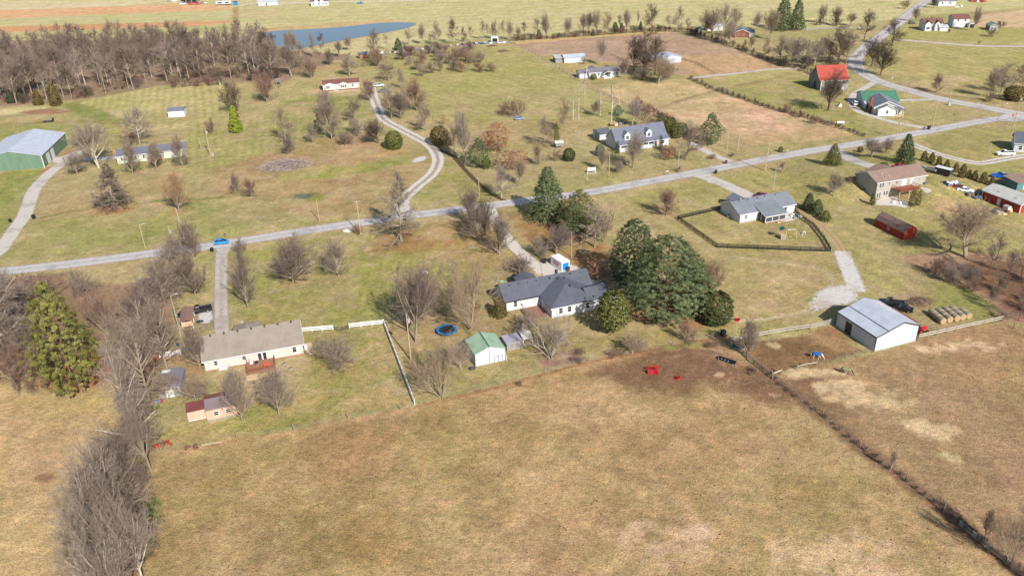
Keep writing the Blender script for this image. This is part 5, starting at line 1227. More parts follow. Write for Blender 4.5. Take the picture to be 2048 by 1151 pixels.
# ---- tan roofed ranch
b = Bd('ranch_house', 'long cream ranch house with tan shingle roof and rear timber deck', 'house', (412, 743.5), 16.4)
b.gable(0, 19.9, 0, 10.4, 2.65, 2.95, 'x', CREAM, SH_TAN, trim=TRIM)
b.hip(6.2, 11.2, 8.5, 13.2, 2.6, 1.15, 'y', (0, 1), CREAM, SH_TAN)
b.bx('foundation', .03, 19.87, -.06, .3, -.3, .28, mat('brick_skirt', (150, 112, 90), var=.2, scale=4))
b.win('F', 2.25, 0, 1.75, .65, 1.0); b.win('F', 7.9, 0, 1.85, .7, .9); b.win('F', 18.1, 0, 1.75, .75, 1.5)
b.door('F', 11.0, 0, .95, 2.1, TRIM, .35, 'sliding_door', pane=True); b.door('F', 12.0, 0, .9, 2.1, TRIM, .4, 'storm_door', pane=True)
b.vents([(1.8+i*2.75, 4.9) for i in range(7)], 5.6); b.bx('pipe_vent', 14.0, 14.15, 4, 4.15, 4, 4.5, ROOFVENT)
b.bx('vent_fan', 20.15, 20.8, 1.6, 2.4, 0, 1.1, TRIM)
b.bx('side_walk', 20.4, 21.8, -.6, 4.4, .0, .08, WOODP)
# deck
d = b.bx('deck', 8.2, 13.9, -4.6, -.08, .45, .6, DECK)
for x in (8.25, 11, 13.8):
    for y in (-4.5, -.3): MB().box(x-.07, x+.07, y-.07, y+.07, 0, 1.5).obj('deck_post', REDWOOD, d)
for z in (1.0, 1.42): MB().box(8.2, 11, -4.56, -4.5, z, z+.1).obj('rail', REDWOOD, d); MB().box(11, 13.85, -4.56, -4.5, z, z+.1).obj('rail', REDWOOD, d); MB().box(13.78, 13.86, -4.5, -.3, z, z+.1).obj('rail', REDWOOD, d); MB().box(8.2, 8.27, -4.5, -2, z, z+.1).obj('rail', REDWOOD, d)
MB().box(8.0, 10.4, -6.4, -4.7, .02, .2).obj('deck_step', WOODP, d)
H_ranch = b
# ---- white ranch with screened porch
b = Bd('ranch_house', 'white ranch house with grey shingle roof and screened porch inside the black fence', 'house', (1479, 446.4), 19.0)
b.block(0, 7.6, 0, 9.6, [(0, 2.65), (.5, 4.65), (1, 2.65)], 'x', WHITE, SH_GREY, trim=TRIM)
b.block(7.62, 18.4, .25, 9.55, [(0, 2.7), (.5, 4.85), (1, 2.7)], 'x', WHITE, SH_GREY, trim=TRIM, wname='wall')
w_, r_ = b.block(6.1, 13.0, -3.3, 4.8, [(0, 2.2), (1, 4.5)], 'x', WHITE, SH_GREY, walls=False, rname='porch_roof', oe=.25, trim=TRIM)
b.gable(4.0, 7.8, 8.5, 12.4, 2.6, 1.2, 'y', WHITE, SH_GREY)
b.bx('porch_floor', 6.15, 12.9, -3.25, .2, 0, .3, mat('porch_floor', (140, 96, 76)))
MESH = mat('porch_screen', (74, 74, 78), rough=.6, var=.2)
for x in (6.2, 8.4, 10.6, 12.8): b.bx('porch_post', x-.09, x+.09, -3.25, -3.07, .3, 2.25, TRIM)
b.bx('porch_post', 6.12, 6.3, -1.3, -1.1, .3, 2.6, TRIM)
for x in (6.3, 8.5, 10.7): b.bx('screen', x+.02, x+2.0, -3.16, -3.13, .45, 2.15, MESH)
b.bx('screen', 6.18, 6.21, -3.0, -.1, .4, 2.15, MESH)
b.bx('porch_rail', 6.1, 12.9, -3.24, -3.1, .3, .45, TRIM); b.bx('porch_rail', 6.1, 12.9, -3.24, -3.1, 2.12, 2.25, TRIM)
b.win('F', 1.9, 0, 1.6, .55, 1.0); b.door('F', 15.2, .25, .85, 2.05, DARKTRIM, .1, pane=True)
b.vents([(2.2, 4.3), (5.2, 4.4)], 4.45); b.vents([(8.2, 4.3), (10.8, 4.4), (14.3, 4.4)], 4.65); b.bx('pipe_vent', 5.6, 5.75, 3.5, 3.65, 3.6, 4.3, ROOFVENT)
b.bx('foundation', .02, 5.9, -.05, .2, -.2, .22, CONC)
H_wr = b
# ---- two storey brown roofed house
b = Bd('two_storey_house', 'beige two storey house with brown roof and raised red deck', 'house', (1749.4, 397.9), 17.3)
b.block(0, 17.6, 0, 9.2, [(0, 5.1), (.5, 7.0), (1, 5.1)], 'x', BEIGE, SH_BROWN, trim=TRIM)
b.gable(5, 13, 7, 10.6, 5.0, 1.3, 'y', BEIGE, SH_BROWN)
b.win('F', 1.15, 0, 4.1, .6, 1.2); b.win('F', 2.1, 0, 4.1, .6, 1.2); b.win('F', 4.3, 0, 4.3, .4, .8); b.win('F', 7.0, 0, 4.2, .6, .8)
b.door('F', 9.6, 0, 1.8, 2.0, TRIM, 2.9, 'sliding_door'); b.door('F', 12.4, 0, .9, 2.0, TRIM, 2.9)
b.door('F', .75, 0, .6, 1.9, TRIM, .1, 'patio_door', pane=True); b.door('F', 1.55, 0, .6, 1.9, TRIM, .1, 'patio_door', pane=True)
b.win('F', 3.1, 0, 1.4, .65, 1.1); b.win('F', 4.05, 0, 1.4, .65, 1.1)
b.bx('foundation', .02, 17.58, -.06, .2, -.2, .25, CONC)
d = b.bx('deck', 5.4, 12.6, -3.6, -.08, 2.55, 2.75, REDWOOD)
for x in (5.5, 9, 12.5): MB().box(x-.1, x+.1, -3.5, -3.3, 0, 2.55).obj('deck_post', WOODP, d)
for z in (3.1, 3.6):
    MB().box(5.4, 12.6, -3.6, -3.52, z, z+.12).obj('rail', REDWOOD, d); MB().box(5.4, 5.48, -3.5, -.1, z, z+.12).obj('rail', REDWOOD, d); MB().box(12.5, 12.6, -3.5, -.1, z, z+.12).obj('rail', REDWOOD, d)
bal = MB()
for i in range(36): x = 5.5+i*.2; bal.box(x-.02, x+.02, -3.57, -3.53, 2.75, 3.65)
bal.obj('balusters', REDWOOD, d)
b.bx('roof_vent', 3.4, 3.6, 2.6, 2.8, 6.0, 6.5, TRIM); b.bx('roof_vent', 5.2, 5.4, 1.6, 1.8, 5.6, 6.1, TRIM)
H_two = b
# ---- red gambrel shed
b = Bd('gambrel_shed', 'long dark red gambrel shed alone on the lawn', 'shed', (1806.2, 480), 19)
GP = [(0, 2.0), (.17, 3.0), (.5, 3.75), (.83, 3.0), (1, 2.0)]
b.block(0, 4.1, 0, 10.6, GP, 'y', REDW, SH_GAM, over=.15, oe=.12)
b.win('L', 5.6, 0, 1.2, .6, .8); b.door('R', 2, 4.1, 1.4, 1.8, REDW)
b.bx('door', .9, 3.2, -.05, .01, .05, 1.95, REDW)
# ---- red metal barn at right
b = Bd('metal_barn', 'long red metal barn with pale grey roof at the right edge', 'barn', (2038, 427), 20)
b.block(0, 7.5, 0, 12.6, [(0, 2.7), (.5, 3.9), (1, 2.7)], 'y', REDW, MR_GREY, trim=TRIM)
b.door('L', 6.9, 0, 1.0, 2.05, TRIM); b.bx('overhead_door', 1.2, 5.6, -.08, -.01, 0, 2.4, mat('orange_red_door', (170, 76, 56), var=.05))
b.bx('skylight', 1.2, 2.0, 2.6, 3.6, 3.28, 3.36, mat('skylight', (150, 142, 134))); b.bx('skylight', 1.2, 2.0, 8.2, 9.2, 3.28, 3.36, mat('skylight', (150, 142, 134)))
b.bx('corner_trim', -.04, .2, -.04, .2, 0, 2.65, TRIM); b.bx('corner_trim', -.04, .1, 12.45, 12.64, 0, 2.65, TRIM)
H_rb = b
# ---- dormered cape house
b = Bd('dormered_house', 'white house with dark roof, two dormers and a long front porch', 'house', (1238.4, 304.7), 19.5)
b.block(0, 19.8, .0, 10.4, [(0, 2.5), (.18, 3.2), (.55, 7.0), (1, 3.0)], 'x', WHITE, SH_BLUE, trim=TRIM)
for x in (4.1, 12.7):
    b.gable(x-1.1, x+1.1, 1.9, 6.2, 5.2, 1.0, 'y', WHITE, SH_BLUE, over=.2, oe=.15, wname='dormer', rname='dormer_roof', z0=3.0, trim=TRIM); b.win('F', x, 1.9, 4.35, 1.0, 1.1)
PORCHD = mat('porch_door_brown', (150, 110, 90))  # plain brown of the porch door
for x0, x1 in ((.8, 3.2), (3.6, 6.6), (7, 9.2), (9.6, 11.4), (11.8, 13.6)): b.bx('porch_shade_panel', x0, x1, -.03, .02, 1.4, 2.2, GLASS)  # dark glass panels on the wall paint the shade inside the porch
for x in (.4, 3.4, 6.8, 9.4, 11.6, 13.8): b.bx('porch_post', x-.09, x+.09, -.12, .06, .0, 2.45, TRIM)
b.win('F', 17.3, 0, 1.5, 1.4, 1.1); b.bx('door', 14.3, 15.1, -.06, .02, .2, 2.2, PORCHD)
b.win('L', 4.6, 0, 4.9, .7, 1.2); b.win('L', 5.7, 0, 4.9, .7, 1.2)
b = Bd('storage_shed', 'white shed with dark roof left of the dormered house', 'shed', (1198, 282), 19.5)
b.gable(0, 4.6, 0, 5.2, 2.6, 1.1, 'x', WHITE, SH_DARK); b.door('F', 2.2, 0, 1.2, 1.9, TRIM)
b = Bd('garden_hutch', 'small grey wooden hutch on legs between bare trees', 'hutch', (1112, 297), 12)
b.gable(0, 2.6, 0, 2.0, 2.0, .5, 'x', GREYBOARD, MR_GREY, z0=.7)
for x in (.1, 2.5):
    for y in (.1, 1.9): b.bx('leg', x-.06, x+.06, y-.06, y+.06, 0, .75, GREYBOARD)
# ---- red roofed tobacco barn
b = Bd('old_barn', 'weathered grey barn with flared orange red metal roof', 'barn', (1640, 181.8), 3)
b.block(0, 12.4, 0, 13.0, [(0, 4.4), (.16, 5.2), (.5, 9.4), (.84, 5.2), (1, 4.4)], 'x', GREYBOARD, MR_ORANGE, over=.5, oe=.4, trim=TRIM)
b.door('F', 10.0, 0, 1.0, 2.2, TRIM); b.bx('corner_trim', -.05, .25, -.05, .0, 0, 4.3, TRIM); b.door('L', 6, 0, 2.4, 2.8, BLACK)
# ---- grey roofed house and green garage
b = Bd('grey_roof_house', 'white house with grey roof and red brick chimney by the winding road', 'house', (1755, 232.3), -8)
b.block(-1.0, 9.6, 2.3, 15.0, [(0, 2.9), (.45, 5.2), (1, 2.8)], 'y', CREAM, SH_GREY, trim=TRIM)
b.gable(0, 6.6, 0, 2.3, 2.7, 1.5, 'y', WHITE, SH_GREY, over=.3, trim=TRIM)
b.win('F', 3.3, 0, 1.6, .7, 1.2); b.bx('chimney', -1.9, -1.0, 5.2, 6.2, 0, 6.0, BRICK)
b.bx('porch_floor', 6.7, 9.6, -.2, 2.2, 0, .25, WOODP)
for x in (7.2, 8.4, 9.4): b.bx('porch_post', x-.08, x+.08, -.1, .06, .25, 2.5, TRIM)
b.block(6.7, 9.8, -.3, 2.3, [(0, 3.0), (1, 2.55)], 'y', CREAM, SH_GREY, walls=False, rname='porch_roof')
b = Bd('green_roof_garage', 'white garage with green metal roof behind the grey roofed house', 'garage', (1727.6, 216.7), -6)
b.block(0, 13.5, 1.0, 11.5, [(0, 2.6), (.62, 5.2), (1, 3.6)], 'x', WHITE, MR_DGREEN)
b.block(.1, 3.3, -.9, 1.0, [(0, 2.1), (1, 2.58)], 'x', WHITE, MR_WHITE, z0=0, rname='lean_to_roof')
b.bx('garage_shade_panel', .6, 2.8, -.96, -.88, 0, 1.8, BLACK)  # black panel paints the dark interior, the wall behind is closed
# ---- green metal barn, far left
b = Bd('green_metal_barn', 'big green metal barn with pale roof and two white doors at the left edge', 'barn', (89.8, 335.2), 10)
b.block(-21, 0, 0, 29, [(0, 4.5), (.5, 6.9), (1, 4.5)], 'y', GREENW, MR_WHITE, over=.25, oe=.2)
for y in (6.0, 11.0): b.door('R', y, 0, 3.2, 3.7, TRIM, name='overhead_door')
b.bx('corner_trim', -.2, .05, -.05, .25, 0, 4.4, TRIM); b.bx('corner_trim', -.2, .05, 28.8, 29.04, 0, 4.4, TRIM)
# ---- mint house
b = Bd('mint_house', 'pale mint manufactured house with grey roof and wooden porch', 'house', (236.3, 327.9), 17)
b.gable(0, 23.6, 0, 8.4, 2.7, 1.35, 'x', MINT, SH_BLUE, trim=TRIM)
for t in (1.6, 2.5, 6.3, 9.0, 20.6): b.win('F', t, 0, 1.6, .6, 1.1)
b.door('F', 18.3, 0, .9, 2.0, TRIM, .3)
b.gable(10.8, 15.6, -2.6, 0.1, 2.5, .9, 'y', MINT, SH_BLUE, walls=False, rname='porch_roof', trim=TRIM)
d = b.bx('porch_deck', 10.8, 15.6, -2.6, -.05, .5, .65, DECK)
for x in (10.9, 13.2, 15.5): MB().box(x-.08, x+.08, -2.58, -2.42, 0, 2.6).obj('porch_post', TRIM, d)
for z in (.9, 1.15, 1.4): MB().box(10.9, 15.5, -2.6, -2.54, z, z+.12).obj('rail', DECK, d)
b = Bd('play_structure', 'orange wooden structure at the left end of the mint house', 'play structure', (229, 314), 10)
OW = mat('orange_wood', (214, 150, 84))
for x in (0, 2.2):
    for y in (0, 1.6): b.bx('leg', x-.08, x+.08, y-.08, y+.08, 0, 2.4, OW)
b.bx('platform', -.1, 2.3, -.1, 1.7, 1.2, 1.35, OW); b.bx('top_rail', -.1, 2.3, -.1, 0.02, 2.3, 2.42, OW)
# ---- small white gable shed in meadow
b = Bd('meadow_shed', 'small white shed with grey roof alone in the striped meadow', 'shed', (337.5, 234.8), 8)
b.gable(0, 6.6, 0, 4.4, 2.6, 1.0, 'x', mat('white_painted_boards', (214, 214, 216), var=.03), SH_BLUE, over=.25); b.door('R', 2.2, 6.6, 1.2, 1.9, TRIM)
# ---- mobile home
b = Bd('mobile_home', 'white manufactured home with brown roof and two small front gables', 'house', (646.8, 183.2), 10.8)
b.gable(0, 16.9, 0, 8.2, 3.0, 1.3, 'x', CREAM, SH_RED, trim=TRIM)
b.gable(1.3, 5.2, -.35, 4.1, 3.0, .75, 'y', CREAM, SH_RED, over=.2, oe=.15, wname='bay', rname='bay_roof', trim=TRIM); b.gable(7.9, 11.2, -.35, 4.1, 3.0, .7, 'y', CREAM, SH_RED, over=.2, oe=.15, wname='bay', rname='bay_roof', trim=TRIM)
b.bx('foundation', -.02, 16.92, -.5, .3, -.3, .5, BRICK)
for t in (1.9, 2.8): b.win('F', t, -.35, 1.9, .6, 1.2)
for t in (8.6, 9.55, 10.5): b.win('F', t, -.35, 1.9, .6, 1.2)
b.win('F', 13.8, 0, 1.9, .6, 1.2); b.door('F', 5.9, 0, 1.3, 2.3, TRIM, .4, pane=False); b.bx('step', 4.8, 7.2, -2.0, -.5, 0, .4, CONC); b.bx('front_walk', 0, 17, -2.4, -.55, 0, .1, CONC)
b = Bd('garden_shed', 'small brown shed beside the tall bare tree below the pond', 'shed', (717, 117.5), 5)
b.gable(0, 4.6, 0, 3.4, 2.4, .7, 'x', mat('dark_red_brown_boards', (122, 72, 58), var=.2), SH_BLUE); b.door('F', 1.8, 0, 1.5, 1.9, WOODP)
b = Bd('play_tower', 'small weathered wooden play tower in the meadow left of the mobile home', 'play tower', (553, 170), 8)
for x in (0, 2.0):
    for y in (0, 1.5): b.bx('leg', x-.1, x+.1, y-.1, y+.1, 0, 2.8, GREYBOARD)
b.bx('platform', -.1, 2.1, -.1, 1.6, 1.3, 1.5, GREYBOARD); b.bx('rail', -.1, 2.1, -.12, -.02, 2.2, 2.4, GREYBOARD); b.bx('canopy', -.2, 2.2, -.2, 1.7, 2.8, 2.9, GREYBOARD)
# ---- long white shed, porch house, white shed
b = Bd('long_shed', 'long white metal shed with an open dark end by the field fence', 'shed', (1128.3, 126.6), 8)
b.block(0, 11.5, 0, 6.6, [(0, 2.8), (.5, 3.7), (1, 2.8)], 'x', WMETAL, MR_WHITE); b.door('L', 3.3, 0, 3.2, 2.4, BLACK, name='bay_shade_panel')  # shaded shed interior painted as a black panel on the end wall
b.block(-4.2, 0, 1.5, 8.0, [(0, 2.5), (1, 2.9)], 'x', GREYBOARD, MR_GREY, rname='lean_to_roof')
b = Bd('porch_house', 'old white house with grey roof and a gabled front porch', 'house', (1179.6, 158.2), 10.5)
b.gable(0, 15.6, 1.2, 8.6, 2.6, 1.4, 'x', WHITE, SH_OLD, trim=TRIM); b.gable(-4.4, .2, 2.4, 8.2, 2.5, 1.0, 'x', WHITE, SH_OLD); b.gable(2.5, 6.5, 6, 12, 2.5, 1.0, 'y', WHITE, SH_OLD)
b.gable(6.6, 10.6, -1.5, 1.3, 2.5, .9, 'y', WHITE, SH_OLD, walls=False, rname='porch_roof', trim=TRIM)
for x in (6.7, 10.5): b.bx('porch_post', x-.12, x+.12, -1.45, -1.2, 0, 2.5, TRIM)
b.bx('porch_floor', 6.6, 10.6, -1.5, 1.2, 0, .4, TRIM); b.win('F', 8.4, 1.2, 1.7, 2.0, 1.1); b.win('F', 13.8, 1.2, 1.6, .8, 1.2); b.win('F', 4.8, 1.2, 1.6, .7, 1.2)
b = Bd('metal_shed', 'white metal shed behind the huge dark bare tree', 'shed', (1327.9, 128), 20)
b.block(0, 10, 0, 9, [(0, 2.8), (.5, 4.0), (1, 2.8)], 'y', WMETAL, MR_WHITE); b.block(-4, 0, .5, 8.5, [(0, 2.2), (1, 2.75)], 'y', GREYBOARD, MR_WHITE, rname='lean_to_roof')
# ---- brick house and its sheds
b = Bd('brick_house', 'red brick house with grey roof behind the far fence line', 'house', (1468, 75), -12)
b.gable(0, 8.4, 0, 12, 2.7, 1.7, 'y', BRICK, SH_GREY, trim=TRIM); b.win('F', 2.4, 0, 1.5, .8, 1.3); b.win('F', 5.4, 0, 1.5, .8, 1.3); b.gable(8.0, 11.2, 2.0, 9, 2.4, 1.0, 'x', WHITE, SH_GREY)
b = Bd('white_outbuilding', 'white outbuilding half hidden by bare trees left of the brick house', 'shed', (1413, 62), -4); b.gable(0, 9.5, 0, 5, 2.8, 1.0, 'x', WHITE, MR_WHITE); b.win('F', 3, 0, 1.5)
b = Bd('dark_outbuilding', 'small dark green tank shed beside a red machine', 'shed', (1392, 65), -4); b.gable(0, 3.4, 0, 4, 2.6, .8, 'y', mat('dark_green_paint', (70, 88, 82)), MR_GREY); b.door('F', 1.7, 0)
# ---- farmhouses at the upper right
b = Bd('farmhouse', 'white farmhouse with brown roof and front gables in the far right meadow', 'house', (1846.1, 61.5), -6)
b.gable(0, 10.4, 0, 7.5, 4.2, 2.0, 'x', WHITE, SH_RED); b.gable(.2, 3.6, -1.6, 3.5, 4.0, 1.5, 'y', WHITE, SH_RED); b.gable(5.6, 8.6, -1.6, 3.5, 4.0, 1.5, 'y', WHITE, SH_RED); b.block(8.0, 12.6, -2.6, .0, [(0, 2.2), (1, 3.0)], 'x', WHITE, MR_WHITE, rname='porch_roof')
b.win('F', 1.9, -1.6, 1.6, 1.6, 1.3); b.win('F', 7.1, -1.6, 3.0, .8, 1.2); b.win('F', 4.6, 0, 1.6, .8, 1.2); b.bx('chimney', 4.8, 5.4, 3.6, 4.2, 5.4, 7.0, BRICK)
b = Bd('two_storey_garage', 'plain white two storey garage with brown roof right of the farmhouse', 'garage', (1904.5, 54.8), -5)
b.gable(0, 9.0, 0, 7.5, 4.8, 1.8, 'x', WHITE, SH_RED); b.win('F', 2.6, 0, 3.9, .8, 1.1); b.win('F', 6.6, 0, 3.9, .8, 1.1); b.door('F', 7.6, 0, .9, 2.0, DARKTRIM)
b = Bd('grey_roof_cottage', 'white cottage with grey blue roof at the top right beside the road', 'house', (1876, 12.5), -3)
b.gable(0, 11.5, 0, 7, 3.2, 1.8, 'x', WHITE, SH_GREY); b.win('F', 2.6, 0, 1.8); b.win('F', 7.6, 0, 1.8)
b = Bd('quonset_hut', 'small round topped grey shelter right of the two storey garage', 'shelter', (1936.5, 56), -5)
b.block(0, 3.6, 0, 4, [(0, 1.4), (.15, 2.4), (.5, 3.0), (.85, 2.4), (1, 1.4)], 'y', MR_GREY, MR_GREY, over=.02, oe=.05); b.bx('bay_shade_panel', .6, 3.0, -.06, .02, 0, 2.0, BLACK)  # black panel over the closed front paints the shade inside
b = Bd('pasture_shed', 'small weathered grey shed with a green tinted roof by the tan field', 'shed', (1978, 61.5), -5)
b.gable(0, 4.8, 0, 5, 2.8, 1.4, 'y', GREYBOARD, metalroof('dull_green_roof', (130, 150, 128)))
b.door('F', 2.4, 0)
b = Bd('distant_farmhouse', 'white farmhouse with dark gables beside the far lane', 'house', (622.5, 13.2), 7)
b.gable(0, 13.4, 0, 8, 3.6, 2.2, 'x', WHITE, SH_DARK); b.gable(2.4, 6.2, -.6, 4, 3.6, 1.8, 'y', WHITE, SH_DARK); b.gable(6.8, 10.4, -.6, 4, 3.6, 1.8, 'y', WHITE, SH_DARK)
for t in (2.0, 6.0, 9.5, 12.0): b.win('F', t, -.6 if 2.4 < t < 10 else 0, 1.7, .8, 1.3)
b = Bd('distant_shed', 'long low white building beside the far lane', 'building', (516.5, 12.2), 5)
b.gable(0, 15.2, 0, 8, 3.0, 1.2, 'x', WHITE, MR_WHITE); b.door('F', 6.4, 0, .9, 2.0, DARKTRIM)
b = Bd('machine_shed', 'open fronted machine shed at the end of the orange tilled strip', 'shed', (361.5, 7), 6)
b.block(0, 13.6, 0, 8, [(0, 3.4), (1, 4.2)], 'x', GREYBOARD, MR_GREY)
for i in range(3): b.bx('bay_shade_panel', .5+i*4.4, 4.3+i*4.4, -.07, .02, 0, 3.0, BLACK)  # each bay's inner shade is a black panel on the front wall
# ---- horse barn
b = Bd('horse_barn', 'white metal horse barn with dark trim and broken slope roof', 'barn', (1747.6, 702.5), 19.3)
b.block(0, 10.9, 0, 11.4, [(0, 3.35), (.25, 4.15), (.60, 5.4), (1, 3.7)], 'y', WMETAL, MR_WHITE, over=.12, oe=.12, trim=DARKTRIM)
r = b.bx('corner_trim', -.05, .1, -.05, .1, -.1, 3.3, DARKTRIM); b.bx('corner_trim', 10.8, 10.95, -.05, .1, -.1, 3.6, DARKTRIM)
b.bx('sliding_door_shade_panel', -.04, .06, 6.9, 8.7, 0, 2.7, BLACK)  # doorway darkness painted as a flat black panel on the wall
b.bx('ridge_seam', 2.62, 2.80, -.1, 11.5, 4.27, 4.33, DARKTRIM)
SKY = mat('amber_skylight', (222, 206, 196), rough=.4)
for i in range(5): b.block(8.3, 9.6, 5.2+i*1.1, 5.7+i*1.1, [(0, 4.82), (1, 4.30)], 'y', SKY, SKY, walls=False, over=0, oe=0, th=.06, rname='skylight')
b.block(10.95, 13.4, 3.0, 9.5, [(0, 2.6), (1, 2.2)], 'y', REDW, metalroof('rust_lean_roof', (132, 74, 66), .7), rname='lean_to_roof')
# ---- green roofed shed and lean to pen
b = Bd('green_roof_shed', 'white metal shed with pale green roof near the pasture fence', 'shed', (950.8, 732.8), 19.3)
b.block(0, 6.55, 0, 6.3, [(0, 2.8), (.48, 3.95), (1, 2.8)], 'y', WMETAL, MR_GREEN, over=.1, oe=.1)
GT = mat('green_ridge_cap', (66, 104, 72)); b.bx('ridge_cap', 3.0, 3.28, -.12, 6.42, 4.05, 4.13, GT); b.bx('corner_trim', -.04, .06, -.04, .06, 0, 2.8, DARKTRIM); b.bx('panel_seam', 3.1, 3.16, -.03, .0, 0, 3.9, DARKTRIM)
f = MB(); [f.box(*q) for q in ((4.2, 4.26, -.05, .0, .0, 1.4), (5.0, 5.06, -.05, .0, 0, 1.4), (5.9, 5.96, -.05, .0, 0, 1.4), (4.2, 5.96, -.05, 0, 1.36, 1.42))]; f.obj('door_outline', DARKTRIM, b.e)
b.bx('downpipe', 6.6, 6.7, -.5, -.4, 0, 1.3, TRIM)
b = Bd('lean_to_pen', 'small white framed animal pen with a tin roof beside the green roofed shed', 'pen', (1014, 702), 19.3)
b.block(0, 3.6, 0, 3.2, [(0, 1.7), (1, 1.85)], 'x', GREYBOARD, metalroof('purple_grey_tin', (160, 154, 168), .6), over=.15, oe=.1)
b.block(3.7, 5.8, -.1, 3.0, [(0, 2.0), (.6, 2.6), (1, 2.3)], 'x', GREYBOARD, MR_GREY, walls=False, over=.1, oe=.1, rname='gable_roof')
for x in (3.75, 5.75):
    for y in (-.05, 2.9): b.bx('post', x-.06, x+.06, y-.06, y+.06, 0, 2.1, TRIM)
b.bx('rail', 3.7, 5.8, -.1, .0, .6, .7, TRIM); b.bx('rail', 3.7, 5.8, -.1, .0, 1.9, 2.05, TRIM)
# ---- tan sheds
b = Bd('tan_shed', 'larger tan shed with striped tin and maroon roof below the ranch house', 'shed', (416, 842.9), 19)
b.block(0, 5.4, 0, 3.2, [(0, 2.45), (1, 2.75)], 'x', TAN, MR_OLD, over=.15, oe=.1); b.block(-.1, 4.2, 3.25, 5.6, [(0, 2.3), (1, 2.1)], 'x', TAN, MR_RED, rname='maroon_roof', over=.15, oe=.1)
b.win('F', 1.75, 0, 1.5, .75, .75); b.win('F', 3.9, 0, 1.5, .75, .75)
b.bx('skirt', -.03, 5.43, -.06, .1, -.1, .35, GREYBOARD)
b = Bd('tan_lean_shed', 'smaller tan shed with maroon roof, left of the larger tan shed', 'shed', (377.5, 842), 19)
b.block(0, 3.2, 0, 2.6, [(0, 2.0), (1, 2.3)], 'x', TAN, MR_RED, over=.12, oe=.1); b.bx('sill', 0, 3.2, -.1, -.01, 0, .12, TRIM); b.door('F', 1.6, 0, .9, 1.8, TAN)
# ---- old grey shed among the treeline
b = Bd('old_grey_shed', 'old grey flat roofed shed half hidden by the left treeline', 'shed', (318, 797), 12)
b.block(0, 4.4, 0, 6.4, [(0, 2.3), (.5, 2.7), (1, 2.3)], 'y', GREYBOARD, SH_OLD, over=.2, oe=.2); b.bx('white_panel', .3, 2.0, 5.0, 6.0, 2.72, 2.8, TRIM); b.door('F', 2.2, 0, 1.5, 1.7, TRIM)
# ---- carport
b = Bd('carport', 'narrow brown roofed carport beside the black pickup', 'carport', (366, 661), 17)
b.block(0, 2.4, 0, 6.6, [(0, 2.25), (.5, 2.5), (1, 2.25)], 'y', WOODP, mat('brown_tin', (136, 108, 98), rough=.6, stripe=('Y', 1.4, .2)), walls=False, over=.2, oe=.1)
for x in (.1, 2.3):
    for y in (.1, 3.3, 6.5): b.bx('post', x-.07, x+.07, y-.07, y+.07, 0, 2.3, TRIM)
b.bx('front_panel', 0, 2.4, -.05, .02, .9, 2.1, WOODP)
# ---- right edge
b = Bd('edge_house', 'white house with dark roof cut off by the right edge', 'house', (2026, 303), -26)
b.gable(0, 12, 0, 9, 3.0, 2.6, 'x', WHITE, SH_DARK, trim=TRIM); b.win('F', 1.9, 0, 1.5); b.win('F', 3.4, 0, 1.5)
b = Bd('blue_shed', 'teal blue shed cut off by the right edge above the red barn', 'shed', (2032, 381), 18)
b.block(0, 6, 0, 5, [(0, 2.4), (1, 2.9)], 'x', mat('teal_boards', (86, 122, 130), var=.1, stripe=('X', .3, .1)), SH_BROWN); b.door('F', 3, 0)
# ============================================================ FENCES
def along(pts, sp):
    out = []; 
    for i in range(len(pts)-1):
        a, b = pts[i], pts[i+1]; n = max(1, round((b-a).length/sp))
        out += [a+(b-a)*k/n for k in range(n)]
    return out+[pts[-1]]
def fence(name, label, px, sp, ph, pr, rails, pm, rm, board=.14, thick=.045, jit=0, wire=False, rname='rail'):
    pts = [G(u, v) for u, v in px]; ps = along(pts, sp); o = ps[0].copy(); e = empty(name, o, 0, label, 'fence')
    meshes = [MB().bar((0, 0, -.2), (0, 0, ph), pr, k=6).mesh('post', pm), MB().bar((0, 0, -.2), (.05, .03, ph*1.08), pr*.9, k=6).mesh('post', pm)]
    rr = random.Random(len(label))
    if len(ps) > 95: ps = along(pts, sp*len(ps)/90)
    for p in ps:
        q = link('post', meshes[rr.randrange(2) if jit else 0], e, p-o); q.rotation_euler = (rr.uniform(-jit, jit), rr.uniform(-jit, jit), rr.uniform(0, 3))
    for z in rails:
        m = MB()
        for a, b in zip(ps[:-1], ps[1:]):
            a = a-o; b = b-o; d = (b-a).normalized(); q = Vector((-d.y, d.x, 0))*(thick if not wire else .006)
            w_ = board if not wire else .012
            z1, z2 = z-w_/2, z+w_/2
            m.add([a+q+Vector((0, 0, z1)), b+q+Vector((0, 0, z1)), b+q+Vector((0, 0, z2)), a+q+Vector((0, 0, z2)), a-q+Vector((0, 0, z1)), b-q+Vector((0, 0, z1)), b-q+Vector((0, 0, z2)), a-q+Vector((0, 0, z2))], [(0, 1, 2, 3), (7, 6, 5, 4), (3, 2, 6, 7), (0, 4, 5, 1), (0, 3, 7, 4), (1, 5, 6, 2)])
        m.obj('wire' if wire else rname, rm, e)
    return e
FW = mat('white_vinyl', (236, 236, 236), rough=.5, var=.03); FB = mat('black_fence_paint', (44, 42, 42), rough=.8, var=.15)
FG = mat('grey_fence_boards', (178, 172, 162), rough=.9, var=.15, scale=3); FP = mat('weathered_post', (142, 128, 112), rough=.9, var=.2, scale=4); FD = mat('dark_post', (88, 76, 66), rough=.9, var=.2)
FWI = mat('fence_wire', (140, 134, 128), rough=.6)
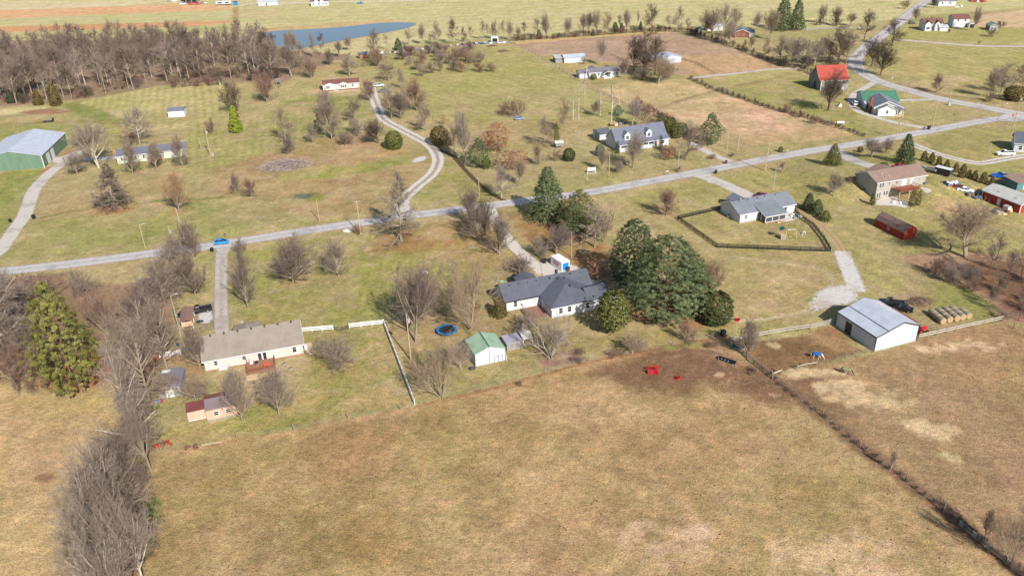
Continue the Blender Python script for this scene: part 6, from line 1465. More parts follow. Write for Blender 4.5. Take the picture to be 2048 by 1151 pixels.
fence('board_fence', 'black four rail board fence enclosing the yard of the screened porch house', [(1443, 419), (1355, 439), (1434, 495.5), (1535, 499), (1600, 502), (1661, 503.5), (1647, 480), (1626, 453), (1610, 442), (1598, 434), (1586, 420)], 2.4, 1.35, .06, (.3, .6, .9, 1.2), FB, FB)
fence('vinyl_fence', 'white three rail vinyl fence beside the right end of the tan roofed ranch', [(603, 664.5), (666.5, 659.5)], 2.3, 1.35, .08, (.4, .78, 1.15), FW, FW, board=.16)
fence('vinyl_fence', 'white three rail vinyl fence running right of the wire gate then down to the pasture', [(699, 656), (768, 648.5), (829.5, 809)], 2.3, 1.35, .08, (.4, .78, 1.15), FW, FW, board=.16)
fence('vinyl_fence', 'short white vinyl fence piece left of the tan roofed ranch', [(320, 715), (362, 709)], 2.0, 1.3, .08, (.4, .78, 1.15), FW, FW, board=.16)
fence('wire_gate', 'dark wire double gate between the two white vinyl fences', [(668, 660), (683, 662), (698, 657)], 1.8, 1.1, .04, (.2, .45, .7, 1.0), FD, FD, board=.05, thick=.02)
fence('paddock_fence', 'grey rail fence along the lawn side of the horse corral', [(1459, 686), (1535.5, 672), (1575, 675-10), (1620, 659)], 3.2, 1.4, .09, (.75, 1.25), FP, FG, board=.2)
fence('paddock_fence', 'pale board gate panels against the left corner of the horse barn', [(1621, 658), (1655, 650), (1667, 645)], 3.4, 1.4, .08, (.3, .55, .8, 1.05, 1.3), FP, FG, board=.07)
fence('paddock_fence', 'grey rail fence from the horse barn past the round bales to the corner', [(1836, 679), (1873, 671), (1911, 662), (1967, 650), (2005, 642)], 3.0, 1.4, .09, (.75, 1.25), FP, FG, board=.2)
fence('paddock_fence', 'short rail fence at the gateway of the grazing paddock', [(1543, 756), (1562, 749)], 3.0, 1.7, .11, (1.1,), FP, FG, board=.25)
fence('paddock_fence', 'rail fence piece behind the blue blanketed horse', [(1593.5, 739.5), (1611, 735), (1633, 731.5)], 2.2, 1.4, .09, (.9,), FP, FG, board=.14)
fence('wire_fence', 'wire corral fence from the blue blanketed horse to the horse barn', [(1633, 731.5), (1654, 727), (1673, 721), (1692, 716), (1712, 712), (1731, 706), (1745, 703.5)], 2.4, 1.4, .06, (.4, .8, 1.2), FP, FWI, wire=True)
fence('paddock_fence', 'dark board fence on the left side of the corral up to the gateway', [(1459, 686), (1480, 702), (1507, 728), (1543, 756)], 2.6, 1.5, .1, (.4, .8, 1.2), FP, FP, board=.14)
fence('paddock_fence', 'short gate and brace posts at the upper pasture corner', [(1423, 677), (1441, 668), (1458, 684)], 2.6, 1.5, .1, (.6, 1.2), FP, FP, board=.1)
fence('wire_fence', 'wire fence dividing the big pasture from the brown paddock', [(1545, 758), (1575, 776), (1645, 832), (1720, 893), (1812, 960), (1887, 1022)], 7.0, 1.55, .09, (.3, .6, .9, 1.2), FP, FWI, jit=.05, wire=True)
fence('board_fence', 'old board fence panels at the bottom right corner', [(1915, 1049), (1960, 1086), (2010, 1126), (2060, 1166), (2110, 1205)], 3.6, 1.4, .1, (.3, .55, .8, 1.05), FD, FG, board=.1, jit=.04)
fence('wire_fence', 'wire fence along the top of the big pasture', [(318, 904), (355, 899), (474, 877), (588, 861), (697, 838), (801, 819), (885, 797), (998, 770), (1178, 723), (1345, 690), (1423, 677)], 8.0, 1.5, .085, (.3, .6, .9, 1.15), FP, FWI, jit=.06, wire=True)
fence('wire_fence', 'fence from the barn corner down the brushy right edge', [(2005, 642), (2048, 672), (2120, 720)], 3.5, 1.3, .07, (.4, .8, 1.2), FD, FWI, wire=True)
fence('field_fence', 'dark old fence beside the stubble field', [(1378, 160), (1434, 183), (1536, 216), (1643, 245), (1728, 273)], 3.5, 1.3, .09, (.5, 1.0), FD, FD, board=.14)
fence('field_fence', 'thin fence between the long green field and the dirt lane', [(1024, 87), (1071, 110), (1184, 179), (1300, 232)], 5.5, 1.2, .08, (.5, 1.0), FD, FWI, wire=True)
fence('field_fence', 'fence on the left side of the long field beside the lane', [(766, 114), (800, 150), (860, 232), (885, 262)], 6, 1.2, .08, (.5, 1.0), FD, FWI, wire=True)
fence('field_fence', 'low fence across the lawn behind the old porch house', [(1222, 112), (1262, 128), (1300, 141)], 4, 1.2, .08, (.5, 1.0), FD, FD, board=.1)
fence('field_fence', 'fence at the foot of the white metal shed', [(1362, 120), (1392, 128), (1428, 148)], 4, 1.2, .08, (.5, 1.0), FD, FD, board=.1)

# ============================================================ POLES
POLEW = mat('pole_wood', (176, 156, 134), rough=.9, var=.12, scale=4); GALV = mat('galvanised', (186, 188, 190), rough=.45, var=.05, metal=.3)
def pole(u, v, vt, label, kind='plain', lean=0, h=None, col=None):
    g = G(u, v); ht = h or hgt(g, vt); e = empty('utility_pole', g, trng.uniform(-.3, .3), label, 'utility pole'); r = .17 if ht > 8.5 else .13
    if kind == 'lamp': r = .09
    MB().bar((0, 0, -.3), (0, 0, ht), r, r*.62, k=8).obj('pole', col or POLEW, e)
    if kind in ('transformer', 'cross'):
        if kind == 'transformer':
            t = MB().bar((.38, 0, ht-1.9), (.38, 0, ht-1.0), .26, k=10).obj('transformer', GALV, e); MB().bar((.38, 0, ht-1.0), (.38, 0, ht-.75), .05, k=6).obj('bushing', mat('ceramic', (120, 90, 80)), t)
        MB().bar((0, 0, ht), (0, 0, ht+.3), .05, k=6).obj('insulator', GALV, e)
    if kind == 'cross':
        MB().box(-.9, .9, -.06, .06, ht-.55, ht-.42).obj('crossarm', POLEW, e)
        for x in (-.8, .8): MB().bar((x, 0, ht-.42), (x, 0, ht-.2), .05, k=6).obj('insulator', GALV, e)
    if kind == 'lamp' or kind == 'light':
        MB().bar((0, 0, ht-.25), (1.2, 0, ht+.15), .05, k=6).obj('lamp_arm', GALV, e)
        MB().box(1.0, 1.6, -.14, .14, ht+.08, ht+.22, .05, .03).obj('lamp_head', GALV, e)
    e.rotation_euler[1] = lean; return e
pole(822, 720, 628, 'tall utility pole with a transformer right of the white vinyl fence', 'transformer')
pole(721.5, 468, 400, 'utility pole rising from the dark red roadside bush', 'cross')
pole(639, 442, 398, 'bare wooden pole above the road, left of the bush pole')
pole(291, 497, 448, 'wooden pole with a side lamp left of the road clump', 'light')
pole(351, 513, 453, 'thin pole with a white transformer at the left of the road clump', 'transformer')
pole(370, 482, 415, 'leaning wooden pole behind the road clump', 'plain', -.04)
pole(421, 310, 257, 'utility pole with transformer right of the mint house', 'transformer')
pole(402, 296, 274, 'short bare pole right of the mint house')
pole(446, 204, 161, 'utility pole with transformer at the edge of the striped meadow', 'transformer')
pole(959, 393, 360, 'short pole near the creek by the road')
pole(362, 673, 590, 'slim yard lamp pole beside the carport', 'lamp', 0, None, GALV)
pole(1143, 515, 464, 'bare wooden pole behind the white storage container')
pole(1218, 353, 305, 'thick wooden pole in front of the dormered house', 'plain')
pole(1174, 362, 345, 'short thin post near the white roadside sign')
pole(1356, 342, 300, 'wooden pole rising from a dry grass clump', 'plain')
pole(1530, 342, 284, 'tall leaning utility pole beside the road, casting a shadow across it', 'cross', .04)
pole(1453, 308, 267, 'left of two wooden poles by the driveway of the dormered house')
pole(1475, 303, 248, 'right of two wooden poles by the driveway of the dormered house')
pole(1547, 379, 337, 'slim yard lamp pole with a single arm near the gravel drive', 'lamp', 0, None, GALV)
pole(1977, 309, 285, 'short pole beside the white pickup')
pole(1683, 285, 246, 'utility pole beside the white tank near the stubble field', 'light')
pole(1792, 277, 239, 'utility pole beside the road below the grey roofed house', 'transformer')
pole(1865, 253, 202, 'tall utility pole at the end of the loop driveway', 'cross')
pole(1897, 210, 170, 'utility pole with a white base box inside the road fork', 'light')
pole(1943, 240, 207, 'slim lamp pole on the grass inside the road fork', 'lamp')
pole(1778, 182, 148, 'utility pole with transformer behind the green roofed garage', 'transformer')
pole(1808, 192, 155, 'thin utility pole beside the road behind the grey roofed house', 'cross')
pole(2027, 252, 191, 'tall utility pole beside the stop sign', 'transformer')
pole(1723, 165, 132, 'thin pole at the inside of the road bend')
pole(1173, 158, 134, 'white lamp pole before the old porch house', 'transformer', 0, None, TRIM)
pole(1886, 62, 35, 'pole right of the brown roofed farmhouse')
pole(756, 4, -12, 'far pole beside the pale lane')

# ============================================================ VEHICLES
TYRE = mat('tyre_rubber', (34, 34, 36), rough=.9); RIM = mat('wheel_rim', (170, 172, 176), rough=.35, metal=.5); CGL = mat('car_glass', (40, 46, 54), rough=.08, spec=.8); HL = mat('headlight', (232, 232, 226), rough=.2); TL = mat('tail_light', (170, 30, 28), rough=.3)
def paint(n, c): return mat(n, c, rough=.28, var=.02, spec=.6)
def loft(secs, m, name, parent, smooth=False):
    """secs: list of (x, [(y,z)...]) closed loops"""
    k = len(secs[0][1]); v = [(x, y, z) for x, lp in secs for y, z in lp]; f = []
    for i in range(len(secs)-1):
        for j in range(k): f.append((i*k+j, i*k+(j+1) % k, (i+1)*k+(j+1) % k, (i+1)*k+j))
    f += [tuple(range(k-1, -1, -1)), tuple((len(secs)-1)*k+j for j in range(k))]
    return MB().add(v, f).obj(name, m, parent)
def sec(w, z0, z1, r=.12, wt=None):
    wt = wt or w*.94; return [(-w*.92, z0), (w*.92, z0), (w, z0+r), (w, z1-r*1.4), (wt, z1), (-wt, z1), (-w, z1-r*1.4), (-w, z0+r)]
def car(kind, name, label, cat, u, v, deg, pm, L=4.4, W=1.8, H=1.5, group=None, g=None):
    e = empty(name, g or G(u, v), R(deg), label, cat, group); hw = W/2; hl = L/2
    bz = H*.62
    if kind == 'pickup':
        prof = [(-hl, .5, H*.50), (-hl*.97, .38, H*.56), (-hl*.1, .32, H*.56), (hl*.42, .32, H*.60), (hl*.93, .36, H*.52), (hl, .42, H*.42)]
        cab = [(-hl*.12, .8, .02), (-hl*.02, .74, 1), (hl*.26, .74, 1), (hl*.50, .8, .02)]
    elif kind == 'hatch':
        prof = [(-hl, .45, H*.52), (-hl*.95, .3, H*.60), (-hl*.2, .26, H*.62), (hl*.4, .26, H*.58), (hl*.88, .3, H*.46), (hl, .38, H*.34)]
        cab = [(-hl*.93, .8, .02), (-hl*.72, .72, .94), (0, .72, 1), (hl*.60, .8, .02)]
    elif kind == 'suv':
        prof = [(-hl, .5, H*.55), (-hl*.96, .34, H*.60), (0, .30, H*.60), (hl*.5, .30, H*.58), (hl*.92, .34, H*.52), (hl, .42, H*.40)]
        cab = [(-hl*.95, .84, .02), (-hl*.84, .78, .96), (hl*.18, .78, 1), (hl*.48, .84, .02)]
    else:
        prof = [(-hl, .42, H*.50), (-hl*.95, .28, H*.58), (-hl*.5, .24, H*.62), (hl*.35, .24, H*.60), (hl*.88, .28, H*.50), (hl, .36, H*.36)]
        cab = [(-hl*.72, .80, .02), (-hl*.40, .70, .96), (hl*.08, .70, 1), (hl*.46, .80, .02)]
    loft([(x, sec(hw, z0, z1)) for x, z0, z1 in prof], pm, 'body', e)
    zb = bz-.08; zt = H-.05
    loft([(x, [(-hw*w_*1.06, zb), (hw*w_*1.06, zb), (hw*w_*(1-.08*t), zb+(zt-zb)*t), (-hw*w_*(1-.08*t), zb+(zt-zb)*t)]) for x, w_, t in cab], CGL, 'cabin_glass', e)
    x0, x1 = cab[1][0], cab[2][0]; MB().box(x0-.05, x1+.05, -hw*.68, hw*.68, zt-.03, H+.02, .08, .06).obj('roof', pm, e, bevel=.02)
    for sy in (-1, 1):
        pil = MB(); pil.bar((cab[1][0], sy*hw*.70, zt), (cab[0][0], sy*hw*.88, zb), .045, k=4); pil.bar((cab[2][0], sy*hw*.70, zt), (cab[3][0], sy*hw*.88, zb), .045, k=4); xm = (x0+x1)/2; pil.bar((xm, sy*hw*.71, zt), (xm, sy*hw*.9, zb), .05, k=4)
        pil.obj('pillars', pm, e)
    if kind == 'pickup':
        MB().box(-hl*.94, -hl*.16, -hw*.8, hw*.8, H*.40, H*.575).obj('bed_liner', BLACK, e)
        for sy in (-1, 1): MB().box(-hl*.97, -hl*.13, sy*hw*.9-.06, sy*hw*.9+.06, H*.5, H*.64).obj('bed_side', pm, e)
        MB().box(-hl*.99, -hl*.94, -hw*.92, hw*.92, H*.36, H*.64).obj('tailgate', pm, e)
    wr = .36 if kind in ('pickup', 'suv') else .31
    for x in (-hl*.62, hl*.64):
        for sy in (-1, 1):
            w_ = MB().bar((x, sy*hw*1.01, wr), (x, sy*(hw-.24), wr), wr, k=14).obj('wheel', TYRE, e); MB().bar((x, sy*hw*1.025, wr), (x, sy*hw*.9, wr), wr*.6, k=10).obj('rim', RIM, w_)
    for sy in (-1, 1):
        MB().box(hl-.16, hl+.01, sy*hw*.72-.18, sy*hw*.72+.18, H*.34, H*.42).obj('headlight', HL, e)
        MB().box(-hl-.015, -hl+.1, sy*hw*.82-.1, sy*hw*.82+.1, H*.42, H*.52).obj('tail_light', TL, e)
    return e
car('hatch', 'parked_car', 'bright blue hatchback stopped on the road by the straight driveway', 'car', 444.5, 487, 10, paint('blue_car_paint', (40, 140, 206)), 4.1, 1.75, 1.5)
car('pickup', 'pickup_truck', 'black pickup truck on the gravel patch behind the carport', 'pickup truck', 400, 624, 202, paint('black_car_paint', (26, 27, 30)), 5.6, 1.95, 1.8)
car('sedan', 'parked_car', 'dark car half hidden left of the carport', 'car', 372, 627, 250, paint('dark_blue_paint', (38, 44, 58)), 4.5, 1.8, 1.45)
car('pickup', 'pickup_truck', 'white pickup truck on the gravel lane at the right edge', 'pickup truck', 2010, 310, 176, paint('white_car_paint', (232, 232, 234)), 5.7, 1.95, 1.8)
car('pickup', 'pickup_truck', 'bright blue truck with a black top parked on the right lawn', 'pickup truck', 2001, 355, 158, paint('deep_blue_paint', (24, 92, 190)), 5.2, 1.9, 1.8)
car('sedan', 'parked_car', 'red car parked behind the brown roofed two storey house', 'car', 1799, 335, 14, paint('red_car_paint', (176, 36, 50)), 4.6, 1.8, 1.4)
car('suv', 'parked_car', 'white car parked beside the green roofed garage', 'car', 1709.5, 209.5, 82, paint('white_car_paint', (232, 232, 234)), 4.6, 1.85, 1.65)
car('suv', 'parked_car', 'pale silver vehicle at the top of the gravel lane, upper of the pair', 'car', 758, 173, 12, paint('pale_silver_paint', (200, 214, 214)), 4.8, 1.85, 1.7)
car('sedan', 'parked_car', 'dark silver car at the top of the gravel lane, lower of the pair', 'car', 768, 184, 14, paint('dark_silver_paint', (96, 100, 116)), 4.6, 1.8, 1.45)
car('suv', 'parked_car', 'small dark vehicle seen from behind at the end of the gravel lane', 'car', 741, 171, 95, paint('brown_grey_paint', (104, 92, 96)), 4.2, 1.8, 1.6)
car('hatch', 'parked_car', 'small blue grey car beside the red brown thicket', 'car', 1039, 239, 5, paint('blue_grey_paint', (132, 158, 190)), 4.1, 1.7, 1.4)
car('sedan', 'parked_car', 'dark red car behind the screened porch house', 'car', 1523, 393, 14, paint('maroon_paint', (120, 40, 70)), 4.5, 1.8, 1.4)
car('pickup', 'pickup_truck', 'black pickup parked behind the horse barn, farther one', 'pickup truck', 1782, 610, 160, paint('black_car_paint', (26, 27, 30)), 5.4, 1.9, 1.8)
car('sedan', 'parked_car', 'black car parked behind the horse barn beside the rust lean to', 'car', 1803, 620, 150, paint('black_car_paint', (26, 27, 30)), 4.6, 1.9, 1.4)
car('sedan', 'parked_car', 'white car with a maroon hood in the junk row beside the red barn', 'car', 1930, 383, -32, paint('white_car_paint', (232, 232, 234)), 4.4, 1.8, 1.4)
car('hatch', 'parked_car', 'maroon wreck in the junk row before the white one', 'car', 1921, 377, -32, paint('maroon_wreck', (122, 66, 62)), 3.6, 1.7, 1.2)
car('pickup', 'pickup_truck', 'blue truck on the far pale lane', 'pickup truck', 721, 8, 8, paint('far_blue_paint', (60, 120, 170)), 5.0, 1.9, 1.8)
car('hatch', 'parked_car', 'dark vehicle at the upper end of the thin meadow near the farmhouse', 'car', 1824, 47.5, 0, paint('dark_blue_paint', (38, 44, 58)), 4.2, 1.8, 1.4)
def at(name, label, cat, u, v, deg=0, group=None): return empty(name, G(u, v), R(deg), label, cat, group)
def wheels(e, xs, hw, r=.33, w=.2):
    for x in xs:
        for sy in (-1, 1):
            o = MB().bar((x, sy*hw, r), (x, sy*(hw-w), r), r, k=12).obj('wheel', TYRE, e); MB().bar((x, sy*(hw+.02), r), (x, sy*(hw-.1), r), r*.55, k=8).obj('rim', RIM, o)
# enclosed trailer
e = at('enclosed_trailer', 'black enclosed cargo trailer with white roof beside the evergreen row', 'trailer', 1885, 350, 128)
MB().box(-2.4, 2.4, -1.05, 1.05, .45, 2.35).obj('body', BLACK, e, bevel=.05); MB().box(-2.42, 2.42, -1.08, 1.08, 2.35, 2.45, .05, .05).obj('roof', TRIM, e); wheels(e, (-.4, .4), 1.12); MB().bar((2.4, 0, .5), (3.7, 0, .45), .07).obj('tongue', DARKTRIM, e)
MB().box(-2.46, -2.4, -.95, .95, .55, 2.2).obj('door', mat('trailer_door', (70, 70, 74), rough=.4), e)
# flatbed trailer in the meadow
e = at('flatbed_trailer', 'small black flatbed trailer alone in the upper left meadow', 'trailer', 98, 244, 8)
MB().box(-1.9, 1.9, -.95, .95, .5, .62).obj('bed', GREYBOARD, e); wheels(e, (-.2, .55), 1.1)
MB().box(1.85, 1.92, -.95, .95, .6, 1.7).obj('ramp', BLACK, e); MB().bar((-1.9, 0, .5), (-3.2, 0, .45), .06).obj('tongue', BLACK, e); MB().box(-1.9, 1.9, -1.0, -.94, .5, .9).obj('rail', BLACK, e)
# boat on trailer behind two storey house
e = at('fishing_boat', 'grey fishing boat on a trailer behind the black cargo trailer', 'boat', 1857, 344, 130)
loft([(-2.3, [(-.7, .8), (.7, .8), (.9, 1.4), (-.9, 1.4)]), (.6, [(-.65, .75), (.65, .75), (.9, 1.45), (-.9, 1.45)]), (2.4, [(-.08, 1.1), (.08, 1.1), (.15, 1.55), (-.15, 1.55)])], mat('boat_hull', (150, 150, 156), rough=.4), 'hull', e); MB().box(-1.9, .8, -.6, .6, 1.38, 1.47).obj('boat_cover', mat('boat_cover', (92, 84, 84)), e); wheels(e, (-.6,), 1.0); MB().box(-2.75, -2.35, -.2, .2, .9, 1.9).obj('outboard_motor', BLACK, e)
# junk row
jr = random.Random(8)
JM = [mat('junk_'+n, c, rough=.6, var=.2) for n, c in (('white', (226, 224, 220)), ('grey', (130, 130, 134)), ('rust', (116, 86, 70)), ('blue', (92, 122, 160)), ('black', (48, 48, 52)), ('tan', (190, 168, 140)), ('red', (164, 60, 52)), ('teal', (120, 160, 156)))]
def junk(name, label, cat, u, v, s, mats, group=None, n=6, deg=0):
    e = at(name, label, cat, u, v, deg, group)
    for i in range(n):
        x, y = jr.uniform(-s, s), jr.uniform(-s*.6, s*.6); a, b2, c2 = jr.uniform(.2, .6)*s, jr.uniform(.15, .45)*s, jr.uniform(.2, .75)*min(s*.7, 1.4); m = MB().box(-a, a, -b2, b2, 0, c2, jr.uniform(0, .3)*a, jr.uniform(0, .3)*b2); z = 0
        o = m.obj('scrap_piece', JM[jr.choice(mats)], e, bevel=.02); o.location = (x, y, z); o.rotation_euler = (0, jr.uniform(-.2, .2), jr.uniform(0, 3))
    return e
junk('loaded_trailer', 'open trailer heaped with mixed junk, nearest the cargo trailer', 'trailer', 1903, 368, 1.9, (0, 3, 4, 6, 5), n=12)
junk('scrap_heap', 'dark heap of scrap between the white wreck and the red barn', 'scrap heap', 1944, 390, 1.8, (2, 4, 4, 1), n=11)
junk('scrap_heap', 'blue grey scrap standing against the corner of the red barn', 'scrap heap', 1953, 395, 1.2, (3, 4, 1), n=7)
junk('scrap_heap', 'patio clutter beneath the red deck', 'patio furniture', 1795, 405, 1.3, (0, 4, 1, 5), n=8)
junk('scrap_heap', 'grey clutter at the left wall of the two storey house', 'clutter', 1728, 378, 1.3, (1, 1, 4), n=6)
junk('grill_set', 'covered grill and seats at the right end of the two storey house', 'grill', 1852, 368, .9, (1, 4), n=4)
junk('patio_clutter', 'blue and grey patio clutter inside the black fence by the white ranch', 'patio furniture', 1590, 434, 1.6, (4, 7, 0, 1), n=10)
junk('toy_pile', 'colourful plastic toys at the foot of the screened porch', 'toys', 1557, 444.5, .8, (6, 3, 6, 5), n=9)
junk('scrap_heap', 'junk around the brown boat behind the dormered house', 'clutter', 1236, 249, 3.0, (2, 5, 4, 1), n=9)
junk('patio_clutter', 'dark clutter beside the patio behind the white house', 'patio furniture', 1206, 566, .9, (4, 1), n=5)
junk('scrap_heap', 'bluish clutter left of the tan roofed ranch, upper heap', 'clutter', 357, 690, .9, (3, 0, 4), n=5)
junk('scrap_heap', 'bluish clutter left of the tan roofed ranch, lower heap', 'clutter', 369, 700, .9, (3, 1), n=4)
junk('scrap_heap', 'blue and red clutter at the foot of the old grey shed', 'clutter', 318, 803, .9, (3, 6), n=5)
for i in range(30):
    u = [768, 784, 798, 816, 826, 838, 846, 858, 866, 872, 880, 888, 896, 904, 914, 922, 930, 938, 946, 952, 958, 966, 974, 980, 988, 996, 1000, 1006, 1012, 1018][i]; v = float(np.interp(u, [768, 800, 870, 950, 1018], [106, 104, 96, 88, 85]))
    if i == 24: continue
    junk('junk_heap', f'heap of pale scrap in the far scrap row, {ORD[i]} from the left', 'junk heap', u, v, jr.uniform(1.4, 2.4), (0, 0, 0, 1, 1, 4, 3, 2 if i < 20 else 0), 'scrap heaps along the top of the long field', n=5)
e = at('box_trailer', 'white box trailer with a dark open end in the scrap row', 'trailer', 990, 87, 0); MB().box(-2.0, 2.0, 0, 5, .6, 3.4).obj('body', TRIM, e); MB().box(-1.5, 1.5, -.05, .02, .8, 2.9).obj('end_shade_panel', BLACK, e); wheels(e, (-1.2, 1.2), 1.3)  # black panel on the solid body paints the shaded inside
e = at('camper_trailer', 'long silver camper trailer at the end of the orange tilled strip', 'camper trailer', 448, 10.5, 5)
MB().box(-6.2, 6.2, -1.2, 1.2, .8, 3.3, .3, .1).obj('body', mat('silver_camper', (190, 192, 200), rough=.35, stripe=('X', 1.2, .2)), e, bevel=.2); wheels(e, (-.6, .6), 1.25); MB().box(-4.6, -1.0, -1.26, -1.18, 1.6, 2.5).obj('window', CGL, e); MB().box(1.4, 4.2, -1.26, -1.18, 1.6, 2.5).obj('window', CGL, e)
e = at('blue_dumpster', 'bright blue dumpster right of the silver camper', 'dumpster', 471.5, 10.5, 5); MB().box(-1.5, 1.5, -1.2, 1.2, .2, 2.6, .1, .1).obj('body', mat('blue_plastic', (36, 120, 200)), e, bevel=.05); MB().box(-1.6, 1.6, -1.3, 1.3, 2.6, 2.75).obj('lid', BLACK, e)
for i, (u, c, s) in enumerate([(366, (230, 230, 232), 'white'), (382, (190, 70, 60), 'red'), (395, (190, 70, 60), 'orange')]):
    car('suv', 'parked_vehicle', f'{s} machine parked before the open machine shed', 'vehicle', u, 9.5, 6, paint('far_'+s, c), 4.4, 2.0, 2.2)
junk('scrap_heap', 'pale equipment right of the machine shed', 'clutter', 408, 7, 2.2, (0, 1, 6), n=7); junk('scrap_heap', 'pale equipment left of the machine shed', 'clutter', 346, 3, 2.6, (0, 1, 5), n=7)
junk('scrap_heap', 'red farm machinery at the top right edge', 'machinery', 1955, 3, 4, (6, 6, 0, 1), n=10); junk('scrap_heap', 'red machine beside the dark green tank shed', 'machinery', 1388, 69, 2, (6, 6, 1), n=5)
junk('scrap_heap', 'white sheeting behind the grey roofed cottage', 'clutter', 1918, 14, 2, (0, 0), n=4)
junk('scrap_heap', 'pale clutter before the two storey garage', 'clutter', 1917, 57, 1.6, (0, 1, 5), n=5)
# tractor and red implement by the horse barn
e = at('small_tractor', 'red tractor behind the horse barn corner', 'tractor', 1842, 664, 15); RD = paint('tractor_red', (196, 30, 38))
MB().box(-.3, 1.3, -.35, .35, .7, 1.25, .08, .05).obj('hood', RD, e, bevel=.05); MB().box(-.9, -.3, -.4, .4, .6, 1.05).obj('seat_platform', RD, e); MB().box(-.8, -.5, -.22, .22, 1.05, 1.5).obj('seat', BLACK, e)
for x, r in ((-.7, .6), (1.0, .36)):
    for sy in (-1, 1): o = MB().bar((x, sy*.75, r), (x, sy*.5, r), r, k=14).obj('wheel', TYRE, e); MB().bar((x, sy*.77, r), (x, sy*.6, r), r*.5, k=8).obj('rim', RD, o)
MB().bar((-1.0, -.4, 1.0), (-1.0, -.4, 2.1), .04).obj('roll_bar', BLACK, e); MB().bar((-1.0, .4, 1.0), (-1.0, .4, 2.1), .04).obj('roll_bar', BLACK, e)

# ============================================================ YARD OBJECTS
# storage container
b = Bd('storage_container', 'white portable storage container with a blue roll up door', 'container', (1123.1, 543.1), 30)
cw = mat('container_white', (236, 236, 238), rough=.5, var=.03, stripe=('X', .5, .06)); b.bx('box', 0, 2.45, 0, 4.9, .12, 2.35, cw); b.bx('roof', -.05, 2.5, -.05, 4.95, 2.35, 2.5, mat('container_roof', (224, 226, 222), rough=.5, stripe=('Y', .8, .12)))
BL = mat('container_blue', (30, 130, 200), rough=.4, stripe=('Z', .25, .15)); b.bx('roll_up_door', .3, 2.15, -.04, .01, .2, 2.15, BL)
for x in (.05, 2.3): b.bx('corner_post', x-.06, x+.16, -.03, .1, 0, 2.35, TRIM)
def letters(txt, size, m, parent, loc, rot, name='lettering', ext=.01, bold=0):
    cu = bpy.data.curves.new(name, 'FONT'); cu.body = txt; cu.size = size; cu.extrude = ext; cu.offset = bold; cu.align_x = 'CENTER'; cu.align_y = 'CENTER'
    t = bpy.data.objects.new(name, cu); COL.objects.link(t); dg = bpy.context.evaluated_depsgraph_get(); me = bpy.data.meshes.new_from_object(t.evaluated_get(dg)); bpy.data.objects.remove(t); bpy.data.curves.remove(cu)
    me.materials.append(m) if not me.materials else me.materials.__setitem__(0, m); o = link(name, me, parent, loc); o.rotation_euler = rot; return o
LR = mat('logo_red', (196, 34, 44)); pan = b.bx('logo_panel', -.03, .0, 1.35, 3.65, 1.05, 1.85, LR); letters('PODS', .66, TRIM, pan, (-.035, 2.5, 1.45), (R(90), 0, R(-90)), bold=.03)
sl_ = b.bx('slogan_strip', -.02, .0, 1.6, 3.3, .80, .88, mat('logo_blue_grey', (120, 140, 170)))
# trampoline
g = G(894, 665); e = empty('trampoline', g, 0, 'round trampoline with a bright blue pad under the bare trees', 'trampoline')
def ring(r0, r1, z0, z1, k=28):
    m = MB(); v = []; f = []
    for i in range(k):
        a = 2*math.pi*i/k
        for r, z in ((r0, z0), (r1, z0), (r1, z1), (r0, z1)): v.append((r*math.cos(a), r*math.sin(a), z))
    for i in range(k):
        j = (i+1) % k
        for q in range(4): f.append((i*4+q, i*4+(q+1) % 4, j*4+(q+1) % 4, j*4+q))
    return m.add(v, f)
ring(1.75, 2.3, .78, .86).obj('pad', mat('trampoline_blue', (34, 112, 176), rough=.5), e); MB().bar((0, 0, .78), (0, 0, .81), 1.76, k=28).obj('jumping_mat', mat('black_mesh', (46, 44, 42)), e)
for i in range(6): a = i*math.pi/3; MB().bar((2.1*math.cos(a), 2.1*math.sin(a), 0), (2.1*math.cos(a), 2.1*math.sin(a), .8), .04).obj('leg', DARKTRIM, e)
# horse gear
RP = mat('red_plastic', (206, 30, 38), rough=.4); RS = paint('feeder_red', (188, 38, 46))
e = at('hay_feeder', 'red steel hay feeder in the big pasture', 'feeder', 1306, 745, -12)
for z in (.15, .4, .65, .9, 1.15): m = MB(); [m.bar(*q) for q in (((-1.0, -.7, z), (1.0, -.7, z), .045), ((1.0, -.7, z), (1.0, .7, z), .045), ((1.0, .7, z), (-1.0, .7, z), .045), ((-1.0, .7, z), (-1.0, -.7, z), .045))]; m.obj('rail', RS, e)
for x in (-1, 1):
    for y in (-.7, .7): MB().bar((x, y, 0), (x, y, 1.25), .06).obj('post', RS, e)
MB().box(-1.0, .1, -.68, -.62, .1, 1.15).obj('panel', mat('dull_red_panel', (150, 58, 66)), e); MB().box(-.95, .95, -.6, .6, .12, .2).obj('tray', RS, e); MB().bar((.5, .2, 1.1), (.5, .2, 1.35), .32, .4, k=12).obj('feed_tub', RP, e)
def tub(name, label, u, v, m, r=.38, h=.42, cat='tub'):
    e = at(name, label, cat, u, v); MB().bar((0, 0, .0), (0, 0, h), r*.8, r, k=14).obj('tub', m, e); MB().bar((0, 0, h-.08), (0, 0, h+.005), r*.86, r*.88, k=14).obj('hollow', mat('tub_inside_shade', (110, 24, 28)) if m is RP else BLACK, e); ring(r*.9, r*1.06, h-.03, h+.03, 14).obj('rim', m, e); return e  # tub is solid, a darker disc on top paints its shaded inside
tub('feed_tub', 'red feed tub on the bare mud right of the red hay feeder', 1356, 757, RP, .45)
tub('feed_tub', 'red feed tub on the lawn right of the rounded dark yew', 1475.5, 641, RP, .5)
tub('feed_tub', 'red bucket beside the dark bins at the pasture corner', 1452, 674, RP, .32)
tub('water_tank', 'blue green water tub beside the corral fence', 1471, 697, mat('teal_plastic', (70, 112, 120)), .7, .6)
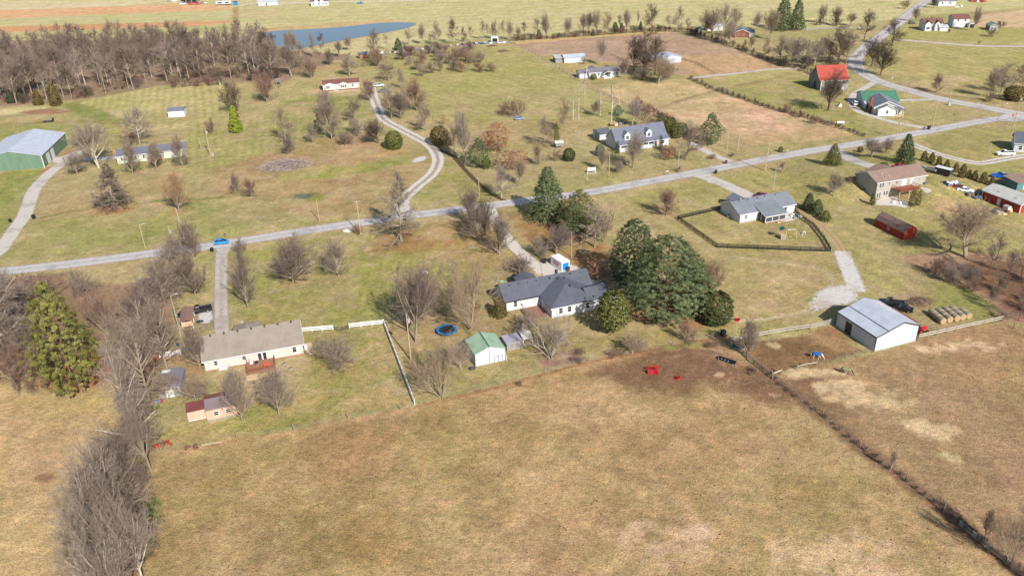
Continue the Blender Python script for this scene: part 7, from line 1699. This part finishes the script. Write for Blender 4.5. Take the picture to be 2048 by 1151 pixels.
tub('water_tank', 'pale mineral tub behind the corral fence', 1484, 698, mat('pale_tub', (190, 196, 188)), .7, .55)
e = at('feed_trough', 'long black feed trough on the bare mud near the corral', 'trough', 1453, 722, -38)
m = MB(); m.box(-1.9, 1.9, -.42, -.36, .1, .5); m.box(-1.9, 1.9, .36, .42, .1, .5); m.box(-1.9, -1.84, -.4, .4, .1, .5); m.box(1.84, 1.9, -.4, .4, .1, .5); m.box(-1.9, 1.9, -.4, .4, .1, .16); m.obj('basin', mat('trough_black', (30, 34, 48)), e)
for x in (-1.5, -.5, .5, 1.5): MB().box(x-.05, x+.05, -.5, .5, 0, .12).obj('leg', GALV, e)
for x in (-1.6, -.9, -.2, .5): MB().box(x-.03, x+.03, -.46, -.3, .3, .55).obj('bracket', TRIM, e)
def bin_(label, u, v, m, lid=None, s=1.0, deg=0, group=None):
    e = at('trash_bin', label, 'trash bin', u, v, deg, group); MB().box(-.32*s, .32*s, -.36*s, .36*s, .12, 1.0*s, -.05, -.05).obj('body', m, e, bevel=.03); MB().box(-.4*s, .4*s, -.45*s, .43*s, 1.0*s, 1.1*s).obj('lid', lid or m, e, bevel=.02)
    for sy in (-1, 1): MB().bar((sy*.28*s, .34*s, .12), (sy*.34*s, .34*s, .12), .12, k=10).obj('wheel', TYRE, e)
    return e
BB = mat('bin_black', (40, 40, 44), rough=.6); BR = mat('bin_brown', (104, 62, 50), rough=.6)
bin_('black trash bin beside the road at the straight driveway', 424.5, 503, BB); bin_('brown trash bin by the blue door of the storage container', 1136.5, 542, BR, BB); bin_('black trash bin left of the storage container', 1089, 526, BB, s=1.1)
bin_('dark red trash bin at the mouth of the dormered house driveway', 1452, 327, BR); bin_('black trash bin beside the road at the gravel drive mouth', 1431.5, 347, BB); bin_('black trash bin at the end of the loop driveway, right of two', 1857, 259, BB, s=1.2); bin_('grey trash bin at the end of the loop driveway, left of two', 1849, 260, mat('bin_grey', (120, 120, 124)))
bin_('black bin beside the white pad at the left driveway fork', 21, 444, BB, s=.9); bin_('dark bin on the edge of the barn driveway', 68, 437, BB, s=1.1)
bin_('dark bins at the upper pasture corner', 1446, 672, BB, s=1.3)
def mailbox(label, u, v, m=BB):
    e = at('mailbox', label, 'mailbox', u, v, 10); MB().box(-.06, .06, -.06, .06, 0, 1.05).obj('post', FP, e); MB().prism([(-.13, 1.05), (.13, 1.05), (.13, 1.2), (.08, 1.3), (-.08, 1.3), (-.13, 1.2)], 'x', -.28, .28).obj('box', m, e); MB().box(-.1, -.06, .13, .16, 1.2, 1.4).obj('flag', RP, e)
mailbox('black mailbox across the road from the blue hatchback', 451, 475.5); mailbox('black mailbox on a post beside the concrete driveway road end', 981, 404); mailbox('pale mailbox post on the lawn by the road in front of the stubble field', 1574, 307, TRIM); mailbox('small mailbox beside the upper bend near the fork', 2013, 213, TRIM); mailbox('pale marker post near the road right of the dormered house', 1334, 349, TRIM); mailbox('dark mailbox at the lane mouth', 790, 425)
# signs
e = at('yard_sign', 'white rectangular yard sign on two posts above the road', 'sign', 1183, 346, 10)
for x in (-1.3, 1.3): MB().box(x-.07, x+.07, -.07, .07, 0, 2.1).obj('post', TRIM, e)
pn = MB().box(-1.3, 1.3, -.09, -.04, .8, 1.95).obj('panel', TRIM, e); MB().box(-1.9, 1.9, -.9, .9, 0, .06).obj('base', CONC, e)
for k, (x0, x1, z) in enumerate([(-.9, .9, 1.62), (-.7, .7, 1.36), (-.9, .5, 1.12)]): MB().box(x0, x1, -.10, -.091, z, z+.07).obj('printed_line', mat('faint_print', (176, 176, 180)), pn)
e = at('stop_sign', 'red octagonal stop sign beside the road junction', 'stop sign', 2023, 243, -15); MB().bar((0, 0, 0), (0, 0, 2.9), .05, k=6).obj('post', GALV, e)
sp_ = MB().prism([(.45*math.cos(R(22.5+45*i)), 2.45+.45*math.sin(R(22.5+45*i))) for i in range(8)], 'y', -.08, -.05).obj('panel', mat('stop_red', (176, 30, 36)), e); letters('STOP', .32, TRIM, sp_, (0, -.085, 2.45), (R(90), 0, 0), bold=.005)
for (u, v, lab) in ((1731, 124, 'yellow diamond warning sign inside the road bend'), (1826, 38, 'yellow diamond warning sign at the top of the winding road')):
    e = at('warning_sign', lab, 'road sign', u, v, -10); MB().bar((0, 0, 0), (0, 0, 2.6), .05, k=6).obj('post', GALV, e); MB().prism([(.75, 2.6), (0, 3.35), (-.75, 2.6), (0, 1.85)], 'y', -.08, -.04).obj('panel', mat('sign_yellow', (232, 170, 40)), e)
e = at('propane_tank', 'white propane tank above the fence corner by a utility pole', 'propane tank', 1680, 250, 0)
MB().bar((-1.4, 0, 1.0), (1.4, 0, 1.0), .5, k=14).obj('tank', TRIM, e, bevel=.08); MB().box(-1.0, -.8, -.4, .4, 0, .6).obj('leg', CONC, e); MB().box(.8, 1.0, -.4, .4, 0, .6).obj('leg', CONC, e)
e = at('utility_box', 'small white utility box at the foot of the fork lamp pole', 'utility box', 1898, 211, 0); MB().box(-.4, .4, -.35, .35, 0, 1.0, .04, .04).obj('cabinet', GALV, e, bevel=.03)
e = at('utility_box', 'small grey utility box by the pole right of the mint house', 'utility box', 426, 311, 0); MB().box(-.35, .35, -.3, .3, 0, .9, .04, .04).obj('cabinet', GALV, e, bevel=.03)
# play set
e = at('play_set', 'wooden play set with a green roof and swing beam on the fenced lawn', 'play set', 1564, 477, 8)
for x in (-.6, .6):
    for y in (-.6, .6): MB().box(x-.07, x+.07, y-.07, y+.07, 0, 2.9).obj('post', WOODP, e)
MB().box(-.7, .7, -.7, .7, 1.2, 1.3).obj('platform', WOODP, e); MB().prism([(-.9, 2.75), (0, 3.4), (.9, 2.75), (.84, 2.68), (0, 3.3), (-.84, 2.68)], 'y', -.8, .8).obj('canopy', mat('green_canopy', (40, 96, 92)), e)
MB().box(-.55, .55, -.72, -.66, 0, 1.2).obj('climbing_wall', GREYBOARD, e)
MB().bar((.6, 0, 2.4), (3.6, 0, 2.4), .07).obj('swing_beam', TRIM, e)
for sy in (-.9, .9): MB().bar((3.6, 0, 2.4), (3.6, sy, 0), .06).obj('swing_leg', WOODP, e)
for x in (1.4, 2.4): m = MB(); m.bar((x-.2, 0, 2.4), (x-.2, 0, .5), .02, k=4); m.bar((x+.2, 0, 2.4), (x+.2, 0, .5), .02, k=4); m.box(x-.25, x+.25, -.1, .1, .45, .5); m.obj('swing', mat('swing_yellow', (190, 160, 60)), e)
e = at('play_slide', 'small white toy slide on the fenced lawn right of the play set', 'toy', 1606, 469, 20); MB().prism([(-.5, 0), (-.4, 0), (.2, .75), (.6, .75), (.6, .85), (.15, .85)], 'y', -.25, .25).obj('slide', TRIM, e); MB().box(.45, .6, -.2, .2, 0, .75).obj('ladder', TRIM, e)
e = at('lawn_a_frame', 'small white A frame toy tent left of the white car', 'toy tent', 1679, 213, 0); MB().prism([(-.9, 0), (.9, 0), (0, 1.7)], 'y', -.7, .7).obj('canopy', mat('tent_cloth', (214, 206, 186)), e); MB().box(-1.1, 1.1, .72, .78, 0, .2).obj('base', JM[3], e)
# air conditioner, septic lids, umbrella, grill
def acu(label, u, v):
    e = at('air_conditioner', label, 'air conditioner', u, v, 18); MB().box(-.4, .4, -.4, .4, .08, .85).obj('casing', GALV, e, bevel=.03); MB().bar((0, 0, .85), (0, 0, .9), .3, k=12).obj('fan_grille', DARKTRIM, e); MB().box(-.5, .5, -.5, .5, 0, .08).obj('pad', CONC, e)
acu('air conditioner beside the left wall of the screened porch house', 1457, 435); acu('air conditioner at the left wall of the beige two storey house', 1727, 375)
e = at('window_bench', 'metal framed cellar hatch under the left windows of the tan roofed ranch', 'hatch', 447, 737, 16); MB().box(-.9, .9, -.5, .5, 0, .9, 0, .2).obj('frame', GALV, e); MB().box(-.7, .7, -.52, -.46, .1, .75).obj('panel', WHITE, e)
for i, (u, v) in enumerate([(569, 728), (582, 737)]):
    e = at('septic_lid', ('left' if i == 0 else 'right')+' of two grey round septic lids on the lawn beside the deck', 'septic lid', u, v, 0, 'septic lids beside the deck'); MB().bar((0, 0, 0), (0, 0, .3), .42, k=12).obj('riser', mat('lid_green_grey', (132, 146, 142)), e); MB().bar((0, 0, .3), (0, 0, .36), .3, k=12).obj('cap', mat('lid_red', (150, 92, 84)), e)
e = empty('patio_umbrella', H_ranch.a, H_ranch.ang, 'folded white patio umbrella on the timber deck', 'umbrella'); o = MB().bar((9.2, -1.8, .6), (9.2, -1.8, 2.6), .03, k=6).obj('pole', WOODP, e); MB().bar((9.2, -1.8, 1.2), (9.2, -1.8, 2.6), .42, .06, k=8).obj('canopy', TRIM, e)
e = empty('kettle_grill', H_ranch.a, H_ranch.ang, 'black kettle grill on the timber deck', 'grill'); MB().ell((10.3, -2.2, 1.5), .38, .38, .3).obj('bowl', BLACK, e); [MB().bar((10.3+.25*math.cos(a), -2.2+.25*math.sin(a), .6), (10.3, -2.2, 1.4), .025, k=4).obj('leg', GALV, e) for a in (0, 2.1, 4.2)]
e = empty('deck_table', H_ranch.a, H_ranch.ang, 'red patio table with chairs at the corner of the timber deck', 'table'); OR_ = mat('orange_red_chair', (206, 92, 66)); MB().box(11.6, 12.9, -3.9, -2.9, 1.25, 1.32).obj('tabletop', OR_, e); [MB().box(x-.05, x+.05, y-.05, y+.05, .6, 1.25).obj('leg', OR_, e) for x in (11.7, 12.8) for y in (-3.8, -3.0)]
e = at('satellite_dish', 'small white satellite dish on a post beside the ranch roof', 'satellite dish', 489, 662, 200); MB().bar((0, 0, 0), (0, 0, 2.2), .04, k=6).obj('post', GALV, e); MB().ell((.1, 0, 2.4), .12, .38, .38).obj('dish', TRIM, e)
e = at('black_tarp', 'crumpled black tarp on the gravel parking patch', 'tarp', 400, 644, 10); MB().ell((0, 0, .2), .9, .55, .28).obj('tarp', BLACK, e)
e = at('fuel_tank', 'dark oval tank lying by the corner of the green roofed shed', 'tank', 945, 738, 20); MB().ell((0, 0, .35), .75, .38, .35, 12, 8).obj('tank', mat('tank_dark', (58, 60, 64), rough=.5), e); MB().box(-.5, .5, -.2, .2, 0, .1).obj('cradle', FD, e)
e = at('log', 'long pale log lying along the pasture fence', 'log', 424, 887, 14); MB().bar((-1.7, 0, .12), (1.7, .05, .1), .12, .08, k=8).obj('log', mat('pale_log', (166, 156, 142), var=.15), e)
junk('wood_pile', 'rusty brown wood pile at the pasture corner by the treeline', 'wood pile', 385, 893, 1.0, (2, 2), n=7); junk('scrap_heap', 'red and brown scrap under the treeline by the corner', 'scrap heap', 330, 890, 1.2, (2, 6), n=6)
junk('wood_pile', 'lumber and boxes along the front of the red metal barn', 'lumber pile', 2005, 425, 2.0, (2, 5, 1), n=9); 
e = at('chest_freezer', 'pale grey metal cabinet against the red barn wall', 'cabinet', 2020, 424, 22); MB().box(-1.3, .0, -.1, 1.6, 0, 1.7).obj('cabinet', mat('pale_cabinet', (206, 200, 188)), e, bevel=.03); MB().box(-1.35, .05, -.15, 1.65, 1.7, 1.78).obj('lid', GALV, e)
junk('rock_pile', 'white rock pile beside the roadside utility pole bush', 'rock pile', 693, 463, .9, (0, 0), n=7)
e = at('garden_gazebo', 'black tarp shelter at the back left of the white house', 'shelter', 1031, 565, 18); MB().prism([(-1.3, 1.5), (0, 2.1), (1.3, 1.5), (1.2, 1.42), (0, 1.98), (-1.2, 1.42)], 'y', -.9, .9).obj('canopy', BLACK, e); [MB().bar((x, y, 0), (x, y, 1.5), .04, k=4).obj('leg', GALV, e) for x in (-1.2, 1.2) for y in (-.8, .8)]
e = at('turquoise_tarp', 'small turquoise object on the lawn left of the white house', 'tarp', 1003, 563, 0); MB().ell((0, 0, .15), .5, .3, .15).obj('tarp', mat('turquoise', (120, 206, 190)), e)
e = at('basketball_hoop', 'white backboard on a pole among the bare trees above the trampoline', 'basketball hoop', 851, 566, 30); MB().bar((0, 0, 0), (0, 0, 3.0), .06).obj('pole', GALV, e); MB().box(-.7, .7, -.35, -.3, 2.6, 3.6).obj('backboard', TRIM, e); ring(.2, .24, 2.8, 2.84, 12).obj('hoop', RP, e, loc=(0, -.6, 0))
e = at('fishing_skiff', 'brown overturned boat behind the dormered house', 'boat', 1231, 251, 12); loft([(-2.6, [(-.7, .1), (.7, .1), (.9, .9), (-.9, .9)]), (1.2, [(-.7, .1), (.7, .1), (.9, .95), (-.9, .95)]), (2.8, [(-.08, .5), (.08, .5), (.12, 1.0), (-.12, 1.0)])], mat('brown_hull', (122, 84, 62)), 'hull', e); MB().box(-2.2, 1.0, -.6, .6, .88, .97).obj('deck', WOODP, e)
# brush pile in the rough
brng = np.random.default_rng(4); g = G(572, 332); n = 1500; a = brng.uniform(0, 6.28, n); rr = np.sqrt(brng.uniform(0, 1, n)); cx = rr*np.cos(a)*8.4; cy = rr*np.sin(a)*5.0; cz = np.maximum(0, (1-rr**2))*2.0*brng.uniform(.2, 1, n)
st = np.stack([cx, cy, cz], 1); d = brng.normal(0, 1, (n, 3))*np.array([1, 1, .3]); B_ = curve(brng, st, d, brng.uniform(.8, 2.4, n), 2, -.05, .2); B_[..., 2] = np.maximum(B_[..., 2], .02); v_, q_ = tubes(B_, np.full(n, .085), np.full(n, .03), 3)
e = empty('brush_pile', g, R(8), 'large oval pile of cut grey branches in the rough ground', 'brush pile'); link('branches', npmesh('branches', v_, q_, None, [mat('cut_branches', (164, 150, 142), var=.3, scale=1.2)]), e); MB().ell((0, 0, .0), 7.8, 4.5, .75, 20, 8).obj('soil_core', mat('pile_core', (120, 100, 86), var=.3), e)
def pile(label, u, v, rx, ry, h, m):
    e = at('brush_pile', label, 'brush pile', u, v, 10); n = 220; a = brng.uniform(0, 6.28, n); rr = np.sqrt(brng.uniform(0, 1, n)); st = np.stack([rr*np.cos(a)*rx, rr*np.sin(a)*ry, (1-rr**2)*h*brng.uniform(.2, 1, n)], 1); B_ = curve(brng, st, brng.normal(0, 1, (n, 3))*np.array([1, 1, .3]), brng.uniform(.6, 1.5, n), 2, 0, .2); B_[..., 2] = np.maximum(B_[..., 2], .02); v_, q_ = tubes(B_, np.full(n, .04), np.full(n, .02), 3); link('branches', npmesh('branches', v_, q_, None, [m]), e); MB().ell((0, 0, 0), rx*.85, ry*.85, h*.5, 12, 6).obj('soil_core', mat('pile_core', (120, 100, 86), var=.3), e)
pile('small brush pile at the far end of the long field', 1006, 103, 3.4, 2.6, 1.0, mat('brown_branches', (120, 96, 84))); pile('second small brush pile at the far end of the long field', 983, 93, 3.4, 1.2, .6, mat('brown_branches', (120, 96, 84)))
pile('reddish brush heap on the lawn behind the horse barn', 1836, 603, 3.6, 2.0, .5, mat('brown_branches', (120, 96, 84))); pile('small mound of dead stalks by the trough corner', 1418, 690, 1.0, .6, .2, mat('brown_branches', (120, 96, 84)))

# ============================================================ ROUND BALES
HAY = mat('hay', (150, 138, 118), rough=.95, var=.2, scale=3, bump=.6, stripe=('X', .22, .14)); HEND = mat('hay_end', (176, 148, 106), rough=.95, var=.2, scale=5)
ends = [(1886, 649), (1900, 646), (1914, 643.5), (1926, 641), (1938, 638.5)]; n_row = [3, 3, 3, 3, 2]
dv = (G(1862, 629)-G(1886, 649)); dv.z = 0; dv.normalize(); bang = math.atan2(dv.y, dv.x)
bm_ = MB().bar((-.70, 0, .74), (.70, 0, .74), .78, k=22).mesh('roll', HAY, bevel=.10); em_ = MB().bar((-.72, 0, .74), (.72, 0, .74), .60, k=18).mesh('end_face', HEND)
proto = None
for r_i, (u, v) in enumerate(ends):
    for k in range(n_row[r_i]):
        p = G(u, v)+dv*(.75+k*1.62); lab = f'round hay bale, {["nearest", "middle", "farthest"][k]} in the {["first", "second", "third", "fourth", "fifth"][r_i]} row from the horse barn'
        if proto is None:
            o = proto = empty('round_bale', p, bang); link('roll', bm_, o); link('end_face', em_, o)
        else: o = copy_tree(proto); o.location = p
        o.rotation_euler = (0, 0, bang+trng.uniform(-.08, .08)); tag(o, lab, 'hay bale', 'round hay bales beside the horse barn')

# ============================================================ HORSES
def horse(name, label, u, v, deg, coat, blanket, leg, mane, deg2=0):
    e = empty(name, G(u, v), R(deg), label, 'horse')
    V = [((-.55, 0, 1.22), .29), ((-.1, 0, 1.18), .31), ((.35, 0, 1.18), .31), ((.62, 0, 1.22), .25), ((.88, 0, 1.10), .17), ((1.12, 0, .80), .13), ((1.32, 0, .52), .11), ((1.42, 0, .32), .095), ((1.50, 0, .12), .065), ((-.80, 0, 1.20), .20)]
    E = [(0, 1), (1, 2), (2, 3), (3, 4), (4, 5), (5, 6), (6, 7), (7, 8), (0, 9)]
    for sy in (-1, 1):
        f = .12*sy; n = len(V); V += [((.50+f, .17*sy, .88), .13), ((.52+f, .17*sy, .55), .065), ((.50+f*1.6, .17*sy, .28), .05), ((.52+f*1.8, .17*sy, .10), .045), ((.58+f*1.8, .17*sy, .035), .055)]; E += [(2, n), (n, n+1), (n+1, n+2), (n+2, n+3), (n+3, n+4)]
        n = len(V); V += [((-.66-f*.5, .17*sy, .92), .17), ((-.60-f, .17*sy, .68), .09), ((-.78-f, .17*sy, .48), .06), ((-.70-f, .17*sy, .20), .045), ((-.64-f, .17*sy, .035), .055)]; E += [(0, n), (n, n+1), (n+1, n+2), (n+2, n+3), (n+3, n+4)]
    for sy in (-1, 1): n = len(V); V += [((1.27, .08*sy, .62), .03), ((1.22, .11*sy, .74), .012)]; E += [(6, n), (n, n+1)]
    me = bpy.data.meshes.new('body'); me.from_pydata([a for a, r in V], E, []); me.materials.append(coat); o = link('body', me, e)
    md = o.modifiers.new('skin', 'SKIN'); md.use_smooth_shade = True; o.modifiers.new('sub', 'SUBSURF').levels = 1; o.modifiers['sub'].render_levels = 1
    for i, (p, r) in enumerate(V): me.skin_vertices[0].data[i].radius = (r, r)
    me.skin_vertices[0].data[0].use_root = True
    m = MB(); secs = [(-.98, .20, 1.16), (-.85, .33, 1.16), (-.55, .37, 1.17), (-.1, .37, 1.15), (.3, .37, 1.15), (.62, .34, 1.17), (.80, .25, 1.20)]; K = 13; vs = []; fs = []
    for x, r, z in secs:
        for k in range(K): a = R(-62+304*k/(K-1)); vs.append((x, r*math.cos(a), z+r*1.02*math.sin(a)))
    for i in range(len(secs)-1):
        for k in range(K-1): fs.append((i*K+k, (i+1)*K+k, (i+1)*K+k+1, i*K+k+1))
    m.add(vs, fs); bo = link('blanket', m.mesh('blanket', blanket), e); sd_ = bo.modifiers.new('thick', 'SOLIDIFY'); sd_.thickness = .03; bo.data.polygons.foreach_set('use_smooth', [True]*len(bo.data.polygons))
    MB().bar((-.98, 0, 1.25), (-1.12, 0, .95), .05, .07, k=7).bar((-1.12, 0, .95), (-1.14, 0, .42), .07, .03, k=7).obj('tail', mane, e); MB().bar((.75, 0, 1.42), (1.0, 0, 1.16), .06, .06, k=6).bar((1.0, 0, 1.16), (1.24, 0, .78), .055, .03, k=6).obj('mane', mane, e)
    return e
horse('horse', 'pale horse in a bright blue blanket grazing inside the corral fence', 1633, 717, -18, mat('pale_coat', (224, 196, 172)), mat('blue_blanket', (24, 88, 164), rough=.7, var=.08, scale=3), None, mat('white_mane', (232, 222, 210)))
horse('horse', 'horse in an olive green blanket grazing in the brown paddock', 1692, 748, -32, mat('dark_coat', (84, 66, 56)), mat('olive_blanket', (132, 132, 96), rough=.8, var=.15, scale=3), None, mat('dark_mane', (40, 34, 32)))

# ============================================================ DROPPINGS, STALKS
mm = MB(); dr = random.Random(77); P_ = P2(PAST)
for i in range(300):
    u, v = dr.uniform(420, 1900), dr.uniform(770, 1150); g = G(u, v)
    if sdist(P_, np.array([g.x]), np.array([g.y]))[0] < 2: continue
    s = dr.uniform(.07, .17); mm.ell((g.x, g.y, .03), s, s*.8, .06, 6, 4)
tag(mm.obj('manure', mat('manure', (76, 60, 48))), 'dark droppings scattered over the big pasture', 'manure', kind='stuff')
n = 26000; gr = np.random.default_rng(12); X = gr.uniform(-70, 110, n); Y = gr.uniform(72, 150, n); k_ = (sdist(P_, X, Y) > .3) | (sdist(P2(PAD), X, Y) > .3); X, Y = X[k_], Y[k_]; nn = fbm(X, Y, 6, 44); s = nn > .47; X, Y = X[s], Y[s]; n = len(X)
hgt_ = gr.uniform(.05, .16, n); d = gr.normal(0, .07, (n, 2)); p = gr.normal(0, .035, (n, 2)); v_ = np.stack([np.stack([X-p[:, 0], Y-p[:, 1], np.zeros(n)], 1), np.stack([X+p[:, 0], Y+p[:, 1], np.zeros(n)], 1), np.stack([X+d[:, 0], Y+d[:, 1], hgt_], 1)], 1).reshape(-1, 3)
tag(link('dry_grass', npmesh('dry_grass', v_, None, np.arange(len(v_)).reshape(-1, 3), [mat('straw_blades', (196, 166, 120), var=.3, scale=.4)])), 'dry straw coloured grass tufts over the near pastures', 'grass', kind='stuff')
print('OBJECTS', len(bpy.data.objects), 'labels', len(LABELS))
